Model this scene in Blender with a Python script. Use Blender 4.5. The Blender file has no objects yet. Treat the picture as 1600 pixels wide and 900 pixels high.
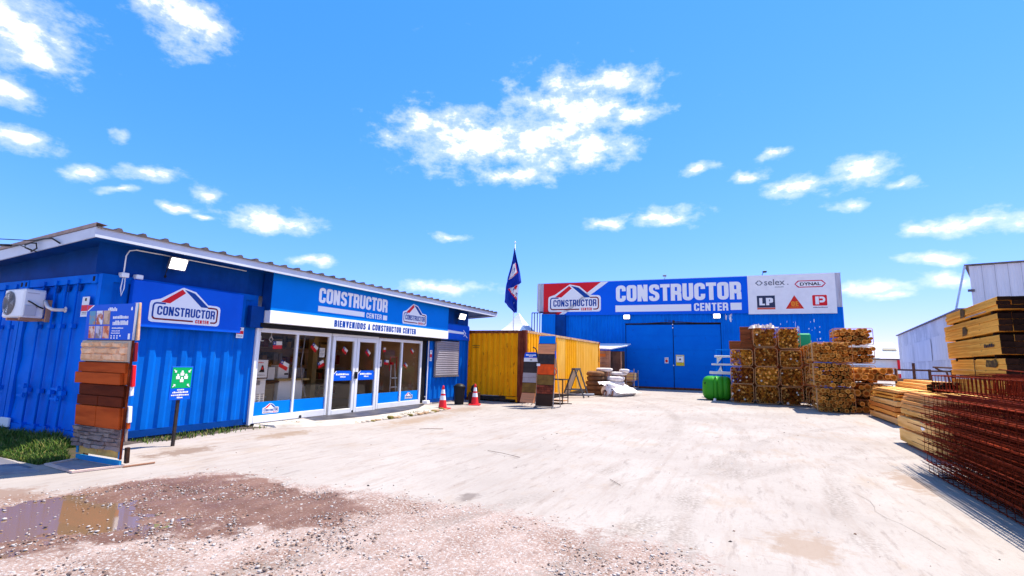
import bpy, math, random
import numpy as np
from mathutils import Vector, Matrix

SC = bpy.context.scene
random.seed(7)
RNG = np.random.default_rng(11)
PI = math.pi

# ------------------------------------------------------------------ camera
cam_d = bpy.data.cameras.new("camera")
cam_d.sensor_width = 36.0
cam_d.lens = 36.0 * 769.2 / 1600.0
cam_d.clip_start = 0.05
cam_d.clip_end = 4000.0
cam = bpy.data.objects.new("camera", cam_d)
SC.collection.objects.link(cam)
cam.matrix_world = Matrix((
    (0.9072904950, 0.0404074980, 0.4185584687, 0.0),
    (0.4198673810, -0.1418204982, -0.8964364610, 0.0),
    (0.0231374160, 0.9890673285, -0.1456381804, 1.5),
    (0, 0, 0, 1)))
SC.camera = cam

# ------------------------------------------------------------------ light
SUN_DIR = Vector((0.30, 0.40, 1.0)).normalized()
SUN_EL = math.asin(SUN_DIR.z)
SUN_AZ = math.atan2(SUN_DIR.x, SUN_DIR.y)
sd = bpy.data.lights.new("sun", 'SUN')
sd.energy = 3.75
sd.angle = math.radians(0.53)
sd.color = (1.0, 0.915, 0.775)
sun = bpy.data.objects.new("sun", sd)
SC.collection.objects.link(sun)
sun.rotation_euler = SUN_DIR.to_track_quat('Z', 'Y').to_euler()
sun.location = (10, 20, 40)

SC.view_settings.view_transform = 'Standard'
SC.view_settings.look = 'None'
SC.view_settings.gamma = 1.0
SC.view_settings.exposure = 1.28
SC.view_settings.use_curve_mapping = False
SC.render.engine = 'CYCLES'
SC.cycles.max_bounces = 8
SC.cycles.diffuse_bounces = 4
SC.cycles.glossy_bounces = 4
SC.cycles.transparent_max_bounces = 16
SC.cycles.sample_clamp_indirect = 8.0

# ------------------------------------------------------------------ sky
def build_world():
    w = bpy.data.worlds.new("World")
    SC.world = w
    w.use_nodes = True
    nt = w.node_tree
    N, L = nt.nodes, nt.links
    N.clear()
    out = N.new("ShaderNodeOutputWorld")
    bg = N.new("ShaderNodeBackground")
    bg.inputs[1].default_value = 0.15
    L.new(bg.outputs[0], out.inputs[0])
    sky = N.new("ShaderNodeTexSky")
    sky.sky_type = 'NISHITA'
    sky.sun_disc = False
    sky.sun_elevation = SUN_EL
    sky.sun_rotation = SUN_AZ
    sky.air_density = 1.0
    sky.dust_density = 0.0
    sky.ozone_density = 2.5
    hsv = N.new("ShaderNodeHueSaturation")
    hsv.inputs["Hue"].default_value = 0.5
    hsv.inputs["Saturation"].default_value = 1.0
    hsv.inputs["Value"].default_value = 1.0
    tint = N.new("ShaderNodeMix"); tint.data_type = 'RGBA'; tint.blend_type = 'MULTIPLY'; tint.inputs[0].default_value = 1.0
    tint.inputs[7].default_value = (0.25, 0.43, 0.80, 1)
    L.new(sky.outputs[0], tint.inputs[6])
    # the photograph's azure: nearly even from zenith to horizon
    sp = N.new("ShaderNodeSeparateColor"); L.new(tint.outputs[2], sp.inputs[0]); cb = N.new("ShaderNodeCombineColor")
    for i, (p, k) in enumerate(((1.3, 1.20), (0.65, 1.19), (1.0, 1.0))):
        pw = N.new("ShaderNodeMath"); pw.operation = 'POWER'; pw.inputs[1].default_value = p; L.new(sp.outputs[i], pw.inputs[0])
        ml = N.new("ShaderNodeMath"); ml.operation = 'MULTIPLY'; ml.inputs[1].default_value = k; L.new(pw.outputs[0], ml.inputs[0]); L.new(ml.outputs[0], cb.inputs[i])
    L.new(cb.outputs[0], hsv.inputs["Color"])

    def math_(op, a, b=None, c=None, clamp=False):
        n = N.new("ShaderNodeMath"); n.operation = op; n.use_clamp = clamp
        for i, x in enumerate((a, b, c)):
            if x is None: continue
            if isinstance(x, (int, float)): n.inputs[i].default_value = x
            else: L.new(x, n.inputs[i])
        return n.outputs[0]

    def vmath(op, a, b):
        n = N.new("ShaderNodeVectorMath"); n.operation = op
        for i, x in enumerate((a, b)):
            if x is None: continue
            if isinstance(x, (tuple, list)): n.inputs[i].default_value = x
            else: L.new(x, n.inputs[i])
        return n
    tc = N.new("ShaderNodeTexCoord")
    sep = N.new("ShaderNodeSeparateXYZ")
    L.new(tc.outputs["Generated"], sep.inputs[0])
    az = math_('ARCTAN2', sep.outputs[0], sep.outputs[1])
    el = math_('ARCSINE', sep.outputs[2])
    comb = N.new("ShaderNodeCombineXYZ")
    L.new(az, comb.inputs[0]); L.new(el, comb.inputs[1])
    P = comb.outputs[0]
    # warp the cloud outlines
    wn = N.new("ShaderNodeTexNoise"); wn.inputs["Scale"].default_value = 14.0
    wn.inputs["Detail"].default_value = 3.0
    L.new(P, wn.inputs["Vector"])
    wo = vmath('SUBTRACT', wn.outputs["Color"], (0.5, 0.5, 0.5))
    ws = vmath('MULTIPLY', wo.outputs[0], (0.06, 0.034, 0.0))
    PW = vmath('ADD', P, ws.outputs[0]).outputs[0]
    clouds = CLOUDS
    best = None
    for a0, e0, ra, re in clouds:
        s = vmath('SUBTRACT', PW, (a0, e0, 0))
        m = vmath('MULTIPLY', s.outputs[0], (1.03 / ra, 1.05 / re, 0))
        ln = N.new("ShaderNodeVectorMath"); ln.operation = 'LENGTH'
        L.new(m.outputs[0], ln.inputs[0])
        d = ln.outputs["Value"]
        best = d if best is None else math_('SMOOTH_MIN', best, d, 0.25)
    fb = N.new("ShaderNodeTexNoise")
    fb.inputs["Scale"].default_value = 1.0
    fb.inputs["Detail"].default_value = 8.0
    fb.inputs["Roughness"].default_value = 0.64
    sc = vmath('MULTIPLY', P, (19.0, 32.0, 1.0))
    L.new(sc.outputs[0], fb.inputs["Vector"])
    n0 = math_('SUBTRACT', fb.outputs["Fac"], 0.5)
    placed = math_('MULTIPLY_ADD', math_('SUBTRACT', 1.10, best), 1.8, 0.0)
    placed = math_('MINIMUM', placed, 1.75)
    # loose cumulus out of view, its cover raised to fill the shade
    g = N.new("ShaderNodeTexNoise"); g.inputs["Scale"].default_value = 1.0; g.inputs["Detail"].default_value = 2.0
    gs = vmath('MULTIPLY', tc.outputs["Generated"], (5.0, 5.0, 9.0))
    L.new(gs.outputs[0], g.inputs["Vector"])
    gen = math_('MULTIPLY', math_('SUBTRACT', g.outputs["Fac"], 0.545), 7.0)
    dotf = vmath('DOT_PRODUCT', tc.outputs["Generated"], (-0.42, 0.90, 0.14)).outputs["Value"]
    away = math_('MULTIPLY', math_('SUBTRACT', 0.62, dotf), 4.0, clamp=True)
    gen = math_('ADD', math_('MULTIPLY', math_('ADD', gen, 2.0), away), -2.0)
    dens = math_('MAXIMUM', placed, gen)
    tot = math_('ADD', dens, math_('MULTIPLY', n0, 6.4))
    mr = N.new("ShaderNodeMapRange"); mr.interpolation_type = 'SMOOTHSTEP'
    mr.inputs["From Min"].default_value = 0.05; mr.inputs["From Max"].default_value = 1.85
    L.new(tot, mr.inputs["Value"])
    veil = N.new("ShaderNodeMapRange"); veil.interpolation_type = 'SMOOTHSTEP'
    veil.inputs["From Min"].default_value = -0.95; veil.inputs["From Max"].default_value = 1.1; veil.inputs["To Max"].default_value = 0.38
    L.new(tot, veil.inputs["Value"])
    cov = math_('MAXIMUM', math_('MULTIPLY', mr.outputs[0], 0.97), veil.outputs[0])
    # fade all cloud out under the horizon
    up = math_('MULTIPLY', math_('SUBTRACT', el, 0.01), 30.0, clamp=True)
    cov = math_('MULTIPLY', cov, up)
    # thick parts a little greyer, the thin rims white
    thick = N.new("ShaderNodeMapRange")
    thick.inputs["From Min"].default_value = 0.6; thick.inputs["From Max"].default_value = 2.2
    thick.inputs["To Min"].default_value = 1.0; thick.inputs["To Max"].default_value = 0.84
    fb2 = N.new("ShaderNodeTexNoise"); fb2.inputs["Scale"].default_value = 1.0; fb2.inputs["Detail"].default_value = 5.0; fb2.inputs["Roughness"].default_value = 0.55
    so = vmath('ADD', sc.outputs[0], (0.25, 0.42, 0.0)); L.new(so.outputs[0], fb2.inputs["Vector"])
    lit = math_('SUBTRACT', fb2.outputs["Fac"], fb.outputs["Fac"])
    L.new(math_('ADD', math_('MULTIPLY', lit, 5.0), math_('MULTIPLY', tot, 0.55)), thick.inputs["Value"])
    cm = N.new("ShaderNodeMix"); cm.data_type = 'RGBA'
    cm.inputs[6].default_value = (CLOUD_V * 0.97, CLOUD_V * 0.985, CLOUD_V, 1)
    cm.inputs[7].default_value = (CLOUD_V, CLOUD_V, CLOUD_V, 1)
    L.new(thick.outputs[0], cm.inputs[0])
    sc2 = N.new("ShaderNodeVectorMath"); sc2.operation = 'SCALE'
    L.new(cm.outputs[2], sc2.inputs[0]); L.new(thick.outputs[0], sc2.inputs["Scale"])
    mix = N.new("ShaderNodeMix"); mix.data_type = 'RGBA'
    L.new(cov, mix.inputs[0]); L.new(hsv.outputs[0], mix.inputs[6]); L.new(sc2.outputs[0], mix.inputs[7])
    L.new(mix.outputs[2], bg.inputs[0])

CLOUD_V = 3.9
CLOUDS = [(-0.526, 0.433, 0.143, 0.049), (-0.308, 0.494, 0.115, 0.058), (-0.22, 0.534, 0.069, 0.026), (-0.281, 0.423, 0.078, 0.035), (-0.429, 0.37, 0.071, 0.018), (-0.609, 0.463, 0.065, 0.018), (-0.194, 0.476, 0.055, 0.018), (-0.40, 0.43, 0.10, 0.045), (-1.275, 0.435, 0.063, 0.044), (-1.247, 0.41, 0.035, 0.017), (-1.074, 0.529, 0.057, 0.037), (-1.029, 0.525, 0.028, 0.022), (-1.273, 0.349, 0.023, 0.019), (-1.246, 0.3, 0.032, 0.014), (-1.177, 0.274, 0.022, 0.012), (-1.103, 0.287, 0.035, 0.013), (-1.005, 0.268, 0.023, 0.01), (-1.053, 0.24, 0.019, 0.007), (-1.132, 0.253, 0.017, 0.006), (-0.91, 0.242, 0.069, 0.019), (-0.567, 0.142, 0.072, 0.013), (-0.821, 0.177, 0.035, 0.008), (-0.565, 0.245, 0.028, 0.008), (0.204, 0.325, 0.04, 0.022), (0.098, 0.315, 0.043, 0.017), (0.173, 0.275, 0.027, 0.008), (0.261, 0.29, 0.017, 0.008), (-0.14, 0.285, 0.063, 0.016), (-0.248, 0.278, 0.037, 0.011), (-0.059, 0.367, 0.031, 0.009), (0.025, 0.344, 0.023, 0.01), (0.337, 0.216, 0.046, 0.014), (0.271, 0.219, 0.023, 0.01), (0.283, 0.173, 0.032, 0.008), (0.207, 0.129, 0.045, 0.011), (0.295, 0.139, 0.029, 0.012), (0.07, 0.373, 0.022, 0.007), (-1.131, 0.341, 0.011, 0.008), (0.219, 0.117, 0.031, 0.006), (-1.02, 0.232, 0.016, 0.005)]
build_world()

# ------------------------------------------------------------------ helpers
ROOT = {}
SPLIT = set("""door_post corner_post dark_reveal bottom_rail door_header corner_casting casting_slot interior_wall footing shelf_board ladder_rail
 ladder_tread mounting_bracket ground_bearer door_jamb bracket side_wall paper_tag rear_leg orange_column torn_wrapping door_seal_patch cart_tray top_rail far_fascia
 corrugated_wall door_handle shutter_guide vent bottom_bracket rear_panel cross_bar wall_seam cone_body""".split())

class MB:
    """collects shapes, then links them as ONE mesh object"""
    def __init__(s, mat=None):
        s.v = []; s.f = []; s.fm = []; s.var = []; s.sm = []
        s.mats = []; s.cm = 0; s.T = None; s.cv = 0.5; s.smooth = False
        if mat is not None: s.mat(mat)
    def mat(s, m):
        if m not in s.mats: s.mats.append(m)
        s.cm = s.mats.index(m); return s
    def add(s, vs, fs):
        n = len(s.v)
        if s.T is not None:
            vs = [tuple(s.T @ Vector(p)) for p in vs]
        s.v.extend(tuple(p) for p in vs)
        for f in fs:
            s.f.append(tuple(i + n for i in f)); s.fm.append(s.cm); s.var.append(s.cv); s.sm.append(s.smooth)
    def box(s, x0, y0, z0, x1, y1, z1):
        if x0 > x1: x0, x1 = x1, x0
        if y0 > y1: y0, y1 = y1, y0
        if z0 > z1: z0, z1 = z1, z0
        s.add([(x0, y0, z0), (x1, y0, z0), (x1, y1, z0), (x0, y1, z0), (x0, y0, z1), (x1, y0, z1), (x1, y1, z1), (x0, y1, z1)],
              [(3, 2, 1, 0), (4, 5, 6, 7), (0, 1, 5, 4), (1, 2, 6, 5), (2, 3, 7, 6), (3, 0, 4, 7)])
    def cbox(s, x0, y0, z0, x1, y1, z1, c=0.01):
        """box with chamfered edges"""
        if x0 > x1: x0, x1 = x1, x0
        if y0 > y1: y0, y1 = y1, y0
        if z0 > z1: z0, z1 = z1, z0
        c = min(c, (x1 - x0) * .45, (y1 - y0) * .45, (z1 - z0) * .45)
        X = (x0, x1); Y = (y0, y1); Z = (z0, z1); vs = []; idx = {}
        for i in (0, 1):
            for j in (0, 1):
                for k in (0, 1):
                    a = (c if i == 0 else -c, c if j == 0 else -c, c if k == 0 else -c)
                    for ax in range(3):
                        p = [X[i], Y[j], Z[k]]
                        for q in range(3):
                            if q != ax: p[q] += a[q]
                        idx[(i, j, k, ax)] = len(vs); vs.append(tuple(p))
        g = lambda i, j, k, ax: idx[(i, j, k, ax)]
        fs = []
        for i in (0, 1):
            q = [g(i, 0, 0, 0), g(i, 1, 0, 0), g(i, 1, 1, 0), g(i, 0, 1, 0)]; fs.append(q if i else q[::-1])
            q = [g(0, i, 0, 1), g(0, i, 1, 1), g(1, i, 1, 1), g(1, i, 0, 1)]; fs.append(q if i else q[::-1])
            q = [g(0, 0, i, 2), g(1, 0, i, 2), g(1, 1, i, 2), g(0, 1, i, 2)]; fs.append(q if i else q[::-1])
        for a in (0, 1):
            for b in (0, 1):
                q = [g(0, a, b, 1), g(0, a, b, 2), g(1, a, b, 2), g(1, a, b, 1)]; fs.append(q if (a ^ b) else q[::-1])
                q = [g(a, 0, b, 0), g(a, 0, b, 2), g(a, 1, b, 2), g(a, 1, b, 0)]; fs.append(q[::-1] if (a ^ b) else q)
                q = [g(a, b, 0, 0), g(a, b, 0, 1), g(a, b, 1, 1), g(a, b, 1, 0)]; fs.append(q if (a ^ b) else q[::-1])
        for i in (0, 1):
            for j in (0, 1):
                for k in (0, 1):
                    q = [g(i, j, k, 0), g(i, j, k, 1), g(i, j, k, 2)]; fs.append(q if (i + j + k) % 2 else q[::-1])
        s.add(vs, fs)
    def tube(s, pts, r, n=8, caps=True):
        pts = [Vector(p) for p in pts]; rr = r if isinstance(r, (list, tuple)) else [r] * len(pts)
        vs = []; fs = []; up = None
        for i, p in enumerate(pts):
            d = (pts[min(i + 1, len(pts) - 1)] - pts[max(i - 1, 0)])
            d = d.normalized() if d.length > 1e-9 else Vector((0, 0, 1))
            if up is None:
                up = Vector((0, 0, 1)) if abs(d.z) < .9 else Vector((1, 0, 0))
            a = d.cross(up)
            if a.length < 1e-6: a = d.cross(Vector((0.3, 1, 0.1)))
            a.normalize(); b = a.cross(d).normalized(); up = b
            for k in range(n):
                t = 2 * PI * k / n
                vs.append(p + a * (rr[i] * math.cos(t)) + b * (rr[i] * math.sin(t)))
        for i in range(len(pts) - 1):
            for k in range(n):
                k2 = (k + 1) % n
                fs.append((i * n + k, (i + 1) * n + k, (i + 1) * n + k2, i * n + k2))
        if caps:
            fs.append(tuple(range(n))); fs.append(tuple((len(pts) - 1) * n + k for k in reversed(range(n))))
        s.add(vs, fs)
    def lathe(s, prof, n=16, c=(0, 0, 0), axis='z', caps=True):
        vs = []; fs = []
        for r, h in prof:
            for k in range(n):
                t = 2 * PI * k / n; a, b = r * math.cos(t), r * math.sin(t)
                vs.append({'z': (c[0] + a, c[1] + b, c[2] + h), 'x': (c[0] + h, c[1] + a, c[2] + b), 'y': (c[0] + b, c[1] + h, c[2] + a)}[axis])
        for i in range(len(prof) - 1):
            for k in range(n):
                k2 = (k + 1) % n
                fs.append((i * n + k, i * n + k2, (i + 1) * n + k2, (i + 1) * n + k))
        if caps:
            if prof[0][0] > 1e-5: fs.append(tuple(reversed(range(n))))
            if prof[-1][0] > 1e-5: fs.append(tuple((len(prof) - 1) * n + k for k in range(n)))
        s.add(vs, fs)
    def prism(s, poly, z0=0.0, z1=0.0):
        """flat (z0 == z1) or extruded polygon in the a/b plane of the frame"""
        n = len(poly)
        if abs(z1 - z0) < 1e-6:
            s.add([(a, b, z0) for a, b in poly], [tuple(range(n))]); return
        vs = [(a, b, z0) for a, b in poly] + [(a, b, z1) for a, b in poly]
        fs = [tuple(reversed(range(n))), tuple(range(n, 2 * n))]
        for i in range(n):
            j = (i + 1) % n
            fs.append((i, j, n + j, n + i))
        s.add(vs, fs)
    def grid(s, fn, nu, nv, closed=False):
        vs = [fn(i / nu, j / nv) for j in range(nv + 1) for i in range(nu + 1)]
        fs = [(j * (nu + 1) + i, j * (nu + 1) + i + 1, (j + 1) * (nu + 1) + i + 1, (j + 1) * (nu + 1) + i) for j in range(nv) for i in range(nu)]
        s.add(vs, fs)
    def corr(s, p0, d, nrm, length, z0, z1, pitch, depth, frac=0.3):
        """corrugated sheet standing on p0, running along d, ribs out along nrm"""
        p0 = Vector(p0); d = Vector(d); nrm = Vector(nrm)
        xs = []; t = 0.0
        while t < length - 1e-6:
            for q, o in ((0, 0), (frac, 0), (0.5, 1), (0.5 + frac, 1)):
                x = t + q * pitch
                if x < length: xs.append((x, o * depth))
            t += pitch
        xs.append((length, xs[-1][1]))
        vs = []
        for x, o in xs:
            q = p0 + d * x + nrm * o
            vs.append((q.x, q.y, q.z + z0)); vs.append((q.x, q.y, q.z + z1))
        s.add(vs, [(2 * i, 2 * i + 2, 2 * i + 3, 2 * i + 1) for i in range(len(xs) - 1)])
    def mesh(s, name, origin=None):
        me = bpy.data.meshes.new(name)
        V = np.array(s.v, dtype=np.float64).reshape(-1, 3)
        if origin is not None:
            inv = np.array(origin.inverted())
            V = V @ inv[:3, :3].T + inv[:3, 3]
        me.from_pydata([tuple(p) for p in V], [], s.f)
        for m in s.mats: me.materials.append(m)
        me.polygons.foreach_set("material_index", s.fm)
        me.polygons.foreach_set("use_smooth", s.sm)
        at = me.attributes.new("var", 'FLOAT', 'FACE')
        at.data.foreach_set("value", s.var)
        me.update()
        return me
    def split(s, name, parent, label, org):
        """one object per loose piece"""
        up = list(range(len(s.v)))
        def find(a):
            while up[a] != a: up[a] = up[up[a]]; a = up[a]
            return a
        for f in s.f:
            r = find(f[0])
            for i in f[1:]: up[find(i)] = r
        grp = {}
        for k, f in enumerate(s.f): grp.setdefault(find(f[0]), []).append(k)
        first = None
        for ks in grp.values():
            q = MB(); idx = {}
            for k in ks:
                for i in s.f[k]:
                    if i not in idx: idx[i] = len(q.v); q.v.append(s.v[i])
                q.f.append(tuple(idx[i] for i in s.f[k])); q.fm.append(s.fm[k]); q.var.append(s.var[k]); q.sm.append(s.sm[k])
            q.mats = s.mats
            o = bpy.data.objects.new(name, q.mesh(name, org)); SC.collection.objects.link(o)
            o.parent = parent; ROOT[o.name] = ROOT.get(parent.name, Matrix())
            if label: o["label"] = label
            first = first or o
        return first
    def build(s, name, parent=None, label=None, kind=None, world=True):
        """world=True: the shapes are given in world coordinates"""
        org = ROOT.get(parent.name) if (parent is not None and world) else None
        if name in SPLIT and not kind: return s.split(name, parent, label, org)
        me = s.mesh(name, org)
        o = bpy.data.objects.new(name, me)
        SC.collection.objects.link(o)
        if parent is not None:
            o.parent = parent
            ROOT[o.name] = ROOT.get(parent.name, Matrix())
        if label: o["label"] = label
        if kind: o["kind"] = kind
        return o

def tag(o, label, cat, group=None):
    o["label"] = label; o["category"] = cat
    if group: o["group"] = group
    return o

def thing(name, label, cat, loc=(0, 0, 0), rz=0.0, group=None):
    o = bpy.data.objects.new(name, None)
    o.empty_display_size = 0.2
    SC.collection.objects.link(o)
    o.location = loc; o.rotation_euler = (0, 0, rz)
    ROOT[o.name] = Matrix.Translation(Vector(loc)) @ Matrix.Rotation(rz, 4, 'Z')
    return tag(o, label, cat, group)

def single(mb, name, label, cat, loc, group=None):
    """a thing that is one mesh, its origin at loc (shapes in world coordinates)"""
    me = mb.mesh(name, Matrix.Translation(Vector(loc)))
    o = bpy.data.objects.new(name, me); SC.collection.objects.link(o)
    o.location = loc; ROOT[o.name] = Matrix.Translation(Vector(loc))
    return tag(o, label, cat, group)

def structure(mb, name, kind="structure"):
    o = mb.build(name); o["kind"] = kind; return o

def dup(root, loc, rz=0.0, label=None, rot=None):
    r = root.copy(); SC.collection.objects.link(r)
    r.location = loc; r.rotation_euler = rot if rot else (0, 0, rz)
    if label: r["label"] = label
    for ch in list(root.children):
        c = ch.copy(); SC.collection.objects.link(c); c.parent = r
        for g in ch.children:
            e = g.copy(); SC.collection.objects.link(e); e.parent = c
    return r

def piece(me, name, parent, loc, rot=(0, 0, 0), scale=(1, 1, 1)):
    """an alike piece that shares its mesh data"""
    o = bpy.data.objects.new(name, me); SC.collection.objects.link(o)
    o.parent = parent; o.location = loc; o.rotation_euler = rot; o.scale = scale
    return o

def frame(o, r, u):
    r = Vector(r).normalized(); u = Vector(u).normalized(); n = r.cross(u)
    return Matrix(((r.x, u.x, n.x, o[0]), (r.y, u.y, n.y, o[1]), (r.z, u.z, n.z, o[2]), (0, 0, 0, 1)))

# ------------------------------------------------------------------ materials
def mat(name, col, rough=0.6, col2=None, ns=4.0, nmin=0.4, nmax=0.65, amt=1.0, bump=0.0, bs=40.0, metal=0.0, spec=0.18,
        var=0.0, rnd=0.0, stretch=(1, 1, 1), coat=0.0, col3=None, ns3=20.0, n3=(0.6, 0.7), emit=None, hue=0.0, stretch3=(1, 1, 1)):
    m = bpy.data.materials.new(name); m.use_nodes = True
    nt = m.node_tree; N, L = nt.nodes, nt.links
    b = N["Principled BSDF"]
    b.inputs["Roughness"].default_value = rough
    b.inputs["Metallic"].default_value = metal
    b.inputs["Specular IOR Level"].default_value = spec
    b.inputs["Coat Weight"].default_value = coat
    m.diffuse_color = (*col, 1)
    if emit:
        b.inputs["Emission Color"].default_value = (*col, 1); b.inputs["Emission Strength"].default_value = emit
    tc = N.new("ShaderNodeTexCoord")
    def noise(scale, st, detail=5.0, rg=0.55):
        mp = N.new("ShaderNodeMapping"); mp.inputs["Scale"].default_value = st
        L.new(tc.outputs["Object"], mp.inputs[0])
        n = N.new("ShaderNodeTexNoise"); n.inputs["Scale"].default_value = scale
        n.inputs["Detail"].default_value = detail; n.inputs["Roughness"].default_value = rg
        L.new(mp.outputs[0], n.inputs["Vector"]); return n
    rgb = N.new("ShaderNodeRGB"); rgb.outputs[0].default_value = (*col, 1)
    c = rgb.outputs[0]
    def mixin(c, colr, n, lo, hi, amt):
        mr = N.new("ShaderNodeMapRange"); mr.inputs["From Min"].default_value = lo; mr.inputs["From Max"].default_value = hi
        mr.inputs["To Max"].default_value = amt
        L.new(n.outputs["Fac"], mr.inputs["Value"])
        x = N.new("ShaderNodeMix"); x.data_type = 'RGBA'
        L.new(mr.outputs[0], x.inputs[0]); L.new(c, x.inputs[6]); x.inputs[7].default_value = (*colr, 1)
        return x.outputs[2]
    if col2 is not None: c = mixin(c, col2, noise(ns, stretch), nmin, nmax, amt)
    if col3 is not None: c = mixin(c, col3, noise(ns3, stretch3, 6.0, 0.65), n3[0], n3[1], 1.0)
    def vary(c, src, k):
        h = N.new("ShaderNodeHueSaturation"); L.new(c, h.inputs["Color"])
        mr = N.new("ShaderNodeMapRange"); mr.inputs["To Min"].default_value = 1 - k; mr.inputs["To Max"].default_value = 1 + k
        L.new(src, mr.inputs["Value"]); L.new(mr.outputs[0], h.inputs["Value"])
        if hue:
            m2 = N.new("ShaderNodeMapRange"); m2.inputs["To Min"].default_value = .5 - hue; m2.inputs["To Max"].default_value = .5 + hue
            L.new(src, m2.inputs["Value"]); L.new(m2.outputs[0], h.inputs["Hue"])
        return h.outputs[0]
    if var:
        a = N.new("ShaderNodeAttribute"); a.attribute_name = "var"; c = vary(c, a.outputs["Fac"], var)
    if rnd:
        oi = N.new("ShaderNodeObjectInfo"); c = vary(c, oi.outputs["Random"], rnd)
    L.new(c, b.inputs["Base Color"])
    if bump:
        n = noise(bs, stretch, 6.0, 0.6)
        bp = N.new("ShaderNodeBump"); bp.inputs["Strength"].default_value = bump; bp.inputs["Distance"].default_value = 0.02
        L.new(n.outputs["Fac"], bp.inputs["Height"]); L.new(bp.outputs[0], b.inputs["Normal"])
    return m

def glass_mat(name, tint=(0.93, 0.95, 0.95)):
    m = bpy.data.materials.new(name); m.use_nodes = True
    nt = m.node_tree; N, L = nt.nodes, nt.links; N.clear()
    out = N.new("ShaderNodeOutputMaterial"); mx = N.new("ShaderNodeMixShader")
    tr = N.new("ShaderNodeBsdfTransparent"); tr.inputs[0].default_value = (*tint, 1)
    gl = N.new("ShaderNodeBsdfGlossy"); gl.inputs["Roughness"].default_value = 0.01
    fr = N.new("ShaderNodeFresnel"); fr.inputs[0].default_value = 1.5
    geo = N.new("ShaderNodeNewGeometry"); om = N.new("ShaderNodeMath"); om.operation = 'SUBTRACT'; om.inputs[0].default_value = 1.0
    L.new(geo.outputs["Backfacing"], om.inputs[1]); ml = N.new("ShaderNodeMath"); ml.operation = 'MULTIPLY'
    L.new(fr.outputs[0], ml.inputs[0]); L.new(om.outputs[0], ml.inputs[1])
    L.new(ml.outputs[0], mx.inputs[0]); L.new(tr.outputs[0], mx.inputs[1]); L.new(gl.outputs[0], mx.inputs[2])
    L.new(mx.outputs[0], out.inputs[0]); return m

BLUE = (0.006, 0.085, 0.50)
m_blue = mat("blue_paint", (0.0004, 0.128, 0.56), 0.6, spec=.05, col2=(0.0004, 0.095, 0.44), ns=1.7, bump=0.06, bs=25, col3=(0.014, 0.12, 0.38), ns3=6, n3=(0.56, 0.74), stretch3=(3, 3, .5))
m_blue_lifted = mat("shade_lifted_end_wall_blue", (0.0004, 0.165, 0.74), 0.6, spec=.04, col2=(0.0004, 0.125, 0.60), ns=1.7, bump=0.06, bs=25, col3=(0.008, 0.13, 0.44), ns3=6, n3=(0.6, 0.75), stretch3=(3, 3, .5))  # the shop's blue, brightened to offset the shade on the end wall
m_blue_dark = mat("dark_and_shaded_blue", (0.0005, 0.055, 0.28), 0.65, spec=.1, col2=(0.0005, 0.040, 0.20), ns=2)
m_blue_wh = mat("warehouse_blue_paint", (0.0005, 0.185, 0.74), 0.65, spec=.05, col2=(0.0005, 0.15, 0.62), ns=0.8, col3=(0.003, 0.12, 0.50), ns3=3.0, stretch3=(4, 4, .35), n3=(.5, .75))
m_blue_door = mat("door_blue_paint", (0.0005, 0.150, 0.66), 0.65, spec=.05, col2=(0.0005, 0.17, 0.70), ns=1.2, bump=0.12, bs=3, col3=(0.01, 0.07, 0.36), ns3=4, n3=(.6, .8))
m_panel_blue = mat("sign_blue", (0.0005, 0.205, 0.72), 0.55, spec=.05, col2=(0.0005, 0.185, 0.66), ns=1.1)
m_sign_blue = mat("royal_blue_print", (0.0005, 0.105, 0.66), 0.5, spec=.12, col2=(0.0005, 0.092, 0.60), ns=2)
m_wh_sign = mat("banner_blue_print", (0.0005, 0.125, 0.78), 0.55, spec=.10, col2=(0.0005, 0.115, 0.72), ns=0.6)
m_white = mat("white_paint", (0.88, 0.87, 0.86), 0.45, col2=(0.78, 0.77, 0.77), ns=2.5, nmin=.45, nmax=.8)
m_whitep = mat("white_print", (0.90, 0.89, 0.88), 0.4)
m_alu = mat("white_aluminium", (0.78, 0.77, 0.77), 0.35, col2=(0.66, 0.63, 0.62), ns=3, nmin=.5, nmax=.8, amt=.6)
m_fascia = mat("galvanised_fascia", (0.62, 0.65, 0.72), 0.5, col2=(0.52, 0.55, 0.62), ns=2, stretch=(1, .4, 1), col3=(0.36, 0.28, 0.24), ns3=6, n3=(.68, .8), stretch3=(1, 1, .3))
m_zinc = mat("zinc_roof", (0.20, 0.16, 0.15), 0.6, col2=(0.12, 0.09, 0.085), ns=2)
m_rib = mat("darkened_roof_sheet", (0.075, 0.06, 0.06), 0.7, col2=(0.13, 0.10, 0.095), ns=3)  # silhouette of the ribs from below is put into this dark colour
m_red = mat("red_print", (0.75, 0.012, 0.020), 0.4)
m_maroon = mat("maroon_print", (0.22, 0.008, 0.02), 0.4)
m_navy = mat("navy_print", (0.004, 0.055, 0.30), 0.4)
m_black = mat("black_plastic", (0.012, 0.012, 0.014), 0.5)
m_dark = mat("dark_metal", (0.025, 0.022, 0.022), 0.55, col2=(0.06, 0.035, 0.025), ns=8)
m_steel = mat("grey_steel", (0.30, 0.30, 0.32), 0.4, metal=.6, col2=(0.22, 0.20, 0.20), ns=6)
m_green = mat("green_print", (0.0, 0.40, 0.10), 0.4)
m_glass = glass_mat("window_glass", (0.90, 0.87, 0.83))
m_concrete_dk = mat("dark_grey_concrete", (0.040, 0.037, 0.045), 0.45, col2=(0.085, 0.08, 0.09), ns=3, bump=.1)
m_concrete = mat("light_concrete", (0.50, 0.46, 0.42), 0.85, col2=(0.38, 0.33, 0.29), ns=3, bump=.2, col3=(0.30, 0.20, 0.13), ns3=5, n3=(.58, .72))
m_lamp = mat("lit_lamp_face", (1.0, 0.97, 0.90), 0.4, emit=1.7)
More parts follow.
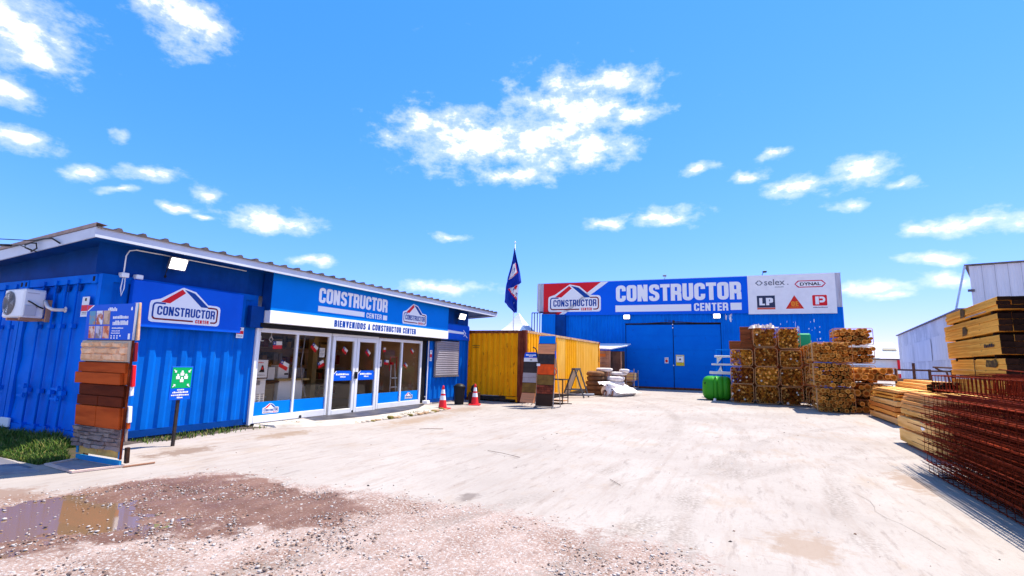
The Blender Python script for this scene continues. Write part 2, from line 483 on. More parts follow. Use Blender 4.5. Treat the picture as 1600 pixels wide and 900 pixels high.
# ------------------------------------------------------------------ lettering and emblems
def arc_path(pts, rad, seg=4):
    """round the corners of a 2-D polyline"""
    out = [pts[0]]
    for i in range(1, len(pts) - 1):
        p, q, r = Vector(pts[i - 1]), Vector(pts[i]), Vector(pts[i + 1])
        a = (p - q); b = (r - q); k = min(rad, a.length * .5, b.length * .5)
        s, e = q + a.normalized() * k, q + b.normalized() * k
        for j in range(seg + 1):
            t = j / seg
            v = s * (1 - t) ** 2 + q * 2 * t * (1 - t) + e * t * t
            out.append((v.x, v.y))
    out.append(pts[-1]); res = [out[0]]
    for p in out[1:]:
        if math.hypot(p[0] - res[-1][0], p[1] - res[-1][1]) > 1e-5: res.append(p)
    return res

def stroke(mb, pts, w, z):
    P = [Vector(p) for p in pts]; n = len(P); Lp = []; Rp = []
    for i in range(n):
        d0 = (P[i] - P[i - 1]).normalized() if i > 0 else None
        d1 = (P[i + 1] - P[i]).normalized() if i < n - 1 else None
        if d0 is None: d0 = d1
        if d1 is None: d1 = d0
        n0 = Vector((-d0.y, d0.x)); n1 = Vector((-d1.y, d1.x)); m = (n0 + n1)
        m = m.normalized() if m.length > 1e-6 else n0
        k = (w / 2) / max(.35, m.dot(n0))
        Lp.append(P[i] + m * k); Rp.append(P[i] - m * k)
    vs = [(p.x, p.y, z) for p in Rp] + [(p.x, p.y, z) for p in Lp]
    mb.add(vs, [(i, i + 1, n + i + 1, n + i) for i in range(n - 1)])

def glyph(ch, t=0.17, w=0.50):
    l, r, b, T, m, R = t / 2, w - t / 2, t / 2, 1 - t / 2, .5, .2
    A = lambda p, q=R: arc_path(p, q)
    G = {
        'C': ([A([(r, .64), (r, T), (l, T), (l, b), (r, b), (r, .36)])], w),
        'O': ([A([(w / 2, T), (l, T), (l, b), (r, b), (r, T), (w / 2 - .001, T)])], w),
        'D': ([[(l, 0), (l, 1)], A([(t, T), (r, T), (r, b), (t, b)], .26)], w),
        'N': ([[(l, 0), (l, 1)], [(r, 0), (r, 1)], [(l + .01, .97), (r - .01, .03)]], w + .03),
        'S': ([A([(r, .70), (r, T), (l, T), (l, .56), (r, .44), (r, b), (l, b), (l, .30)], .15)], w),
        'T': ([[(0, T), (w * .92, T)], [(w * .46, 0), (w * .46, 1 - t)]], w * .92),
        'R': ([[(l, 0), (l, 1)], A([(t, T), (r, T), (r, .47), (t, .47)], .16), A([(t + .02, .44), (r, .44), (r + .01, 0)], .13)], w + .01),
        'U': ([A([(l, 1), (l, b), (r, b), (r, 1)])], w),
        'E': ([[(l, 0), (l, 1)], [(t, T), (w * .82, T)], [(t, .5), (w * .78, .5)], [(t, b), (w * .82, b)]], w * .82),
        'B': ([[(l, 0), (l, 1)], A([(t, T), (r - .01, T), (r - .01, .54), (t, .54)], .14), A([(t, .46), (r, .46), (r, b), (t, b)], .14)], w),
        'I': ([[(l, 0), (l, 1)]], t),
        'V': ([[(l, 1), (w / 2, 0.04)], [(r, 1), (w / 2, 0.04)]], w),
        'A': ([[(l, 0), (w / 2, .97)], [(r, 0), (w / 2, .97)], [(w * .27, .27), (w * .73, .27)]], w),
        'L': ([[(l, 0), (l, 1)], [(t, b), (w * .8, b)]], w * .8),
        'P': ([[(l, 0), (l, 1)], A([(t, T), (r, T), (r, .42), (t, .42)], .2)], w),
        'Y': ([[(l, 1), (w / 2, .45)], [(r, 1), (w / 2, .45)], [(w / 2, 0), (w / 2, .5)]], w),
    }
    return G[ch]

def word(mb, text, x, y, width, height, z, t=0.17, gap=0.055, weight=None):
    """block capitals filling width x height, bottom left at x, y"""
    tot = 0; items = []
    for ch in text:
        if ch == ' ': items.append((None, .22)); tot += .22 + gap
        else:
            s, w = glyph(ch, t); items.append((s, w)); tot += w + gap
    tot -= gap; kx = width / tot; cx = 0.0; n = 0
    for s, w in items:
        if s:
            for st in s:
                # stroke in unit space, then scaled, so stems stay thick
                sub = MB(); stroke(sub, st, t, 0)
                mb.add([(x + (cx + p[0]) * kx, y + p[1] * height, z + n * 0.0003) for p in sub.v], sub.f); n = (n + 1) % 5
        cx += w + gap

def bars(mb, x, y, width, height, z, n, seed=0):
    """print too small to read in the photograph: a row of letter-wide marks"""
    r = random.Random(seed); c = 0.0; ws = []
    for i in range(n): ws.append(r.uniform(.6, 1.2))
    tot = sum(ws) + .28 * (n - 1); k = width / tot
    for w in ws:
        h = height * r.choice((1, 1, .8, .72)); yy = y
        mb.prism([(x + c * k, yy), (x + (c + w) * k, yy), (x + (c + w) * k, yy + h), (x + c * k, yy + h)], z)
        c += w + .28

def rrect(x0, y0, x1, y1, r, seg=4):
    p = []
    for cx, cy, a in ((x1 - r, y0 + r, -90), (x1 - r, y1 - r, 0), (x0 + r, y1 - r, 90), (x0 + r, y0 + r, 180)):
        for i in range(seg + 1):
            t = math.radians(a + 90 * i / seg); p.append((cx + r * math.cos(t), cy + r * math.sin(t)))
    return p

def house_logo(parent, T, W, z=0.004, parts=True):
    """house-roof emblem, W wide, lower left corner at the frame's origin; aspect about 0.47"""
    H = W * 0.5; k = W
    def mb(m):
        q = MB(m); q.T = T; return q
    q = mb(m_whitep)
    out = [(0.04, 0.0), (0.96, 0.0), (0.985, .012), (1.0, .04), (1.0, .25), (.985, .285), (.95, .30), (.80, .305), (.60, .475), (.42, .515), (.395, .505), (.13, .325), (.05, .30), (.012, .285), (0, .25), (0, .04), (.012, .012)]
    q.prism([(a * k, b * k) for a, b in out], z)
    backing = q.build("logo_backing", parent)
    q = mb(m_navy)
    z1 = z + 0.003
    line = arc_path([(.20, .262), (.045, .262), (.045, .045), (.60, .045)], .05)
    q.cm = 0
    stroke(q, [(a * k, b * k) for a, b in line[:8]], .022 * k, z1)
    q.mat(m_navy); q.prism([(a * k, b * k) for a, b in ((.435, .490), (.585, .452), (.815, .262), (.70, .262))], z1)
    word(q, "CONSTRUCTOR", .10 * k, .10 * k, .82 * k, .125 * k, z1, t=.17, gap=.08)
    q.build("logo_blue_print", parent)
    q = mb(m_red)
    q.prism([(a * k, b * k) for a, b in ((.135, .280), (.255, .272), (.455, .440), (.405, .487))], z1)
    word(q, "CENTER", .635 * k, .022 * k, .20 * k, .05 * k, z1, t=.2, gap=.12)
    q.build("logo_red_print", parent)
    q = mb(m_maroon)
    stroke(q, [(a * k, b * k) for a, b in line[7:]], .022 * k, z1 + .0006)
    l2 = arc_path([(.80, .262), (.955, .262), (.955, .045), (.86, .045)], .05)
    stroke(q, [(a * k, b * k) for a, b in l2], .022 * k, z1)
    q.build("logo_outline", parent)

def ywall(y, z, x):
    """frame on a wall that faces +X: a runs along +Y, b runs up"""
    return frame((x, y, z), (0, 1, 0), (0, 0, 1))

def text_mesh(mb, s, size, x, y, z, sx=1.0, bold=0.0, align='LEFT'):
    """small print from the built-in font, as flat geometry in mb's frame"""
    cu = bpy.data.curves.new("print", 'FONT'); cu.body = s; cu.size = size; cu.offset = bold * size; cu.align_x = align
    cu.resolution_u = 3
    ob = bpy.data.objects.new("print", cu); SC.collection.objects.link(ob)
    dg = bpy.context.evaluated_depsgraph_get(); dg.update()
    me = bpy.data.meshes.new_from_object(ob.evaluated_get(dg))
    mb.add([(x + v.co.x * sx, y + v.co.y, z) for v in me.vertices], [tuple(p.vertices) for p in me.polygons])
    bpy.data.objects.remove(ob); bpy.data.curves.remove(cu); bpy.data.meshes.remove(me)

# ------------------------------------------------------------------ the shop made of containers
XW = -9.45
m_int_wall = mat("shop_interior_wall", (0.70, 0.42, 0.22), 0.8, col2=(0.58, 0.34, 0.17), ns=1.5)
m_int_floor = mat("shop_floor", (0.30, 0.22, 0.17), 0.4, col2=(0.22, 0.16, 0.12), ns=3)
m_shutter = mat("shutter_steel", (0.36, 0.33, 0.36), 0.45, col2=(0.28, 0.25, 0.27), ns=5, stretch=(1, .3, 3))
m_rubber = mat("dark_gap", (0.01, 0.01, 0.012), 0.8)

def build_shop():
    S = thing("shop_building", "low blue container shop with glazed front and flat overhanging metal roof", "shop", (XW, 10.4, 0))
    # front wall, two corrugated stretches
    for y0, y1 in ((4.55, 7.24), (13.80, 16.34)):
        q = MB(m_blue); q.corr((XW - .036, y0, 0), (0, 1, 0), (1, 0, 0), y1 - y0, .17, 2.64, .278, .036); q.build("corrugated_wall", S)
    q = MB(m_blue)
    for y0, y1 in ((4.39, 4.55), (7.20, 7.28), (16.34, 16.42)): q.box(XW - .12, y0, .10, XW + .004, y1, 2.76)
    q.build("corner_post", S)
    q = MB(m_blue)
    for y0, y1 in ((4.55, 7.20), (13.80, 16.34)): q.box(XW - .1, y0, 2.64, XW + .002, y1, 2.76)
    q.build("top_rail", S)
    q = MB(m_blue_dark)
    for y0, y1 in ((4.50, 7.30), (7.3, 9.0), (13.80, 16.40)): q.box(XW - .1, y0 + .002, .05, XW - .004, y1 - .002, .17 if y0 != 7.3 else .045)
    q.build("bottom_rail", S)
    # upper strip, the eave's shade put into its dark blue
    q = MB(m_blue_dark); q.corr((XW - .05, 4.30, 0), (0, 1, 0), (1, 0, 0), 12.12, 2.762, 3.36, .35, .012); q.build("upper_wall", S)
    q = MB(m_blue_dark); q.box(XW + .002, 7.05, 2.06, -9.32, 7.36, 2.52); q.build("header_box", S)
    # end wall: container doors
    E = 4.39
    q = MB(m_blue_lifted); q.box(-9.55, E - .004, .10, XW - .002, E + .14, 2.76); q.box(-11.99, E - .004, .10, -11.85, E + .14, 2.76)
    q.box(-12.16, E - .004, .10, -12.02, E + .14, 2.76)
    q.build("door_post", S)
    q = MB(m_blue_lifted); q.box(-11.85, E - .002, 2.62, -9.55, E + .12, 2.76); q.box(-11.85, E - .002, .10, -9.55, E + .12, .22)
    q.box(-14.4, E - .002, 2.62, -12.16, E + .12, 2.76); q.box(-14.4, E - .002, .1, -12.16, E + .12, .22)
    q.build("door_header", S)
    q = MB(m_rubber)
    for a, b in ((-10.75, -10.66), (-9.60, -9.53), (-11.88, -11.82), (-12.20, -12.14)): q.box(a, E + .075, .2, b, E + .09, 2.63)
    q.box(-14.4, E + .10, .2, -9.55, E + .115, 2.70)
    q.build("wall_seam", S)
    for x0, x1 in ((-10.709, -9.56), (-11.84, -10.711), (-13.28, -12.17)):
        q = MB(m_blue_lifted)
        zs = [.225, .62, .66, .98, 1.02, 1.34, 1.38, 1.70, 1.74, 2.06, 2.10, 2.42, 2.46, 2.615]
        dep = 0.0; vs = []
        prof = []
        for i, z in enumerate(zs):
            o = .028 if ((i + 1) // 2) % 2 else 0.0
            prof.append((z, o))
        for z, o in prof: vs += [(x0, E + .03 + o, z), (x1, E + .03 + o, z)]
        q.add(vs, [(2 * i, 2 * i + 1, 2 * i + 3, 2 * i + 2) for i in range(len(prof) - 1)])
        d = q.build("door_leaf", S)
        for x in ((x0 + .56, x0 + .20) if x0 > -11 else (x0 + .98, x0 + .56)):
            r = MB(m_blue_lifted); r.smooth = True; r.tube([(x, E - .012, .16), (x, E - .012, 2.70)], .017, 8)
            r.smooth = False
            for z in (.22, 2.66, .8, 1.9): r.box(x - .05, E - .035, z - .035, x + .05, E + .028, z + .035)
            r.build("lock_rod", S)
            # dark stamped socket at the head of the rod
            r = MB(m_blue_dark); r.box(x - .07, E - .006, 2.50, x + .07, E + .02, 2.60); r.build("rod_socket", S)
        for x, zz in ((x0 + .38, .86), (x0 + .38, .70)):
            r = MB(m_blue_lifted); r.box(x - .14, E - .03, zz - .018, x + .14, E - .012, zz + .018); r.box(x + .05, E - .045, zz - .03, x + .11, E - .01, zz + .05); r.build("door_handle", S)
    q = MB(m_blue_lifted)
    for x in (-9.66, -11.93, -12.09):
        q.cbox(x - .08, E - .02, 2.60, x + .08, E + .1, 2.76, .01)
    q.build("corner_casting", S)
    q = MB(m_rubber)
    for x in (-9.66, -11.93, -12.09): q.box(x - .03, E - .024, 2.64, x + .03, E - .019, 2.72)
    q.build("casting_slot", S)
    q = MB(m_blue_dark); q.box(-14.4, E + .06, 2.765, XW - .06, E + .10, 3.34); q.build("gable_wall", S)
    q = MB(m_blue); q.box(-14.4, 16.30, .05, XW - .13, 16.40, 3.2); q.build("rear_end_wall", S)
    # roof: ribbed sheet, its slope falls away from the yard
    ex, bx, e0, e1 = -8.95, -14.6, 3.98, 17.80
    zt = lambda x: 3.395 - (ex - x) * 0.048
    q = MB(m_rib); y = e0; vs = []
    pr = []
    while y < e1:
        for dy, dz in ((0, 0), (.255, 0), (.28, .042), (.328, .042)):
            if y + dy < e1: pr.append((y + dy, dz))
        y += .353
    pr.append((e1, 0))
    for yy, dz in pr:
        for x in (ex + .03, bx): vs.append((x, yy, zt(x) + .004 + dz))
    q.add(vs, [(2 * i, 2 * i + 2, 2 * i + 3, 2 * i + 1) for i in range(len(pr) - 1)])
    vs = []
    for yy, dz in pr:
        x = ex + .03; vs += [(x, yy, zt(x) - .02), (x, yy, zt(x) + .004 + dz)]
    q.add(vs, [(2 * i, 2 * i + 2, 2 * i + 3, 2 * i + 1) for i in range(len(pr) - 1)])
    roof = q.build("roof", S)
    q = MB(m_fascia); q.box(ex - .025, e0, 3.235, ex, e1, 3.385); q.build("eave_fascia", S)
    q = MB(m_fascia)
    q.add([(ex - .001, e0 - .002, 3.235), (bx, e0 - .002, 2.92), (bx, e0 - .002, zt(bx)), (ex - .001, e0 - .002, zt(ex)),
           (ex - .001, e0 + .022, 3.235), (bx, e0 + .022, 2.92), (bx, e0 + .022, zt(bx)), (ex - .001, e0 + .022, zt(ex))],
          [(0, 3, 2, 1), (4, 5, 6, 7), (0, 1, 5, 4), (3, 7, 6, 2), (0, 4, 7, 3), (1, 2, 6, 5)])
    q.build("end_fascia", S)
    q = MB(m_fascia); q.add([(ex - .026, e1 - .022, 3.235), (bx, e1 - .022, 2.92), (bx, e1 - .022, zt(bx)), (ex - .026, e1 - .022, zt(ex)), (ex - .026, e1, 3.235), (bx, e1, 2.92), (bx, e1, zt(bx)), (ex - .026, e1, zt(ex))],
          [(0, 3, 2, 1), (4, 5, 6, 7), (0, 1, 5, 4), (3, 7, 6, 2), (0, 4, 7, 3), (1, 2, 6, 5)]); q.build("far_fascia", S)
    q = MB(mat("brown_roof_trim", (.42, .30, .25), .7, col2=(.30, .20, .16), ns=5))
    q.add([(ex + .02, e0 - .015, zt(ex) + .004), (bx, e0 - .015, zt(bx) + .004), (bx, e0 - .015, zt(bx) + .065), (ex + .02, e0 - .015, zt(ex) + .065),
           (ex + .02, e0 + .14, zt(ex) + .05), (bx, e0 + .14, zt(bx) + .05)], [(0, 3, 2, 1), (3, 4, 5, 2)])
    q.build("roof_edge_trim", S)
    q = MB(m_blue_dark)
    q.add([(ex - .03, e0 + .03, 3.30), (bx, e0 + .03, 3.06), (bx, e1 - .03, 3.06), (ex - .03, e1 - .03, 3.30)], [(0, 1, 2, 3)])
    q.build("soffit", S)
    # header: blue fascia board, white band
    q = MB(m_panel_blue); q.box(XW, 7.385, 2.452, -9.17, 14.50, 3.27); 
    fb = q.build("header_board", S)
    q = MB(m_blue_dark); q.box(XW - .001, 7.379, 2.455, -9.176, 7.384, 3.262); q.build("header_return", S)
    q = MB(m_white); q.cbox(XW, 7.375, 2.18, -9.155, 14.51, 2.448, .004); q.build("white_band", S)
    q = MB(m_rubber); q.box(XW - .1, 7.29, 2.085, -9.30, 14.3, 2.176); q.build("band_soffit", S)
    q = MB(m_whitep); q.T = ywall(0, 0, -9.166)
    word(q, "CONSTRUCTOR", 8.69, 2.77, 2.54, .365, 0, t=.19, gap=.05)
    q.prism([(8.69, 2.56), (10.30, 2.56), (10.30, 2.69), (8.69, 2.69)], 0)
    word(q, "CENTER", 10.38, 2.55, .62, .14, 0, t=.17, gap=.10)
    q.prism([(11.06, 2.55), (11.24, 2.55), (11.24, 2.68), (11.06, 2.68)], 0)
    q.build("header_lettering", S)
    q = MB(m_navy); q.T = ywall(0, 0, -9.152); word(q, "BIENVENIDOS A CONSTRUCTOR CENTER", 9.23, 2.23, 3.40, .165, 0, t=.21, gap=.12); q.build("band_lettering", S)
    house_logo(S, ywall(11.95, 2.525, -9.168), 1.24)
    # storefront
    gx = -9.49
    def fr(name, rects, m=m_alu, x0=-9.53, x1=-9.45):
        q = MB(m)
        for y0, y1, z0, z1 in rects: q.cbox(x0, y0, z0, x1, y1, z1, .006)
        return q.build(name, S)
    fr("window_jamb", [(7.285, 7.345, .03, 2.10)], x1=-9.40)
    fr("window_frame", [(7.37, 7.43, .05, 2.08), (9.41, 9.475, .05, 2.08), (7.432, 9.408, .05, .20), (7.432, 9.408, 1.985, 2.08), (8.40, 8.46, .202, 1.983)])
    fr("window_frame", [(11.315, 11.40, .05, 2.06), (13.36, 13.45, .05, 2.06), (11.402, 13.358, .05, .195), (11.402, 13.358, 1.975, 2.06), (12.365, 12.435, .197, 1.973)])
    fr("door_header_rail", [(9.50, 11.30, 2.02, 2.08)])
    for y0, y1, hy in ((9.545, 10.415, 10.39), (10.43, 11.30, 10.45)):
        d = fr("shop_door", [(y0, y0 + .10, .035, 2.015), (y1 - .10, y1, .035, 2.015), (y0 + .102, y1 - .102, .035, .155), (y0 + .102, y1 - .102, 1.905, 2.015)])
        g = MB(m_glass); g.box(gx - .003, y0 + .101, .156, gx + .003, y1 - .101, 1.904); g.build("door_glass", d)
        h = MB(m_black); h.box(-9.448, hy - .012, .92, -9.41, hy + .012, 1.10); h.build("handle", d)
        b = MB(m_sign_blue); b.T = ywall(0, 0, gx + .012)
        a0, a1 = y0 + .115, y1 - .105
        b.prism([(a0, .88), (a1, .88), (a1, 1.09), (a1 - .06, 1.135), (a0 + .09, 1.135), (a0, 1.06)], 0, .004); bo = b.build("push_banner", d)
        b = MB(m_whitep); b.T = ywall(0, 0, gx + .0185)
        bars(b, a0 + .08, 1.02, .46, .045, 0, 9, int(y0 * 10)); bars(b, a0 + .24, .96, .18, .035, 0, 4, 3)
        b.prism([(a0, 1.06), (a0 + .015, 1.05), (a0 + .10, 1.12), (a0 + .09, 1.135)], 0); b.build("banner_print", d)
    q = MB(m_panel_blue); q.T = ywall(0, 0, gx + .006); q.prism([(10.532, .158), (11.198, .158), (11.198, .50), (10.532, .50)], 0, .003); q.build("vinyl_strip", S)
    q = MB(m_black); q.box(-9.455, 10.37, .035, -9.43, 10.41, .10); q.build("door_stop", S)
    for y0, y1, z0, z1 in ((7.431, 8.399, .201, 1.984), (8.461, 9.409, .201, 1.984), (11.401, 12.364, .196, 1.974), (12.436, 13.359, .196, 1.974)):
        g = MB(m_glass); g.box(gx - .003, y0, z0, gx + .003, y1, z1); p = g.build("window_pane", S)
        q = MB(m_panel_blue); q.T = ywall(0, 0, gx + .006); q.prism([(y0 + .002, z0 + .002), (y1 - .002, z0 + .002), (y1 - .002, .49), (y0 + .002, .49)], 0, .003); q.build("vinyl_strip", S)
    house_logo(S, ywall(7.67, .235, gx + .0095), .41, .002)
    house_logo(S, ywall(12.69, .255, gx + .0095), .38, .002)
    q = MB(m_black); q.T = ywall(0, 0, -9.449); q.prism(rrect(8.64, .06, 8.70, .12, .029), 0, .02); q.build("floor_lock", S)
    # dark returns on both sides of the glazing
    q = MB(m_rubber); q.box(-9.60, 13.452, .05, -9.53, 13.80, 2.085); q.box(-9.58, 7.346, .05, -9.535, 7.37, 2.085); q.build("dark_reveal", S)
    q = MB(m_white); q.box(-9.46, 13.775, .06, -9.435, 13.80, 2.12); q.build("edge_trim", S)
    q = MB(m_concrete); q.box(-9.6, 13.46, .0, -9.42, 14.1, .06); q.box(-9.6, 14.11, -.02, -9.47, 16.3, .05); q.build("footing", S)
    # roller shutter
    q = MB(m_rubber); q.box(-9.44, 14.13, .88, -9.413, 15.68, 2.16); sh = q.build("roller_shutter", S)
    n = 16; z = 0.93; hgt = (2.12 - .93) / n
    sl = MB(m_shutter); sl.T = None
    prof = [(0, 0), (.022, .2), (.026, .5), (.022, .8), (0, .97)]
    vs = []
    for a, b in prof: vs += [(a, 0, b * hgt), (a, 1.44, b * hgt)]
    sl.add(vs, [(2 * i, 2 * i + 1, 2 * i + 3, 2 * i + 2) for i in range(len(prof) - 1)])
    sl.add([(0, 0, 0), (0, 1.44, 0), (0, 1.44, hgt * .97), (0, 0, hgt * .97)], [(0, 1, 2, 3)])
    me = sl.mesh("slat")
    for i in range(n): piece(me, "slat", sh, (-9.41 - XW, 14.18 - 10.4, z + i * hgt))
    q = MB(m_steel); q.box(-9.43, 14.12, .885, -9.36, 15.66, .93); q.box(-9.435, 15.63, .93, -9.395, 15.67, 2.14); q.box(-9.435, 14.125, .93, -9.395, 14.165, 2.14); q.build("shutter_guide", S)
    # interior
    q = MB(m_int_floor); q.box(-13.6, 7.36, .02, -9.53, 13.46, .045); q.build("interior_floor", S)
    q = MB(m_int_wall); q.box(-13.7, 7.30, .045, -13.6, 13.5, 2.5); q.box(-13.6, 7.26, .045, -9.55, 7.34, 2.5); q.box(-13.6, 13.47, .045, -9.62, 13.55, 2.5); q.build("interior_wall", S)
    q = MB(mat("shop_ceiling", (.55, .52, .50), .8)); q.box(-13.6, 7.34, 2.4, -9.55, 13.47, 2.45); q.build("interior_ceiling", S)
    return S
SHOP = build_shop()

m_wood_dk = mat("dark_brown_wood", (0.06, 0.025, 0.012), 0.5, col2=(0.035, 0.014, 0.008), ns=5, stretch=(.3, 3, 3))
m_card = mat("cardboard", (0.42, 0.27, 0.15), 0.8)
m_cream = mat("yellowish_board", (0.55, 0.38, 0.15), 0.6, col2=(.42, .28, .10), ns=3)
m_paper = mat("paper_white", (0.80, 0.79, 0.78), 0.7)

def interior():
    t = thing("shop_counter", "white sales counter behind the second window pane", "counter", (-10.1, 8.78, .045))
    q = MB(m_white); q.cbox(-10.4, 8.42, .05, -9.95, 9.14, .90, .008); q.build("counter_body", t)
    q = MB(m_cream); q.cbox(-10.45, 8.36, .90, -9.88, 9.26, .945, .006); q.build("counter_top", t)
    t = thing("white_cabinet", "white cabinet standing inside the shop's first window pane", "cabinet", (-9.72, 7.6, .045))
    q = MB(m_white); q.cbox(-10.0, 7.40, .05, -9.62, 7.80, .98, .008); q.build("cabinet_body", t)
    q = MB(m_steel); q.box(-9.619, 7.53, .84, -9.60, 7.64, .94); q.build("lock_plate", t)
    q = MB(m_steel)
    for r in range(4):
        for c in range(3): q.box(-9.619, 7.48 + c * .11, .50 + r * .045, -9.612, 7.55 + c * .11, .515 + r * .045)
    q.build("vent_slots", t)
    t = thing("wooden_desk", "dark wooden desk with cupboard door inside the first window pane", "desk", (-10.1, 8.1, .045))
    q = MB(m_wood_dk); q.cbox(-10.5, 7.84, .86, -9.9, 8.40, .92, .006); q.build("desk_top", t)
    q = MB(mat("brown_board", (.17, .095, .045), .6)); q.box(-10.4, 7.87, .05, -10.0, 8.36, .858); q.build("desk_body", t)
    q = MB(mat("brown_panel", (.23, .14, .06), .6)); q.box(-9.998, 7.95, .12, -9.98, 8.30, .72); dr = q.build("cupboard_door", t)
    q = MB(m_steel); q.box(-9.979, 8.08, .52, -9.96, 8.12, .56); q.build("knob", dr)
    for nm, lab, y0, y1, z0, z1, x, m in (("carton", "pale cardboard carton on the dark desk behind a paper flag", 7.98, 8.30, .925, 1.22, -10.1, m_paper),
                                   ("printer", "pale grey office machine on the white counter", 8.47, 8.78, .95, 1.26, -10.2, m_whitep),
                                   ("monitor_box", "grey carton at the right end of the white counter", 8.92, 9.22, .95, 1.20, -10.15, m_steel)):
        q = MB(m); q.cbox(x - .12, y0, z0, x + .14, y1, z1, .008)
        if nm == "printer": q.mat(m_black); q.box(x + .139, y0 + .18, z0 + .08, x + .146, y1 - .02, z0 + .12)
        single(q, nm, lab, "carton" if nm != "printer" else "printer", (x, (y0 + y1) / 2, z0))
    # shelving at the back
    for y, lab in ((8.6, "brown goods shelf at the back of the shop behind the counter"), (11.0, "brown goods shelf at the back of the shop behind the doors"), (12.6, "brown goods shelf at the back of the shop behind the last panes")):
        t = thing("goods_shelf", lab, "shelf", (-13.2, y, .045), group="goods shelves inside the shop")
        q = MB(m_card)
        for z in (.2, .7, 1.2, 1.7): q.box(-13.55, y - .75, z, -12.9, y + .75, z + .03)
        q.build("shelf_board", t)
        q = MB(m_card); r = random.Random(int(y * 10))
        for z in (.23, .73, 1.23, 1.73):
            yy = y - .7
            while yy < y + .6:
                w = r.uniform(.12, .3); q.mat(r.choice((m_card, m_wood_dk, m_steel, m_maroon, m_cream))); q.box(-13.5, yy, z, -12.95, yy + w, z + r.uniform(.15, .38)); yy += w + .03
        q.build("boxed_goods", t, kind="stuff")
    q = MB(m_cream); q.box(-10.3, 12.02, .05, -10.22, 12.10, 2.39); single(q, "timber_post", "yellowish timber post inside the third window from the doors", "post", (-10.26, 12.06, .045))
    q = MB(m_cream); q.box(-11.8, 10.95, .05, -11.6, 11.12, 2.39); single(q, "timber_post", "yellowish post seen through the right door leaf", "post", (-11.7, 11.03, .045))
    t = thing("step_ladder", "white step ladder with red top behind the last window pane", "ladder", (-9.95, 12.68, .045))
    q = MB(m_white)
    q.tube([(-9.9, 12.48, .05), (-9.97, 12.55, 1.32)], .014, 6); q.tube([(-9.9, 12.80, .05), (-9.97, 12.73, 1.32)], .014, 6); q.build("ladder_rail", t)
    q = MB(m_white)
    for z in (.3, .58, .86): q.box(-9.95, 12.50, z, -9.88, 12.78, z + .03)
    q.build("ladder_tread", t)
    q = MB(m_red); q.tube([(-9.98, 12.5, 1.1), (-9.98, 12.52, 1.52), (-9.98, 12.84, 1.52), (-9.98, 12.82, 1.1)], .012, 6); q.box(-10.0, 12.52, 1.28, -9.93, 12.62, 1.36); q.build("ladder_top", t)
    for y, lab in ((7.66, "white hanging bracket nearest the left jamb of the first pane"), (7.98, "white hanging loop under the ceiling of the first pane")):
        t = thing("ceiling_hanger", lab, "hanger", (-9.8, y, 2.4))
        q = MB(m_white); q.tube([(-9.8, y, 2.4), (-9.8, y, 1.92)], .012, 6)
        if y < 7.8: q.box(-9.83, y - .11, 1.80, -9.77, y + .11, 1.82); q.box(-9.82, y - .05, 1.82, -9.78, y + .05, 1.92)
        else: q.tube([(-9.8, y, 1.92), (-9.8, y + .05, 1.85), (-9.8, y, 1.79), (-9.8, y - .05, 1.85), (-9.8, y, 1.92)], .014, 6)
        q.build("hanger_arm", t)
    q = MB(m_steel); q.smooth = True
    q.tube([(-9.72, 8.90, 2.38), (-9.70, 8.84, 1.7), (-9.70, 8.80, 1.3), (-9.70, 8.86, .95), (-9.70, 9.02, .5), (-9.70, 9.06, .07)], .016, 8)
    single(q, "flexible_conduit", "thin grey conduit curving from ceiling to floor behind the second pane", "conduit", (-9.7, 8.95, .06))
    # framed poster and notice
    t = thing("framed_poster", "framed white poster with a dark picture inside the first window pane", "poster", (-9.55, 7.58, 1.0))
    q = MB(m_wood_dk); q.box(-9.56, 7.40, .98, -9.53, 7.76, 1.41); q.build("picture_frame", t)
    q = MB(m_paper); q.box(-9.53, 7.425, 1.005, -9.524, 7.735, 1.385); pp = q.build("poster_sheet", t)
    q = MB(m_black); q.T = ywall(0, 0, -9.520); q.prism([(7.52, 1.12), (7.66, 1.12), (7.65, 1.17), (7.62, 1.27), (7.58, 1.27), (7.56, 1.18)], 0)
    q.mat(m_red); bars(q, 7.46, 1.32, .16, .022, 0, 7, 2); q.prism([(7.575, 1.18), (7.625, 1.18), (7.61, 1.24), (7.585, 1.24)], .001)
    q.mat(m_steel); bars(q, 7.50, 1.05, .18, .018, 0, 8, 5); q.build("poster_print", t)
    t = thing("paper_notice", "white paper notice taped inside the second pane beside a paper flag", "notice", (-9.51, 9.26, 1.55))
    q = MB(m_paper); q.box(-9.512, 9.17, 1.47, -9.508, 9.34, 1.70); q.build("paper_sheet", t)
    q = MB(m_steel); q.T = ywall(0, 0, -9.506)
    for i in range(4): bars(q, 9.19, 1.64 - i * .04, .12, .012, 0, 7, i)
    q.build("notice_print", t)
    t = thing("paper_notice", "small white notice at the left edge of the third window pane", "notice", (-9.51, 11.49, 1.3))
    q = MB(m_paper); q.box(-9.512, 11.43, 1.24, -9.508, 11.55, 1.43); q.build("paper_sheet", t)
    q = MB(m_navy); q.T = ywall(0, 0, -9.506); q.prism([(11.45, 1.33), (11.50, 1.33), (11.50, 1.38), (11.45, 1.38)], 0); q.build("notice_print", t)
interior()

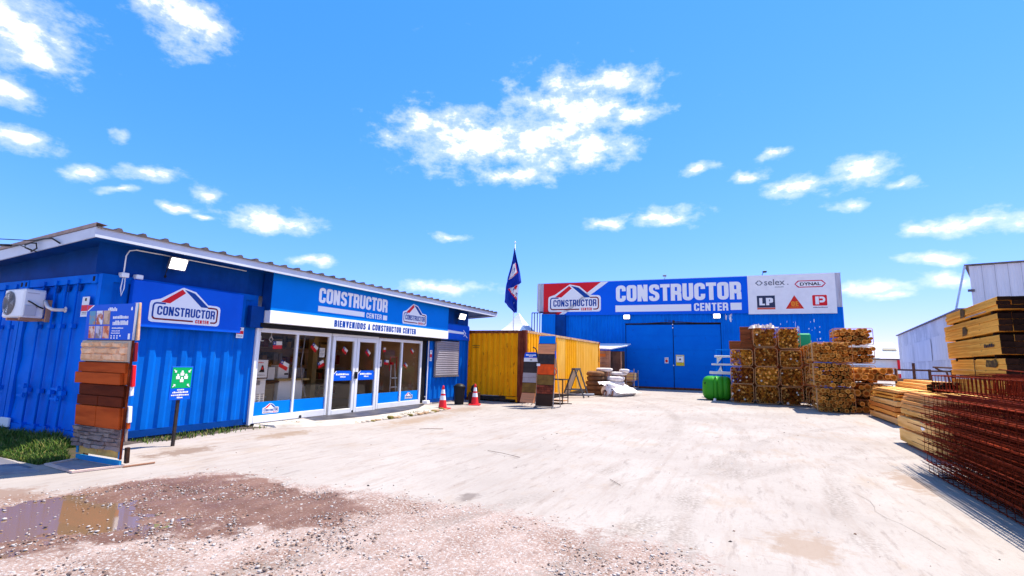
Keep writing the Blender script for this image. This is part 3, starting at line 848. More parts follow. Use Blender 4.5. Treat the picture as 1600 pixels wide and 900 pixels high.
def paper_flags():
    """small national flags: white over red, blue canton with a star"""
    fl = [(7.92, 1.72, .24, .17, 3, "upright paper flag high in the first window pane from the left"),
          (8.14, 1.27, .25, .17, -24, "tilted paper flag in front of the carton on the dark desk"),
          (8.99, 1.70, .21, .15, -38, "steeply tilted paper flag beside the grey conduit of the second pane"),
          (9.24, 1.30, .20, .15, 24, "paper flag low at the right edge of the second pane under the notice"),
          (10.02, 1.66, .19, .14, -36, "paper flag on the left door leaf above the blue push banner"),
          (10.92, 1.62, .19, .14, -40, "paper flag on the right door leaf above the blue push banner"),
          (11.62, 1.72, .12, .13, 8, "dim narrow paper flag at the top left of the third window"),
          (11.74, 1.36, .20, .14, -5, "paper flag beside the small notice of the third window"),
          (12.96, 1.72, .17, .13, -40, "paper flag high in the last window pane on the right"),
          (12.67, 1.27, .19, .14, -35, "paper flag in front of the step ladder's red top")]
    for y, z, w, h, a, lab in fl:
        t = thing("paper_flag", lab, "flag", (-9.503, y, z), group="small paper flags in the shop windows")
        c, s = math.cos(math.radians(a)), math.sin(math.radians(a))
        T = frame((-9.503, y, z), (0, c, s), (0, -s, c))
        q = MB(m_whitep); q.T = T; q.prism([(-w / 2 + w * .34, 0), (w / 2, 0), (w / 2, h / 2), (-w / 2 + w * .34, h / 2)], 0, .003); q.build("white_field", t)
        q = MB(m_red); q.T = T; q.prism([(-w / 2, -h / 2), (w / 2, -h / 2), (w / 2, 0), (-w / 2, 0)], 0, .003); q.build("red_field", t)
        q = MB(m_navy); q.T = T; q.prism([(-w / 2, 0), (-w / 2 + w * .34, 0), (-w / 2 + w * .34, h / 2), (-w / 2, h / 2)], 0, .003); q.build("blue_canton", t)
        q = MB(m_whitep); q.T = T; cx, cy, R = -w / 2 + w * .17, h * .25, h * .15
        q.prism([(cx + (R if i % 2 == 0 else R * .4) * math.sin(i * PI / 5), cy + (R if i % 2 == 0 else R * .4) * math.cos(i * PI / 5)) for i in range(10)], .0045); q.build("star", t)
paper_flags()

def shop_fittings():
    # illuminated-style sign box
    t = thing("sign_box", "royal blue sign box with a white house emblem on the shop's left wall", "sign", (-9.36, 5.85, 1.92))
    q = MB(m_sign_blue); q.cbox(XW + .006, 4.80, 1.925, -9.33, 6.85, 2.72, .008); q.build("sign_case", t)
    house_logo(t, ywall(5.08, 2.025, -9.328), 1.29)
    # flood lights
    for y0, y1, z0, z1, lab in ((5.28, 5.56, 3.00, 3.20, "lit floodlight under the eave above the house emblem sign box"), (15.36, 15.78, 2.95, 3.15, "lit floodlight under the eave above the roller shutter")):
        ym = (y0 + y1) / 2
        t = thing("floodlight", lab, "floodlight", (-9.4, ym, z0))
        T = frame((-9.27, y0, z0), (0, 1, 0), Vector((.35, 0, 1)))
        q = MB(m_steel); q.T = T; q.prism(rrect(-.015, -.015, y1 - y0 + .015, z1 - z0 + .015, .02), -.045, 0); q.build("lamp_case", t)
        q = MB(m_lamp); q.T = T; q.prism(rrect(0, 0, y1 - y0, z1 - z0, .01), .003); q.build("lamp_face", t)
        q = MB(m_steel); q.box(-9.45, ym - .03, z0 + .05, -9.30, ym + .03, z0 + .08); q.build("bracket", t)
        q = MB(m_black); q.tube([(-9.40, ym - .08, z0 + .05), (-9.42, ym - .1, z0 - .12)], .008, 6); q.lathe([(.0, -.03), (.022, -.015), (.022, .015), (0, .03)], 8, (-9.41, ym - .1, z0 - .14)); q.build("sensor", t)
    for y0, y1, lab in ((4.62, 4.73, "white junction box at the foot of the bent conduit"), (4.84, 4.95, "white junction box just above the corner of the emblem sign box")):
        q = MB(m_white); q.cbox(XW - .04, y0, 2.735, -9.37, y1, 2.815, .008); single(q, "junction_box", lab, "junction box", (XW, y0, 2.73), "junction boxes on the shop wall")
    q = MB(m_white); q.smooth = True
    q.tube([(-9.41, 4.66, 2.80), (-9.41, 4.66, 3.10), (-9.41, 4.70, 3.20), (-9.41, 4.80, 3.235), (-9.41, 5.25, 3.24), (-9.41, 6.9, 3.235)], .011, 8)
    q.tube([(-9.41, 4.66, 2.74), (-9.40, 4.64, 2.55), (-9.40, 4.66, 2.42), (-9.40, 4.69, 2.55), (-9.41, 4.69, 2.74)], .009, 6)
    single(q, "conduit", "thin white conduit bending up under the eave from the junction box", "conduit", (XW, 4.7, 2.8))
    # notices on walls
    for x0, x1, z0, z1, wall, lab, up in ((-9.9, -9.69, 2.05, 2.38, 'end', "white and red notice on the end wall beside the leaning display", .5),
                                         (6.84, 7.0, 1.83, 2.05, 'front', "white and red notice beside the left window jamb", .6),
                                         (13.87, 13.99, 1.42, 1.80, 'front', "small white and red sticker left of the roller shutter", .55)):
        T = ywall(x0, z0, XW + .010) if wall == 'front' else frame((x0, 4.386 + .03 - .05, z0), (1, 0, 0), (0, 0, 1))
        loc = (XW, x0, z0) if wall == 'front' else (x0, 4.37, z0)
        t = thing("wall_notice", lab, "notice", loc)
        w, h = x1 - x0, z1 - z0
        if x0 > 13: h = .36
        q = MB(m_paper); q.T = T; q.prism([(0, 0), (w, 0), (w, h), (0, h)], 0, .004); q.build("notice_sheet", t)
        q = MB(m_red); q.T = T; q.prism([(0.005, h * (up - .22)), (w - .005, h * (up - .22)), (w - .005, h * (up + .08)), (.005, h * (up + .08))], .006); q.build("red_band", t)
        q = MB(m_black); q.T = T; q.prism(rrect(w * .38, h * .78, w * .62, h * .93, .01), .006)
        bars(q, w * .15, h * .12, w * .7, h * .03, .006, 6, 1); bars(q, w * .15, h * .2, w * .7, h * .03, .006, 6, 4); q.build("notice_print", t)
    # arrow board over the shutter
    t = thing("arrow_sign", "blue board with a white arrow pointing right above the shutter", "sign", (XW, 15.6, 2.2))
    q = MB(m_sign_blue); q.box(XW + .006, 14.515, 2.20, -9.41, 16.40, 2.72); q.build("sign_board", t)
    q = MB(m_whitep); q.T = ywall(0, 0, -9.406)
    q.prism([(14.53, 2.43), (16.0, 2.42), (16.0, 2.50), (14.53, 2.53)], 0); stroke(q, [(15.95, 2.57), (16.12, 2.46), (15.98, 2.34)], .035, .0005); stroke(q, [(16.10, 2.40), (16.25, 2.30)], .03, .001)
    q.build("arrow_print", t)
    # wall-mounted air conditioner
    t = thing("air_conditioner", "white outdoor air conditioner unit on the blue end wall", "air conditioner", (-11.26, 4.2, 2.03))
    y0, y1 = 4.0, 4.30
    q = MB(m_white); q.cbox(-11.62, y0, 2.03, -10.93, y1, 2.515, .022); q.build("case", t)
    T = frame((-11.40, y0 - .002, 2.275), (1, 0, 0), (0, 0, 1))
    q = MB(m_steel); q.T = T
    for R in (.205, .17, .135, .10, .065, .03):
        pts = [(R * math.cos(k * PI / 14), R * math.sin(k * PI / 14), .012) for k in range(29)]; q.tube(pts, .0045, 4, False)
    for k in range(12): a = k * PI / 6; q.tube([(.03 * math.cos(a), .03 * math.sin(a), .012), (.205 * math.cos(a), .205 * math.sin(a), .012)], .003, 4, False)
    q.build("fan_grille", t)
    q = MB(mat("fan_shade", (.22, .20, .20), .6)); q.T = T; q.prism([(.20 * math.cos(k * PI / 16), .20 * math.sin(k * PI / 16)) for k in range(32)], .004); fan = q.build("fan_recess", t)
    q = MB(m_white); q.T = T
    for k in range(3):
        a = k * 2 * PI / 3; q.add([(.03 * math.cos(a), .03 * math.sin(a), .007), (.17 * math.cos(a - .3), .17 * math.sin(a - .3), .006), (.18 * math.cos(a + .35), .18 * math.sin(a + .35), .009)], [(0, 1, 2)])
    q.build("fan_blade", t)
    q = MB(mat("grey_cover", (.55, .53, .55), .5)); q.cbox(-10.93, 4.02, 2.06, -10.905, 4.18, 2.24, .006); q.box(-10.93, 4.04, 2.44, -10.924, 4.2, 2.452); q.build("service_cover", t)
    q = MB(m_black); q.tube([(-10.92, 4.06, 2.31), (-10.88, 4.1, 2.28), (-10.89, 4.2, 2.22), (-10.92, 4.27, 2.2)], .012, 6); q.build("power_lead", t)
    q = MB(mat("bracket_wood", (.42, .22, .14), .6)); q.box(-11.50, 4.02, 1.985, -11.45, 4.36, 2.028); q.box(-11.06, 4.02, 1.985, -11.01, 4.36, 2.028); q.box(-11.60, 4.31, 1.985, -10.95, 4.352, 2.025); q.box(-10.905, 4.30, 1.97, -10.86, 4.36, 2.35); q.build("mounting_bracket", t)
    q = MB(mat("pipe_wrap", (.62, .50, .46), .6, col2=(.75, .72, .72), ns=8)); q.smooth = True
    q.tube([(-10.88, 4.27, 2.33), (-10.79, 4.25, 2.28), (-10.70, 4.24, 2.22), (-10.60, 4.27, 2.175), (-10.50, 4.32, 2.17), (-10.44, 4.40, 2.18)], .028, 10)
    q.lathe([(.05, 0), (.05, .012), (.03, .02)], 12, (-10.44, 4.375, 2.18), 'y'); q.build("insulated_pipe", t)
    # cables at the roof edge
    t = thing("overhead_cable", "black cables with a loop tied at the shop's roof edge", "cable", (-10.4, 3.95, 3.3))
    q = MB(m_black); q.smooth = True
    q.tube([(-60, -9, 6.9), (-30, -1.7, 4.9), (-14, 3.3, 3.55), (-10.75, 3.93, 3.31)], .008, 5); q.tube([(-60, -8.6, 6.0), (-30, -1.5, 4.4), (-13, 3.6, 3.33), (-11.15, 3.92, 3.26), (-10.55, 3.93, 3.10)], .008, 5); q.build("cable_run", t)
    q = MB(m_black); q.smooth = True
    q.tube([(-10.75, 3.94, 3.31), (-10.4, 3.93, 3.31), (-10.15, 3.94, 3.30), (-9.9, 3.95, 3.20)], .012, 6)
    q.tube([(-10.75, 3.94, 3.14), (-10.95, 3.92, 3.20), (-10.98, 3.92, 3.25), (-10.8, 3.92, 3.27), (-10.6, 3.92, 3.25), (-10.55, 3.92, 3.16), (-10.75, 3.93, 3.12)], .012, 6); q.build("cable_loop", t)
    q = MB(m_black); q.smooth = True; q.tube([(-11.62, 3.83, 3.28), (-11.37, 3.88, 3.265)], .022, 8); q.build("cable_joint", t)
    # little white socket plate low on the end wall
    q = MB(m_paper); q.cbox(-12.0, 4.34, .14, -11.68, 4.38, .30, .01); single(q, "cover_plate", "small pale cover plate low on the end wall above the grass", "plate", (-11.85, 4.38, .14))
shop_fittings()
# ------------------------------------------------------------------ ground
def vnoise(x, y, seed=0):
    """value noise on numpy arrays"""
    xi = np.floor(x).astype(int); yi = np.floor(y).astype(int); xf = x - xi; yf = y - yi
    def h(a, b):
        n = (a * 374761393 + b * 668265263 + seed * 1442695041) & 0x7fffffff
        n = ((n ^ (n >> 13)) * 1274126177) & 0x7fffffff
        return ((n ^ (n >> 16)) & 0xffff) / 65535.0
    u = xf * xf * (3 - 2 * xf); v = yf * yf * (3 - 2 * yf)
    return (h(xi, yi) * (1 - u) + h(xi + 1, yi) * u) * (1 - v) + (h(xi, yi + 1) * (1 - u) + h(xi + 1, yi + 1) * u) * v
def fbm(x, y, o=4, seed=0):
    s = 0; a = .5; t = 0
    for i in range(o):
        s = s + a * vnoise(x * 2 ** i, y * 2 ** i, seed + i); t += a; a *= .55
    return s / t
def poly_sd(px, py, poly):
    """signed distance to a polygon, positive inside"""
    d = np.full(px.shape, 1e9); ins = np.zeros(px.shape, bool); n = len(poly)
    for i in range(n):
        ax, ay = poly[i]; bx, by = poly[(i + 1) % n]
        ex, ey = bx - ax, by - ay; t = np.clip(((px - ax) * ex + (py - ay) * ey) / (ex * ex + ey * ey), 0, 1)
        d = np.minimum(d, np.hypot(px - ax - t * ex, py - ay - t * ey))
        c = ((ay > py) != (by > py)) & (px < (bx - ax) * (py - ay) / (by - ay + 1e-12) + ax); ins ^= c
    return np.where(ins, d, -d)
DIRT = [(-7.4, .2), (-7.0, 2.3), (-6.62, 3.02), (-6.57, 3.6), (-6.17, 4.42), (-5.4, 4.55), (-4.52, 4.5), (-3.25, 4.62), (-2.54, 4.64), (-1.76, 4.61), (-1.15, 4.58), (-.58, 4.42), (-.2, 4.16), (.3, 3.7), (1.2, 2.6), (2.2, .2)]
PUDDLE = [(-7.6, 2.0), (-6.5, 2.50), (-6.33, 2.88), (-5.81, 3.13), (-5.16, 3.04), (-4.80, 2.76), (-5.15, 2.47), (-5.46, 2.1), (-5.9, 1.6), (-7.0, 1.2)]
WET = [(-6.6, 3.7), (-6.2, 4.36), (-5.26, 4.44), (-4.0, 4.45), (-3.2, 4.1), (-3.6, 3.5), (-4.0, 3.1), (-4.6, 2.4), (-5.2, 1.4), (-8, .6), (-8, 2.0), (-6.5, 2.6)]

STAINS = ((-7.83, 5.0, .28, .55, (.17, .105, .07)), (-6.95, 2.72, .40, .26, (.20, .12, .085)), (.42, 5.10, .30, .42, (.28, .205, .155)), (-2.8, 4.99, .12, .18, (.15, .12, .11)), (-8.0, 7.0, .3, .7, (.24, .165, .11)), (2.0, 8.6, .2, .8, (.27, .19, .14)), (-7.7, 13.2, .5, 1.0, (.26, .19, .14)), (-7.3, 10.4, .35, 1.5, (.28, .20, .14)))
def m_ground():
    m = bpy.data.materials.new("yard_ground"); m.use_nodes = True
    nt = m.node_tree; N, L = nt.nodes, nt.links; b = N["Principled BSDF"]; b.inputs["Roughness"].default_value = .9
    b.inputs["Specular IOR Level"].default_value = .25
    tc = N.new("ShaderNodeTexCoord")
    def noise(scale, st=(1, 1, 1), det=6, rg=.6, rot=0):
        mp = N.new("ShaderNodeMapping"); mp.inputs["Scale"].default_value = st; mp.inputs["Rotation"].default_value = (0, 0, rot)
        L.new(tc.outputs["Object"], mp.inputs[0])
        n = N.new("ShaderNodeTexNoise"); n.inputs["Scale"].default_value = scale; n.inputs["Detail"].default_value = det; n.inputs["Roughness"].default_value = rg
        L.new(mp.outputs[0], n.inputs["Vector"]); return n.outputs["Fac"]
    def rng(v, a, c, lo=0, hi=1):
        r = N.new("ShaderNodeMapRange"); r.inputs["From Min"].default_value = a; r.inputs["From Max"].default_value = c
        r.inputs["To Min"].default_value = lo; r.inputs["To Max"].default_value = hi; L.new(v, r.inputs["Value"]); return r.outputs[0]
    def mix(f, a, c):
        x = N.new("ShaderNodeMix"); x.data_type = 'RGBA'
        if isinstance(f, float): x.inputs[0].default_value = f
        else: L.new(f, x.inputs[0])
        for s, v in ((6, a), (7, c)):
            if isinstance(v, tuple): x.inputs[s].default_value = (*v, 1)
            else: L.new(v, x.inputs[s])
        return x.outputs[2]
    def mul(a, c):
        x = N.new("ShaderNodeMath"); x.operation = 'MULTIPLY'; L.new(a, x.inputs[0]); L.new(c, x.inputs[1]); return x.outputs[0]
    # concrete: pale, worn along the driving direction, some rusty and dusty patches
    con = mix(rng(noise(.45), .35, .65), (.392, .350, .326), (.315, .276, .254))
    con = mix(rng(noise(2.2, (3.0, .35, 1), 7, .68, .12), .50, .70, 0, .65), con, (.28, .225, .195))
    con = mix(rng(noise(1.1, (1, .5, 1), 7, .68, -.5), .55, .72, 0, .65), con, (.31, .225, .16))
    con = mix(rng(noise(9, (1.0, .22, 1), 5, .7, .35), .56, .68, 0, .55), con, (.19, .155, .14))
    con = mix(rng(noise(7, (.25, 1.2, 1), 5, .7, .2), .62, .72, 0, .40), con, (.20, .165, .15))
    con = mix(rng(noise(24, (1, .5, 1), 6, .75), .50, .64, 0, .26), con, (.25, .205, .185))
    con = mix(rng(noise(38, (1, 1, 1), 3, .6), .66, .72, 0, .5), con, (.16, .13, .12))
    # worn earth and chippings
    spk = noise(42, (1, 1, 1), 4, .75); spk2 = noise(17, (1, .6, 1), 5, .7, .3)
    dirt = mix(rng(noise(1.3, (1, .6, 1), 6, .65), .40, .60), (.36, .27, .238), (.225, .138, .108))
    dirt = mix(rng(spk, .50, .62), dirt, (.44, .41, .40))
    dirt = mix(rng(spk2, .57, .66, 0, .75), dirt, (.17, .11, .095))
    dirt = mix(rng(noise(85, (1, 1, 1), 2, .5), .62, .68, 0, .9), dirt, (.10, .07, .065))
    wet = mix(rng(noise(2.5, (1, .6, 1)), .4, .65), (.135, .068, .046), (.21, .118, .085))
    wet = mix(rng(spk, .60, .66), wet, (.46, .42, .40))
    wet = mix(rng(spk2, .62, .70, 0, .8), wet, (.07, .04, .03))
    A = N.new("ShaderNodeAttribute"); A.attribute_name = "dirt"; W = N.new("ShaderNodeAttribute"); W.attribute_name = "wet"
    da, wa = A.outputs["Fac"], W.outputs["Fac"]
    edge = N.new("ShaderNodeMath"); edge.operation = 'ADD'; L.new(da, edge.inputs[0]); L.new(rng(noise(6, (1, 1, 1), 6, .7), .3, .7, -.35, .35), edge.inputs[1])
    wedge = N.new("ShaderNodeMath"); wedge.operation = 'ADD'; L.new(wa, wedge.inputs[0]); L.new(rng(noise(3.5, (1, 1, 1), 7, .72), .3, .7, -.5, .5), wedge.inputs[1])
    c = mix(rng(edge.outputs[0], .35, .65), con, dirt)
    wf = mul(rng(wedge.outputs[0], .35, .7), rng(edge.outputs[0], .3, .5))
    c = mix(wf, c, wet)
    # faint tyre tracks sweeping from the gate toward the warehouse
    tread = noise(26, (1, 1, 1), 3, .6); patch = noise(.8, (1, 1, 1), 3, .5)
    for cx, cy, R in ((16.0, 6.0, 15.1), (16.0, 6.0, 16.6), (-22.0, 11.0, 20.6), (-22.0, 11.0, 22.0), (9.0, 3.0, 10.2)):
        mp = N.new("ShaderNodeMapping"); mp.inputs["Location"].default_value = (-cx, -cy, 0); mp.inputs["Scale"].default_value = (1, 1, 0)
        L.new(tc.outputs["Object"], mp.inputs[0]); ln = N.new("ShaderNodeVectorMath"); ln.operation = 'LENGTH'; L.new(mp.outputs[0], ln.inputs[0])
        sb = N.new("ShaderNodeMath"); sb.operation = 'SUBTRACT'; L.new(ln.outputs["Value"], sb.inputs[0]); sb.inputs[1].default_value = R
        ab = N.new("ShaderNodeMath"); ab.operation = 'ABSOLUTE'; L.new(sb.outputs[0], ab.inputs[0])
        f = mul(mul(rng(ab.outputs[0], .17, .08, 0, .8), rng(tread, .40, .62)), rng(patch, .42, .60))
        c = mix(f, c, (.215, .18, .158))
    # old brown spills with ragged edges
    ragged = noise(5, (1, 1, 1), 7, .72)
    for cx, cy, rx, ry, col in STAINS:
        mp = N.new("ShaderNodeMapping"); mp.vector_type = 'POINT'; mp.inputs["Scale"].default_value = (1 / rx, 1 / ry, 0); mp.inputs["Location"].default_value = (-cx / rx, -cy / ry, 0)
        L.new(tc.outputs["Object"], mp.inputs[0]); ln = N.new("ShaderNodeVectorMath"); ln.operation = 'LENGTH'; L.new(mp.outputs[0], ln.inputs[0])
        ad = N.new("ShaderNodeMath"); ad.operation = 'ADD'; L.new(ln.outputs["Value"], ad.inputs[0]); L.new(rng(ragged, .3, .7, -.7, .7), ad.inputs[1])
        c = mix(rng(ad.outputs[0], 1.15, .55, 0, .75), c, col)
    L.new(c, b.inputs["Base Color"]); L.new(rng(wf, 0, 1, .9, .45), b.inputs["Roughness"])
    bp = N.new("ShaderNodeBump"); bp.inputs["Distance"].default_value = .01
    L.new(rng(edge.outputs[0], .3, .7, .18, .8), bp.inputs["Strength"])
    L.new(noise(30, (1, 1, 1), 7, .7), bp.inputs["Height"]); L.new(bp.outputs[0], b.inputs["Normal"])
    return m
M_GROUND = m_ground()

def build_ground():
    x0, x1, y0, y1, st = -9.2, 3.6, .6, 6.6, .04
    nx, ny = int(round((x1 - x0) / st)), int(round((y1 - y0) / st))
    gx, gy = np.meshgrid(np.linspace(x0, x1, nx + 1), np.linspace(y0, y1, ny + 1))
    sd = poly_sd(gx, gy, DIRT) + (fbm(gx * 1.6, gy * 1.6, 4, 3) - .5) * .55
    dirt = np.clip(sd / .75 + .5, 0, 1)
    wsd = poly_sd(gx, gy, WET) + (fbm(gx * 1.3, gy * 2.2, 4, 9) - .5) * .8
    wet = np.clip(wsd / .5 + .5, 0, 1)
    pud = np.clip((poly_sd(gx, gy, PUDDLE) + (fbm(gx * 2.2, gy * 2.2, 4, 21) - .5) * .5) / .25 + .45, 0, 1)
    rim = np.clip(np.minimum.reduce([gx - x0, x1 - gx, gy - y0, y1 - gy]) / .5, 0, 1)
    z = dirt * ((fbm(gx * 3, gy * 3, 5, 5) - .5) * .05 + (fbm(gx * 14, gy * 14, 3, 6) - .5) * .022) - dirt * .004
    z -= pud * .030
    z = z * rim
    nV = (nx + 1) * (ny + 1)
    V = np.stack([gx.ravel(), gy.ravel(), z.ravel()], 1)
    i = np.arange(nx)[None, :] + np.arange(ny)[:, None] * (nx + 1)
    Q = np.stack([i, i + 1, i + nx + 2, i + nx + 1], -1).reshape(-1, 4)
    B = 900.0
    out = np.array([(-B, -B, 0), (B, -B, 0), (B, B, 0), (-B, B, 0), (x0, y0, 0), (x1, y0, 0), (x1, y1, 0), (x0, y1, 0)], float)
    V = np.vstack([V, out]); o = nV
    Q = np.vstack([Q, np.array([(o, o + 1, o + 5, o + 4), (o + 1, o + 2, o + 6, o + 5), (o + 2, o + 3, o + 7, o + 6), (o + 3, o, o + 4, o + 7)])])
    me = bpy.data.meshes.new("ground")
    me.vertices.add(len(V)); me.vertices.foreach_set("co", V.ravel())
    me.loops.add(Q.size); me.loops.foreach_set("vertex_index", Q.ravel().astype(np.int32))
    me.polygons.add(len(Q)); me.polygons.foreach_set("loop_start", np.arange(0, Q.size, 4, dtype=np.int32)); me.polygons.foreach_set("loop_total", np.full(len(Q), 4, np.int32))
    me.update(calc_edges=True); me.validate()
    for nm, a in (("dirt", dirt), ("wet", wet)):
        at = me.attributes.new(nm, 'FLOAT', 'POINT'); at.data.foreach_set("value", np.concatenate([(a * rim).ravel(), np.zeros(8)]).astype(np.float32))
    sm = np.ones(len(Q), bool); me.polygons.foreach_set("use_smooth", sm)
    me.materials.append(M_GROUND)
    g = bpy.data.objects.new("ground", me); SC.collection.objects.link(g); g["kind"] = "structure"
    # puddle
    mw = bpy.data.materials.new("puddle_water"); mw.use_nodes = True
    p = mw.node_tree.nodes["Principled BSDF"]; p.inputs["Base Color"].default_value = (.19, .115, .065, 1); p.inputs["Roughness"].default_value = .045; p.inputs["IOR"].default_value = 1.6; p.inputs["Specular IOR Level"].default_value = 0.9
    q = MB(mw); q.add([(-7.7, .9, -.013), (-4.5, .9, -.013), (-4.5, 3.5, -.013), (-7.7, 3.5, -.013)], [(0, 1, 2, 3)]); structure(q, "puddle")
    return gx, gy, dirt, pud
GR = build_ground()

def scatter_mesh(name, verts, faces_n, mats, mi, kind="stuff", smooth=False):
    V = np.asarray(verts, float).reshape(-1, 3); F = np.asarray(faces_n, np.int32); k = F.shape[1]
    me = bpy.data.meshes.new(name)
    me.vertices.add(len(V)); me.vertices.foreach_set("co", V.ravel())
    me.loops.add(F.size); me.loops.foreach_set("vertex_index", F.ravel())
    me.polygons.add(len(F)); me.polygons.foreach_set("loop_start", np.arange(0, F.size, k, dtype=np.int32)); me.polygons.foreach_set("loop_total", np.full(len(F), k, np.int32))
    for m in mats: me.materials.append(m)
    me.polygons.foreach_set("material_index", np.asarray(mi, np.int32)); me.update(calc_edges=True)
    o = bpy.data.objects.new(name, me); SC.collection.objects.link(o); o["kind"] = kind; return o

def gravel():
    ph = (1 + 5 ** .5) / 2
    ico = np.array([(-1, ph, 0), (1, ph, 0), (-1, -ph, 0), (1, -ph, 0), (0, -1, ph), (0, 1, ph), (0, -1, -ph), (0, 1, -ph), (ph, 0, -1), (ph, 0, 1), (-ph, 0, -1), (-ph, 0, 1)]) / 1.9
    fc = np.array([(0, 11, 5), (0, 5, 1), (0, 1, 7), (0, 7, 10), (0, 10, 11), (1, 5, 9), (5, 11, 4), (11, 10, 2), (10, 7, 6), (7, 1, 8), (3, 9, 4), (3, 4, 2), (3, 2, 6), (3, 6, 8), (3, 8, 9), (4, 9, 5), (2, 4, 11), (6, 2, 10), (8, 6, 7), (9, 8, 1)])
    gx, gy, dirt, pud = GR
    n = 24000
    px = RNG.uniform(-7.2, 1.4, n * 2); py = RNG.uniform(.9, 5.0, n * 2)
    ix = np.clip(((px + 9.2) / .04).astype(int), 0, gx.shape[1] - 1); iy = np.clip(((py - .6) / .04).astype(int), 0, gx.shape[0] - 1)
    d = dirt[iy, ix] - .93 * pud[iy, ix]
    keep = RNG.random(n * 2) < d * .9 + .008
    px, py = px[keep][:n], py[keep][:n]; n = len(px)
    sz = RNG.gamma(1.3, .0030, n) + .0024; sz = np.minimum(sz, .015)
    a = RNG.uniform(0, 2 * PI, n); ex = RNG.uniform(.7, 1.5, n); ez = RNG.uniform(.3, .7, n)
    V = ico[None] * (1 + RNG.uniform(-.25, .25, (n, 12, 1)))
    V = V * np.stack([sz * ex, sz, sz * ez], 1)[:, None, :]
    c, s = np.cos(a)[:, None], np.sin(a)[:, None]
    X = V[..., 0] * c - V[..., 1] * s + px[:, None]; Y = V[..., 0] * s + V[..., 1] * c + py[:, None]
    Z = V[..., 2] + (sz * ez * .35)[:, None] - .006
    VV = np.stack([X, Y, Z], -1)
    F = (fc[None] + 12 * np.arange(n)[:, None, None]).reshape(-1, 3)
    ms = [mat("pebble_grey", (.45, .41, .39), .8), mat("pebble_pale", (.47, .40, .37), .8), mat("pebble_dark", (.13, .09, .08), .8), mat("pebble_brown", (.30, .20, .15), .8)]
    mi = np.repeat(RNG.choice(4, n, p=[.40, .09, .22, .29]), 20)
    scatter_mesh("gravel", VV.reshape(-1, 3), F, ms, mi)
gravel()

def grass(name, n, fx, fy, hf, seed):
    r = np.random.default_rng(seed)
    x = fx(r, n); y = fy(r, n, x); h = hf(r, n, x, y)
    a = r.uniform(0, 2 * PI, n); w = r.uniform(.004, .010, n); lean = r.uniform(.1, .75, n) * h; b = r.uniform(0, 2 * PI, n)
    ca, sa = np.cos(a) * w, np.sin(a) * w; lx, ly = np.cos(b) * lean, np.sin(b) * lean
    z0 = np.full(n, -.01)
    V = np.stack([np.stack([x - ca, y - sa, z0], -1), np.stack([x + ca, y + sa, z0], -1),
                  np.stack([x + lx * .35 + ca * .8, y + ly * .35 + sa * .8, h * .6], -1), np.stack([x + lx * .35 - ca * .8, y + ly * .35 - sa * .8, h * .6], -1),
                  np.stack([x + lx, y + ly, h], -1)], 1)
    i = 5 * np.arange(n)[:, None]
    F = np.concatenate([np.stack([i[:, 0], i[:, 0] + 1, i[:, 0] + 2], -1), np.stack([i[:, 0], i[:, 0] + 2, i[:, 0] + 3], -1), np.stack([i[:, 0] + 3, i[:, 0] + 2, i[:, 0] + 4], -1)])
    mi = np.tile(r.choice(4, n, p=[.33, .30, .20, .17]), 3)
    scatter_mesh(name, V.reshape(-1, 3), F, GRASS, mi)
GRASS = [mat("grass_deep", (.035, .09, .012), .6), mat("grass_mid", (.065, .13, .015), .6), mat("grass_light", (.13, .19, .025), .6), mat("grass_dry", (.22, .19, .06), .7)]
q = MB(mat("soil", (.07, .05, .03), .95, col2=(.04, .05, .015), ns=6, bump=.4)); q.add([(-14.5, 3.42, .004), (-9.6, 3.50, .004), (-8.42, 3.50, .004), (-8.5, 4.1, .004), (-9.40, 4.40, .004), (-14.5, 4.40, .004)], [(0, 1, 2, 3, 4, 5)]); structure(q, "soil_bed")
grass("grass", 16000, lambda r, n: r.uniform(-13.5, -8.45, n), lambda r, n, x: np.where(x > -9.45, 3.50 + r.random(n) ** 1.2 * np.clip(.65 - (x + 9.45) * .3, .1, 1), 3.45 + r.random(n) * .93),
      lambda r, n, x, y: (.03 + .12 * np.clip((y - 3.5) / .9, 0, 1) * r.uniform(.3, 1.3, n) + .03 * r.random(n)) * np.clip(fbm(x * 2.2, y * 2.2, 3, 4) * 2.1 - .15, .25, 1.7), 3)
grass("weeds", 800, lambda r, n: -9.43 + r.random(n) ** 1.6 * .5, lambda r, n, x: np.where(r.random(n) < .75, r.uniform(5.1, 6.7, n), r.uniform(6.5, 8.2, n)),
      lambda r, n, x, y: .02 + .07 * r.random(n) * fbm(x * 3, y * 3, 3, 8) * 1.6, 5)
grass("weeds", 260, lambda r, n: -8.12 + r.normal(0, .05, n), lambda r, n, x: 11.2 + r.normal(0, .45, n), lambda r, n, x, y: .03 + .06 * r.random(n), 6)

m_soil_dk = mat("dark_damp_soil", (.06, .045, .04), .8, col2=(.12, .09, .08), ns=6, bump=.4)
q = MB(m_soil_dk)
r_ = random.Random(4); pts = [(-9.46, 4.45)]; y = 4.45
top = []
while y < 9.0: top.append((-9.46 + (.42 if y < 6.8 else .30) * r_.uniform(.7, 1.2) * (1 if y < 8 else .5), y)); y += .18
q.add([(-9.46, 4.45, .004)] + [(a, b, .004) for a, b in top] + [(-9.46, 9.0, .004)], [tuple(range(len(top) + 2))][::-1]); structure(q, "wall_foot_soil")

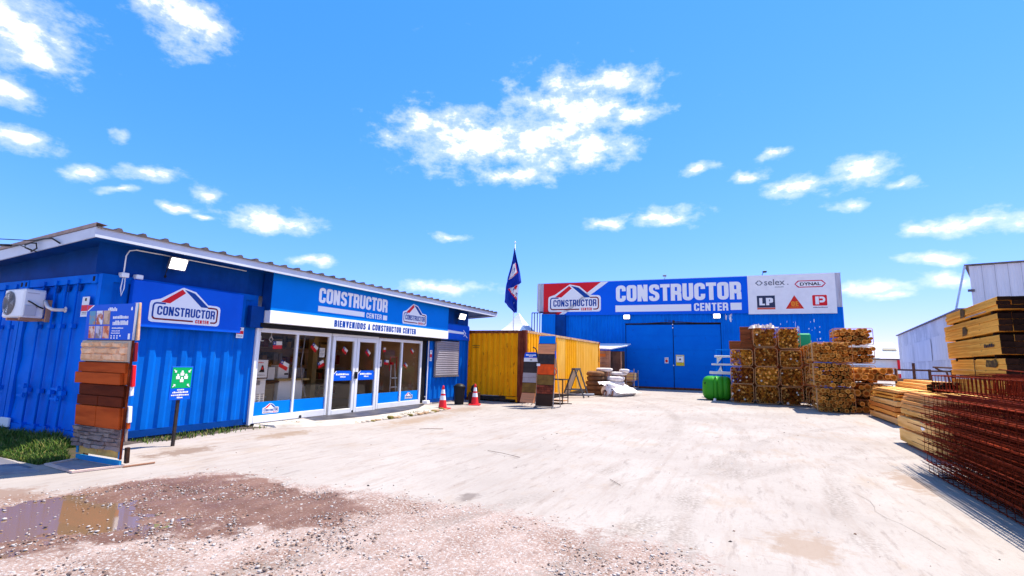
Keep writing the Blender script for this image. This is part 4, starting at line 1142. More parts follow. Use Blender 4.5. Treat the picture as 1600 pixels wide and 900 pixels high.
q = MB(mat("wet_asphalt", (.16, .155, .165), .35, col2=(.24, .23, .24), ns=4, bump=.2)); q.add([(-60, -6, .004), (-12, 1.9, .004), (-9.8, 2.55, .004), (-8.55, 3.05, .004), (-8.3, 3.40, .004), (-9.6, 3.50, .004), (-60, 3.42, .004)], [tuple(range(7))]); structure(q, "side_road")
q = MB(mat("kerb_grey", (.30, .30, .33), .7, col2=(.22, .22, .25), ns=5)); q.add([(-12, 1.9, .0), (-8.15, 2.98, .0), (-7.92, 3.32, .0), (-8.36, 3.30, .0), (-8.62, 3.09, .0), (-12, 2.12, .0),
    (-12, 1.9, .05), (-8.15, 2.98, .03), (-7.92, 3.32, .02), (-8.36, 3.30, .03), (-8.62, 3.09, .05), (-12, 2.12, .05)], [(6, 7, 8, 9, 10, 11), (0, 1, 7, 6), (1, 2, 8, 7), (2, 3, 9, 8), (3, 4, 10, 9), (4, 5, 11, 10)]); structure(q, "kerb")

# porch slab with a broken stony edge
def porch():
    q = MB(m_concrete)
    e = [(-9.42, 7.45), (-8.95, 7.55), (-8.6, 7.9), (-8.35, 8.35), (-8.18, 9.0), (-8.06, 9.7), (-8.02, 10.4), (-8.0, 11.1), (-8.05, 11.9), (-8.2, 12.7), (-8.5, 13.2), (-9.42, 13.4)]
    n = len(e)
    q.add([(a, b, .045 if i else .045) for i, (a, b) in enumerate(e)] + [(a + .10, b + (-.1 if i == 0 else 0), -.01) for i, (a, b) in enumerate(e)], [tuple(range(n))] + [(i, n + i, n + i + 1, i + 1) for i in range(n - 1)])
    structure(q, "porch_slab")
    q = MB(m_concrete_dk)  # dark grey sheet laid over part of the slab
    q.add([(-9.41, 8.75, .0495), (-8.85, 8.55, .0495), (-8.62, 9.2, .0495), (-8.50, 10.1, .0495), (-8.52, 11.2, .0495), (-8.75, 12.4, .0495), (-9.2, 13.35, .0495), (-9.41, 13.36, .0495)], [tuple(range(8))]); structure(q, "porch_floor")
    r = random.Random(12); ms = [mat("kerb_stone", (.34, .22, .13), .9, bump=.3), mat("kerb_stone_grey", (.42, .36, .30), .9), mat("moss", (.16, .13, .03), .9)]
    q = MB(ms[0]); y = 9.2
    while y < 13.0:
        ex = np.interp(y, [9, 9.7, 10.4, 11.1, 11.9, 12.7, 13.2], [-8.12, -8.0, -7.97, -7.95, -8.0, -8.15, -8.4])
        q.mat(ms[r.choice((0, 0, 1, 1, 2))]); w = r.uniform(.06, .2); h = r.uniform(.03, .075) * (1 if 9.8 < y < 12.6 else .5)
        q.cbox(ex - .06 + r.uniform(-.04, .04), y, -.01, ex + r.uniform(.03, .14), y + w, h, .018); y += w + r.uniform(-.02, .04)
    structure(q, "broken_edge", "stuff")
porch()

# sticks and scraps
for i, (pts, rad, lab, cat) in enumerate(((((-3.9, 7.55, .01), (-3.55, 7.38, .03), (-3.2, 7.3, .012)), .012, "thin bent twig lying alone on the pale concrete", "twig"),
                                          (((-1.62, 6.6, .012), (-1.42, 6.34, .012)), .01, "short straight stick on the pale concrete in the middle of the yard", "stick"),
                                          (((-6.3, 9.0, .012), (-6.1, 9.05, .03), (-5.9, 9.3, .012)), .018, "dark curved scrap of bark on the concrete before the shop doors", "scrap"))):
    q = MB(mat("dry_twig", (.20, .14, .11), .8)); q.tube(pts, rad * .3, 5); single(q, cat, lab, cat, pts[0])
def cracks():
    m = mat("crack_dark", (.22, .19, .17), .95)
    r = random.Random(15)
    for (x, y), (dx, dy), n in (((-1.55, 6.3), (.22, .36), 9), ((1.5, 5.6), (-.06, .36), 8), ((-3.6, 12.5), (.5, .2), 7)):
        q = MB(m); pts = [(x, y)]
        for i in range(n): pts.append((pts[-1][0] + dx * r.uniform(.4, 1.0) + r.uniform(-.07, .07), pts[-1][1] + dy * r.uniform(.4, 1.0) + r.uniform(-.07, .07)))
        stroke(q, pts, r.uniform(.003, .005), .0035); structure(q, "crack")
cracks()
def litter():
    r = random.Random(77); q = MB(m_dark); q2 = [mat("chip_brown", (.16, .09, .06), .9), mat("chip_black", (.03, .025, .025), .8), mat("chip_pale", (.62, .58, .54), .8)]
    for i in range(200):
        y = 4.4 + r.random() ** 1.6 * 20; x = r.uniform(-7.6, 2.3 if y < 18 else -.5)
        if y < 10 and x > 2.2: continue
        q.mat(r.choice(q2)); s = r.uniform(.004, .018) * r.random() * (1 + y * .03) + .003; a = r.uniform(0, PI); c, d = math.cos(a) * s, math.sin(a) * s
        k = r.uniform(.3, .8); q.add([(x - c, y - d, .002), (x + d * k, y - c * k, .002), (x + c, y + d, .002), (x - d * k, y + c * k, .002), (x, y, .002 + s * .5)], [(0, 1, 4), (1, 2, 4), (2, 3, 4), (3, 0, 4)])
    structure(q, "litter", "stuff")
litter()

# ------------------------------------------------------------------ left display of wall claddings
m_teal = mat("teal_frame_paint", (.01, .22, .55), .45, col2=(.02, .30, .50), ns=6)
m_beige_st = mat("beige_stone", (.90, .55, .32), .85, spec=.05, col2=(.68, .38, .20), ns=5, bump=.5, bs=14, rnd=.15)
m_grey_st = mat("grey_slate_stone", (.30, .225, .195), .85, col2=(.17, .125, .11), ns=6, bump=.5, bs=16, rnd=.28, hue=.02)
m_orange_w = mat("orange_cladding", (.50, .085, .014), .65, spec=.05, col2=(.35, .052, .008), ns=3, stretch=(.5, 1, 4), rnd=.1, bump=.05)
m_brown_w = mat("dark_brown_cladding", (.13, .022, .006), .65, spec=.05, col2=(.075, .012, .004), ns=3, stretch=(.5, 1, 4), rnd=.15, bump=.05)
m_tan = mat("tan_board", (.80, .50, .12), .6, col2=(.45, .27, .08), ns=4)
m_silver = mat("aluminium_edge", (.6, .6, .62), .35, metal=.5)

def display_left():
    t = thing("cladding_display", "leaning blue topped display of stone and brown wood samples by the grass", "display stand", (-7.9, 3.92, 0))
    A, Bp, Ct, D = Vector((-8.42, 3.90, .02)), Vector((-7.42, 3.93, .02)), Vector((-7.25, 3.80, 2.14)), Vector((-8.36, 3.76, 2.14))
    # frame follows the board: a across, b up its slope
    def T(off=0.0):
        r = (Bp - A).normalized(); u = (D - A); u = (u - r * u.dot(r)).normalized(); n = r.cross(u)
        return frame(A + n * off, r, u)
    W, H = 1.0, 2.125
    def row(z): return (z - .02) / 2.12 * H
    def xl(z): return .0 + .055 * z / 2.14
    def xr(z): return 1.0 + .165 * z / 2.14
    q = MB(m_teal); q.T = T()
    for p in ([(0, 0), (1.0, 0), (1.0, .062), (0, .062)], [(0, .085), (.045, .085), (xl(2.14) + .04, H), (xl(2.14), H)], [(.955, .085), (1.0, .085), (xr(2.14), H), (xr(2.14) - .045, H)]): q.prism(p, -.025, .0)
    q.build("frame", t)
    q = MB(m_tan); q.T = T(); q.prism([(.05, .09), (.47, .09), (.47, .22), (.05, .22)], -.03, -.01); q.build("board", t)
    q = MB(m_tan); q.T = T(); q.prism([(.48, .09), (.95, .09), (.95, .22), (.48, .22)], -.032, -.012); q.build("board", t)
    q = MB(m_wood_dk); q.T = T(); q.prism([(.05, .2), (.96, .2), (xr(2.1) - .05, H - .02), (xl(2.1) + .05, H - .02)], -.04, -.002); q.build("backing_board", t)
    # slate stones
    r = random.Random(5)
    zs = [.195, .25, .305, .36, .41, .46]
    base = MB(m_grey_st); base.T = T(); base.prism([(-.03, .19), (1.0, .19), (1.01, .46), (-.01, .46)], .0, .012); sb = base.build("slate_panel", t)
    for k in range(5):
        a = -.05 + r.uniform(0, .03)
        while a < .98:
            w = r.uniform(.13, .33); e = min(a + w, 1.0 + r.uniform(-.01, .01)); q = MB(m_grey_st); q.T = T()
            d = r.uniform(.025, .06); z0, z1 = zs[k] - .01 + r.uniform(0, .012), zs[k + 1] - .008 + r.uniform(-.012, .006)
            p = [(a, z0 + r.uniform(-.01, .01)), ((a + e) / 2, z0 + r.uniform(-.012, .006)), (e - .004, z0 + r.uniform(-.01, .01)), (e - .004, z1 + r.uniform(-.01, .01)), ((a + e) / 2, z1 + r.uniform(-.006, .012)), (a, z1 + r.uniform(-.01, .01))]
            n = 6; c = (sum(x for x, _ in p) / n, sum(y for _, y in p) / n)
            top = [(c[0] + (x - c[0]) * .9, c[1] + (y - c[1]) * .78, d + r.uniform(-.012, .012)) for x, y in p]
            q.add([(x, y, .008) for x, y in p] + top, [tuple(range(n, 2 * n))] + [(i, (i + 1) % n, n + (i + 1) % n, n + i) for i in range(n)])
            q.build("stone", sb); a = e + .004
    # wood rows
    def boards(name, m, rects, lab=None):
        q = MB(m); q.T = T(); z0 = min(b[1] for b in rects); z1 = max(b[3] for b in rects); q.prism([(xl(z0) + .0, z0), (xr(z0) - .02, z0), (xr(z1) - .02, z1), (xl(z1), z1)], -.001, .010); o = q.build(name, t)
        for a0, b0, a1, b1, d in rects:
            q = MB(m); q.T = T(.010); q.cbox(a0, b0, 0, a1, b1, d, .005); q.build("plank", o)
    boards("square_panel", m_orange_w, [(.0, .475, .475, .745, .03), (.485, .470, 1.0, .745, .03)])
    boards("dark_panel", m_brown_w, [(.02, .755, .50, .885, .032), (.51, .755, 1.03, .885, .032), (.035, .89, 1.05, 1.035, .022)])
    boards("orange_panel", m_orange_w, [(-.03, 1.045, 1.0, 1.195, .05), (.0, 1.20, 1.06, 1.33, .03)])
    # beige stone panel
    q = MB(mat("beige_panel_edge", (.50, .40, .30), .7)); q.T = T(); q.prism([(.01, 1.345), (1.10, 1.345), (1.12, 1.625), (.03, 1.625)], 0, .025); sb = q.build("beige_stone_panel", t)
    zs = [1.36, 1.45, 1.54, 1.61]
    for k in range(3):
        a = .03
        while a < 1.04:
            w = r.uniform(.18, .36); e = min(a + w, 1.07); q = MB(m_beige_st); q.T = T(.025); z0, z1 = zs[k] + r.uniform(-.006, .006), zs[k + 1] - .004 + r.uniform(-.01, .01)
            p = [(a, z0), ((a + e) / 2, z0 + r.uniform(-.012, .012)), (e - .006, z0), (e - .006, z1), ((a + e) / 2, z1 + r.uniform(-.012, .012)), (a, z1)]; n = 6
            c = (sum(x for x, _ in p) / n, sum(y for _, y in p) / n)
            q.add([(x, y, 0) for x, y in p] + [(c[0] + (x - c[0]) * .82, c[1] + (y - c[1]) * .7, r.uniform(.02, .045)) for x, y in p], [tuple(range(n, 2 * n))] + [(i, (i + 1) % n, n + (i + 1) % n, n + i) for i in range(n)])
            q.build("stone", sb); a = e + .004
    # poster
    q = MB(m_sign_blue); q.T = T(); q.prism([(.035, 1.635), (1.12, 1.635), (1.155, 2.12), (.065, 2.12)], 0, .012); po = q.build("poster", t)
    q = MB(m_whitep); q.T = T(.0135)
    bars(q, .56, 2.025, .20, .05, 0, 6, 1); bars(q, .68, 1.92, .34, .045, 0, 12, 2); bars(q, .68, 1.835, .34, .06, 0, 12, 3); bars(q, .67, 1.785, .25, .018, 0, 12, 4); bars(q, .67, 1.75, .18, .012, 0, 9, 5); bars(q, .66, 1.72, .19, .014, 0, 9, 6)
    for a in range(4): q.prism(rrect(.65 + a * .065, 1.68, .68 + a * .065, 1.70, .009, 2), 0)
    for a in range(3): q.prism(rrect(.65 + a * .065, 1.65, .68 + a * .065, 1.67, .009, 2), 0)
    q.prism([(1.03, 1.645), (1.075, 1.645), (1.08, 1.72), (1.035, 1.72)], 0); q.prism([(1.07, 2.03), (1.105, 2.03), (1.105, 2.06), (1.09, 2.08), (1.07, 2.06)], 0); q.prism([(.065, 2.035), (.085, 2.03), (.24, 2.112), (.215, 2.115)], .0004); q.build("poster_lettering", po)
    q = MB(m_red); q.T = T(.0135); q.prism([(.067, 2.04), (.215, 2.115), (.075, 2.115)], 0); q.build("poster_corner", po)
    # six small pictures of interiors, plain blocks of colour
    cols = [(.10, .30, .45), (.75, .75, .78), (.45, .28, .16), (.50, .10, .04), (.25, .18, .20), (.60, .14, .05)]
    cols2 = [(.45, .22, .08), (.45, .12, .05), (.62, .42, .28), (.75, .55, .45), (.55, .50, .60), (.80, .45, .30)]
    for k in range(6):
        a0, b0 = .13 + (k % 3) * .165, (1.845 if k < 3 else 1.655); h = .19 if k < 3 else .17
        q = MB(mat("picture_tone_%s" % "abcdef"[k], cols[k], .5, col2=cols2[k], ns=9, nmin=.45, nmax=.55)); q.T = T(.0138); q.prism([(a0, b0), (a0 + .15, b0), (a0 + .155, b0 + h), (a0 + .005, b0 + h)], 0); q.build("picture", po)
    # edge seen from the right: sample boards fixed on the far side
    q = MB(m_silver); q.T = T(); q.prism([(xr(1.63), 1.635), (xr(1.63) + .005, 1.635), (xr(2.14) + .006, H), (xr(2.14), H)], -.012, .014); q.build("edge_strip", t)
    q = MB(m_brown_w); q.T = T(); q.prism([(1.0, .08), (1.005, .08), (xr(1.63) + .005, 1.63), (xr(1.63), 1.63)], -.02, .010); q.build("edge_strip", t)
    for z0, z1, m, w in ((.30, .47, m_grey_st, .05), (.47, .76, m_orange_w, .08), (.55, .76, m_paper, .12), (.90, 1.02, m_paper, .10), (1.02, 1.30, m_red, .10), (1.35, 1.6, m_maroon, .08), (1.63, 2.13, m_beige_st, .05)):
        q = MB(m); q.T = T(); q.cbox(xr(z0) - .06, z0, -.050 - w * .2, xr(z1) - .012 + w * .25, z1, -.026, .005); q.build("rear_sample", t)
    q = MB(m_wood_dk); q.T = T(); q.prism([(.98, .02), (1.03, .02), (1.035, .22), (.985, .22)], -.10, -.06); q.prism([(.05, .02), (.1, .02), (.1, 1.5), (.05, 1.5)], -.10, -.06); q.build("rear_leg", t)
    # framed flat panel on the ground
    t = thing("flat_frame", "pale wooden frame with grey infill lying flat under the leaning display", "panel", (-7.95, 3.75, 0))
    q = MB(mat("pale_frame_wood", (.66, .50, .43), .6, col2=(.52, .36, .30), ns=5)); c = [(-8.32, 3.52), (-7.52, 3.47), (-7.40, 3.98), (-8.42, 3.96)]
    for i in range(4):
        a, b = Vector(c[i]), Vector(c[(i + 1) % 4]); d = (b - a).normalized(); n = Vector((-d.y, d.x)) * .05
        q.add([(*a, .006), (*b, .006), (*(b + n - d * .05), .006), (*(a + n + d * .05), .006), (*a, .03 + i * .0004), (*b, .03 + i * .0004), (*(b + n - d * .05), .03 + i * .0004), (*(a + n + d * .05), .03 + i * .0004)], [(4, 5, 6, 7), (0, 1, 5, 4), (2, 3, 7, 6), (1, 2, 6, 5), (3, 0, 4, 7)])
    q.build("border", t)
    q = MB(mat("grey_infill", (.27, .255, .29), .6, col2=(.34, .32, .36), ns=6)); q.add([(-8.27, 3.57, .012), (-7.56, 3.52, .012), (-7.46, 3.94, .012), (-8.36, 3.92, .012)], [(0, 1, 2, 3)]); q.build("infill", t)
    q = MB(mat("rusty_strip", (.30, .15, .09), .7)); q.add([(-7.40, 3.98, .004), (-7.36, 3.94, .004), (-7.30, 4.30, .004), (-7.34, 4.32, .004), (-7.40, 3.98, .02), (-7.36, 3.94, .02), (-7.30, 4.30, .02), (-7.34, 4.32, .02)], [(4, 5, 6, 7), (1, 2, 6, 5), (0, 3, 7, 4)]); q.build("side_strip", t)
display_left()

def assembly_sign():
    t = thing("assembly_sign", "green and blue assembly point sign on a thin dark post", "sign", (-8.42, 5.21, 0))
    q = MB(m_dark); q.box(-8.455, 5.185, 0, -8.415, 5.225, .78); q.build("post", t)
    q = MB(m_sign_blue); q.cbox(-8.412, 5.03, .735, -8.40, 5.375, 1.275, .003); q.build("sign_plate", t)
    q = MB(m_green); q.T = ywall(0, 0, -8.3985); q.prism([(5.045, .925), (5.36, .925), (5.36, 1.26), (5.045, 1.26)], 0); q.build("green_field", t)
    q = MB(m_whitep); q.T = ywall(0, 0, -8.397); cx, cy = 5.203, 1.085
    def person(x, y, s, z):
        q.prism([(x + s * .32 * math.cos(a * PI / 5), y + s * .62 + s * .32 * math.sin(a * PI / 5)) for a in range(10)], z); q.prism([(x - s * .5, y - s * .6), (x + s * .5, y - s * .6), (x + s * .55, y + s * .3), (x - s * .55, y + s * .3)], z + .0003)
    for i, (dx, dy) in enumerate(((0, .075), (-.065, .02), (.065, .02), (0, -.03))): person(cx + dx, cy + dy, .055, i * .0007)
    for sx in (-1, 1):
        for sy in (-1, 1):
            stroke(q, [(cx + sx * .135, cy + sy * .14), (cx + sx * .105, cy + sy * .105)], .014, .003); stroke(q, [(cx + sx * .125, cy + sy * .10), (cx + sx * .10, cy + sy * .10), (cx + sx * .10, cy + sy * .128)], .012, .0034)
    for i, (w, n) in enumerate(((.11, 4), (.25, 11), (.28, 12), (.09, 4))): bars(q, cx - w / 2, .888 - i * .042, w, .026, .001, n, i)
    q.build("sign_print", t)
assembly_sign()

def cone():
    t = thing("traffic_cone", "red and white traffic cone standing at the shop corner below the shutter", "traffic cone", (-8.3, 13.0, 0), group="red traffic cones by the shop")
    red = mat("cone_red", (.80, .030, .035), .45)
    q = MB(red); q.cbox(-.19, -.19, 0, .19, .19, .035, .012); q.build("base", t, world=False)
    q = MB(red); q.smooth = True; R = lambda z: .135 - .108 * z / .69
    q.lathe([(R(.03), .03), (R(.27), .27)], 20, caps=False); q.lathe([(R(.40), .40), (R(.455), .455)], 20, caps=False); q.lathe([(R(.58), .58), (R(.68), .68), (R(.69) * .6, .695)], 20, caps=True); q.build("cone_body", t, world=False)
    q = MB(m_white); q.smooth = True; q.lathe([(R(.27) + .001, .27), (R(.40) + .001, .40)], 20, caps=False); q.lathe([(R(.455) + .001, .455), (R(.58) + .001, .58)], 20, caps=False); q.build("reflective_band", t, world=False)
    dup(t, (-8.16, 14.75, 0), .4, "red and white traffic cone standing before the yellow container's end beside a black bin")
cone()

def bins():
    t = thing("waste_bin", "black plastic bin with a rounded lid against the blue wall", "bin", (-8.62, 14.55, 0))
    q = MB(m_black); q.lathe([(.15, 0), (.19, .5), (.20, .55), (.19, .56)], 14, (-8.68, 14.6, 0)); q.build("bin_body", t)
    q = MB(m_black); q.smooth = True; q.lathe([(.205, .555), (.205, .60), (.12, .67), (0, .70)], 14, (-8.68, 14.6, 0)); q.build("lid", t)
    t = thing("plastic_crate", "dark brown crate with a black sack behind the second traffic cone", "crate", (-8.3, 14.95, 0))
    q = MB(mat("brown_plastic", (.05, .022, .018), .5)); q.cbox(-8.50, 14.9, 0, -8.20, 15.2, .40, .02); q.build("crate_body", t)
    q = MB(m_black); q.smooth = True; q.lathe([(.10, .40), (.13, .48), (.10, .60), (.03, .66)], 10, (-8.36, 15.05, 0)); q.build("sack", t)
    q = MB(m_white); q.cbox(-9.40, 13.50, 0.06, -9.22, 13.68, .16, .01); single(q, "white_block", "small white block at the foot of the shop's right window jamb", "block", (-9.3, 13.6, .06))
bins()

# ------------------------------------------------------------------ yellow container
m_yel = mat("yellow_paint", (.95, .39, .004), .55, spec=.08, col2=(.84, .31, .003), ns=1.4, col3=(.22, .045, .008), ns3=4.5, n3=(.60, .70), stretch3=(2, 2, .6))
m_yel_pale = mat("pale_yellow_paint", (.90, .50, .09), .55, spec=.1, col2=(.80, .38, .03), ns=1.2, nmin=.35, nmax=.7, stretch=(1, 1, .5))
m_yel_deep = mat("deep_yellow_paint", (.90, .40, .004), .55, spec=.1, col2=(.80, .32, .004), ns=1.4)
m_rust = mat("rust_red_paint", (.13, .018, .008), .7, col2=(.22, .045, .015), ns=6, stretch=(1, 1, .4), bump=.15, bs=20)
m_rust_edge = mat("rust_edge", (.24, .07, .03), .8, col2=(.10, .03, .015), ns=10)
def yellow_container():
    x0, x1, y0, y1, H = -9.54, -7.08, 16.46, 26.75, 2.60
    t = thing("shipping_container", "old yellow shipping container with a rust red corner post beside the shop", "container", ((x0 + x1) / 2, y0, 0))
    q = MB(m_yel); q.corr((x0 + .1, y0 + .070, 0), (1, 0, 0), (0, -1, 0), x1 - .32 - x0 - .1, .22, H - .1, .235, .062); q.build("end_panel", t)
    spans = [(y0 + .14, 19.9, m_yel, None), (19.9, 20.95, m_yel_pale, "pale yellow side panel"), (20.95, 22.6, m_yel_deep, "deep yellow side panel"), (22.6, y1 - .12, m_yel_pale, "pale yellow side panel")]  # yellow goes paler and deeper by stretch along the side
    for a, b, m, lab in spans:
        q = MB(m); q.corr((x1 - .05, a, 0), (0, 1, 0), (1, 0, 0), b - a, .17, H - .09, .278, .036 if lab is None else .024); q.build("side_panel", t, lab)
    q = MB(m_rust); q.box(x1 - .32, y0, .04, x1 - .20, y0 + .10, H - .02); q.box(x1 - .19, y0 - .004, .04, x1 - .09, y0 + .1, H - .02); q.box(x1 - .08, y0, .04, x1, y0 + .14, H - .02); q.box(x1 - .201, y0 + .03, .1, x1 - .079, y0 + .09, H - .1); q.build("corner_post", t, "rust red front corner post")
    q = MB(m_yel); q.box(x0, y0, .04, x0 + .10, y0 + .12, H - .02); q.box(x1 - .1, y1 - .12, .04, x1 - .004, y1, H - .02); q.build("corner_post", t)
    q = MB(m_rust_edge); q.box(x0 + .1, y0 + .004, H - .105, x1 - .33, y0 + .09, H); q.build("end_top_rail", t)
    q = MB(mat("tan_edge", (.62, .40, .22), .6, col2=(.40, .2, .08), ns=8)); q.box(x1 - .09, y0 + .14, H - .085, x1 - .012, y1 - .12, H + .004); q.build("side_top_rail", t)  # tan rail along the top of the side
    q = MB(m_dark); q.box(x1 - .1, y0 + .14, .06, x1 - .01, y1 - .12, .17); q.box(x0 + .1, y0 + .06, .05, x1 - .33, y0 + .12, .19); q.build("bottom_rail", t)
    q = MB(m_yel); q.box(x1 - .75, y0 - .02, .12, x1 - .33, y0 + .05, .2); q.cbox(x1 - .36, y0 - .03, .02, x1 - .3, y0 + .06, .2, .01); q.build("bottom_bracket", t)
    q = MB(m_rust)
    for x, y in ((x1 - .17, y0 - .01), (x1 - .17, y1 - .15), (x0 - .005, y0 - .01)):
        for z in (0.0, H - .115): q.cbox(x, y, z, x + .178, y + .16, z + .12, .008)
    q.build("corner_casting", t)
    q = MB(m_yel); q.corr((x0, y0 + .1, 0), (0, 1, 0), (-1, 0, 0), y1 - y0 - .2, .1, H - .05, .278, .03); q.box(x0 + .1, y1 - .05, .1, x1 - .1, y1 - .02, H - .05); q.build("rear_panel", t)
    q = MB(m_zinc); q.box(x0 + .02, y0 + .1, H - .04, x1 - .1, y1 - .1, H - .01); q.build("roof", t)
    q = MB(m_dark); q.box(x0 + .25, y0 - .003, 2.02, x0 + .55, y0 + .04, 2.035); q.box(x0 + .27, y0 - .003, 1.95, x0 + .53, y0 + .04, 1.96); q.build("vent", t)
    q = MB(m_dark)
    for x, y in ((x0 + .3, y0 + .3), (x1 - .7, y0 + .3), (x0 + .3, y1 - .4), (x1 - .7, y1 - .4)): q.box(x, y, 0, x + .4, y + .25, .05)
    q.build("ground_bearer", t)
yellow_container()

def tall_displays():
    grey_d = mat("charcoal_shingle", (.052, .038, .036), .7, col2=(.03, .026, .03), ns=6); lgrey = mat("grey_shingle", (.42, .36, .36), .7, col2=(.34, .28, .28), ns=6)
    olive = mat("olive_brown_cladding", (.24, .125, .025), .6, col2=(.16, .08, .018), ns=5); rosew = mat("rosy_wood", (.85, .33, .15), .7, spec=.05, col2=(.62, .26, .13), ns=4, stretch=(.4, 1, 4)); orr = mat("orange_red_cladding", (.88, .10, .018), .7, spec=.05, col2=(.62, .07, .018), ns=4); brk = mat("red_brick_facing", (.17, .035, .02), .8, col2=(.10, .022, .014), ns=5)
    vdark = mat("very_dark_cladding", (.05, .022, .012), .6)
    t = thing("sample_display", "tall narrow sample stand with a plain blue top before the yellow container", "display stand", (-5.86, 15.35, 0))
    y = 15.35; x0, x1 = -6.16, -5.56; tb = .10
    dx = lambda z: (z / 2.33 - .5) * tb
    def pan(nm, m, z0, z1, rows=1, par=t, proud=0.0):
        for k in range(rows):
            a, b = z0 + (z1 - z0) * k / rows, z0 + (z1 - z0) * (k + 1) / rows - .006; q = MB(m)
            q.add([(x0 + dx(a), y - .03 - proud, a), (x1 - .03 + dx(a), y - .03 - proud, a), (x1 - .03 + dx(b), y - .012, b), (x0 + dx(b), y - .012, b), (x0 + dx(a), y, a), (x1 - .03 + dx(a), y, a), (x1 - .03 + dx(b), y, b), (x0 + dx(b), y, b)], [(0, 1, 2, 3), (5, 4, 7, 6), (1, 5, 6, 2), (4, 0, 3, 7), (3, 2, 6, 7), (0, 4, 5, 1)])
            q.build(nm, par)
    pan("blue_header", m_panel_blue, 2.08, 2.34); pan("wood_sample", rosew, 1.74, 2.07, 2); pan("charcoal_sample", grey_d, 1.42, 1.73, 2); pan("orange_sample", orr, 1.07, 1.41); pan("olive_sample", olive, .74, 1.06, 2); pan("dark_sample", vdark, .08, .44, 2)
    q = MB(brk); q.box(x0 + dx(.6), y - .01, .45, x1 - .03 + dx(.6), y, .73); bk = q.build("brick_sample", t)
    r = random.Random(3); bm = mat("facing_brick", (.30, .06, .028), .85, col2=(.13, .03, .018), ns=8, rnd=.35)
    for k in range(4):
        a = x0 + dx(.6) + .005 - (k % 2) * .0
        for j in range(3): q = MB(bm); w = .175 if (k % 2 == 0) else (.09, .185, .185)[j]; q.cbox(a, y - .028 - r.random() * .012, .455 + k * .07, a + w, y - .01, .515 + k * .07, .006); q.build("brick", bk); a += w + .012
    q = MB(vdark); q.add([(x0 + dx(.05), y + .004, .05), (x1 - .03 + dx(.05), y + .004, .05), (x1 - .03 + dx(2.3), y + .004, 2.3), (x0 + dx(2.3), y + .004, 2.3), (x0 + dx(.05), y + .02, .05), (x1 - .03 + dx(.05), y + .02, .05), (x1 - .03 + dx(2.3), y + .02, 2.3), (x0 + dx(2.3), y + .02, 2.3)], [(0, 1, 2, 3), (7, 6, 5, 4), (1, 5, 6, 2), (4, 0, 3, 7), (3, 2, 6, 7), (0, 4, 5, 1)]); q.build("backing_board", t)
    q = MB(m_paper); q.box(x0 - .02, y - .045, 1.34, x0 + .10, y - .034, 1.42); q.build("price_tag", t)
    q = MB(m_steel); q.tube([(x1 + dx(0), y, 0.02), (x1 + dx(2.1), y, 2.12)], .018, 6); q.tube([(x0 - .02 + dx(0), y + .04, 0.02), (x0 - .02 + dx(2.1), y + .04, 2.1)], .015, 6); q.tube([(x0 - .05, y - .18, .02), (x0 - .02, y + .45, .02)], .015, 6); q.tube([(x1 - .02, y - .22, .02), (x1 + .03, y + .45, .02)], .015, 6); q.tube([(x0 - .1, y + .02, .03), (x1 + .05, y - .04, .03)], .015, 6); q.tube([(x1 + .05, y + .45, .02), (x1 + .04, y, 1.6)], .013, 6); q.build("stand_frame", t)
    q = MB(m_black); q.tube([(x0 - .01, y + .05, 1.5), (x0 - .06, y + .03, 1.85), (x0 - .10, y + .02, 1.92), (x0 - .18, y, 1.96)], .02, 6); q.build("hanger_arm", t)
    q = MB(m_sign_blue); q.tube([(x1 + .02, y - .02, 1.85), (x1 + .04, y - .03, 1.6)], .02, 6); q.mat(m_red); q.tube([(x1, y - .02, 1.3), (x1 + .07, y - .03, 1.2), (x1 + .07, y - .03, 1.12), (x1, y - .02, 1.05)], .013, 6); q.build("strap_end", t)
    t = thing("sample_display", "shorter sample stand with printed blue top beside the rust red post", "display stand", (-6.5, 15.6, 0))
    y = 15.6; x0, x1 = -6.78, -6.26; tb = .12
    pan("charcoal_sample", grey_d, 1.12, 1.46, 2); pan("grey_sample", lgrey, .78, 1.11, 2); pan("olive_sample", olive, .45, .77, 2); pan("wood_sample", rosew, .12, .44, 1, t, .12)
    q = MB(vdark); q.add([(x0 + dx(.1), y + .004, .1), (x1 - .03 + dx(.1), y + .004, .1), (x1 - .03 + dx(1.6), y + .004, 1.6), (x0 + dx(1.6), y + .004, 1.6), (x0 + dx(.1), y + .02, .1), (x1 - .03 + dx(.1), y + .02, .1), (x1 - .03 + dx(1.6), y + .02, 1.6), (x0 + dx(1.6), y + .02, 1.6)], [(0, 1, 2, 3), (7, 6, 5, 4), (1, 5, 6, 2), (4, 0, 3, 7), (3, 2, 6, 7), (0, 4, 5, 1)]); q.build("backing_board", t)
    q = MB(m_paper); q.box(x0 + dx(1.5), y - .02, 1.475, x1 - .02 + dx(1.5), y, 1.60); q.mat(m_black); q.box(x0 + .24, y - .024, 1.52, x0 + .32, y - .0205, 1.55); q.build("white_strip", t)
    q = MB(m_sign_blue); T = frame((x0 + dx(1.6), y - .016, 1.605), (1, 0, 0), (0, 0, 1)); q.T = T; q.prism([(0, 0), (.52, 0), (.54, .13), (.40, .19), (.06, .18), (.02, .12)], -.016, 0); h = q.build("printed_header", t)
    q = MB(m_whitep); q.T = T; bars(q, .07, .07, .36, .05, .003, 9, 2); bars(q, .18, .03, .14, .025, .003, 5, 3); q.build("header_print", h)
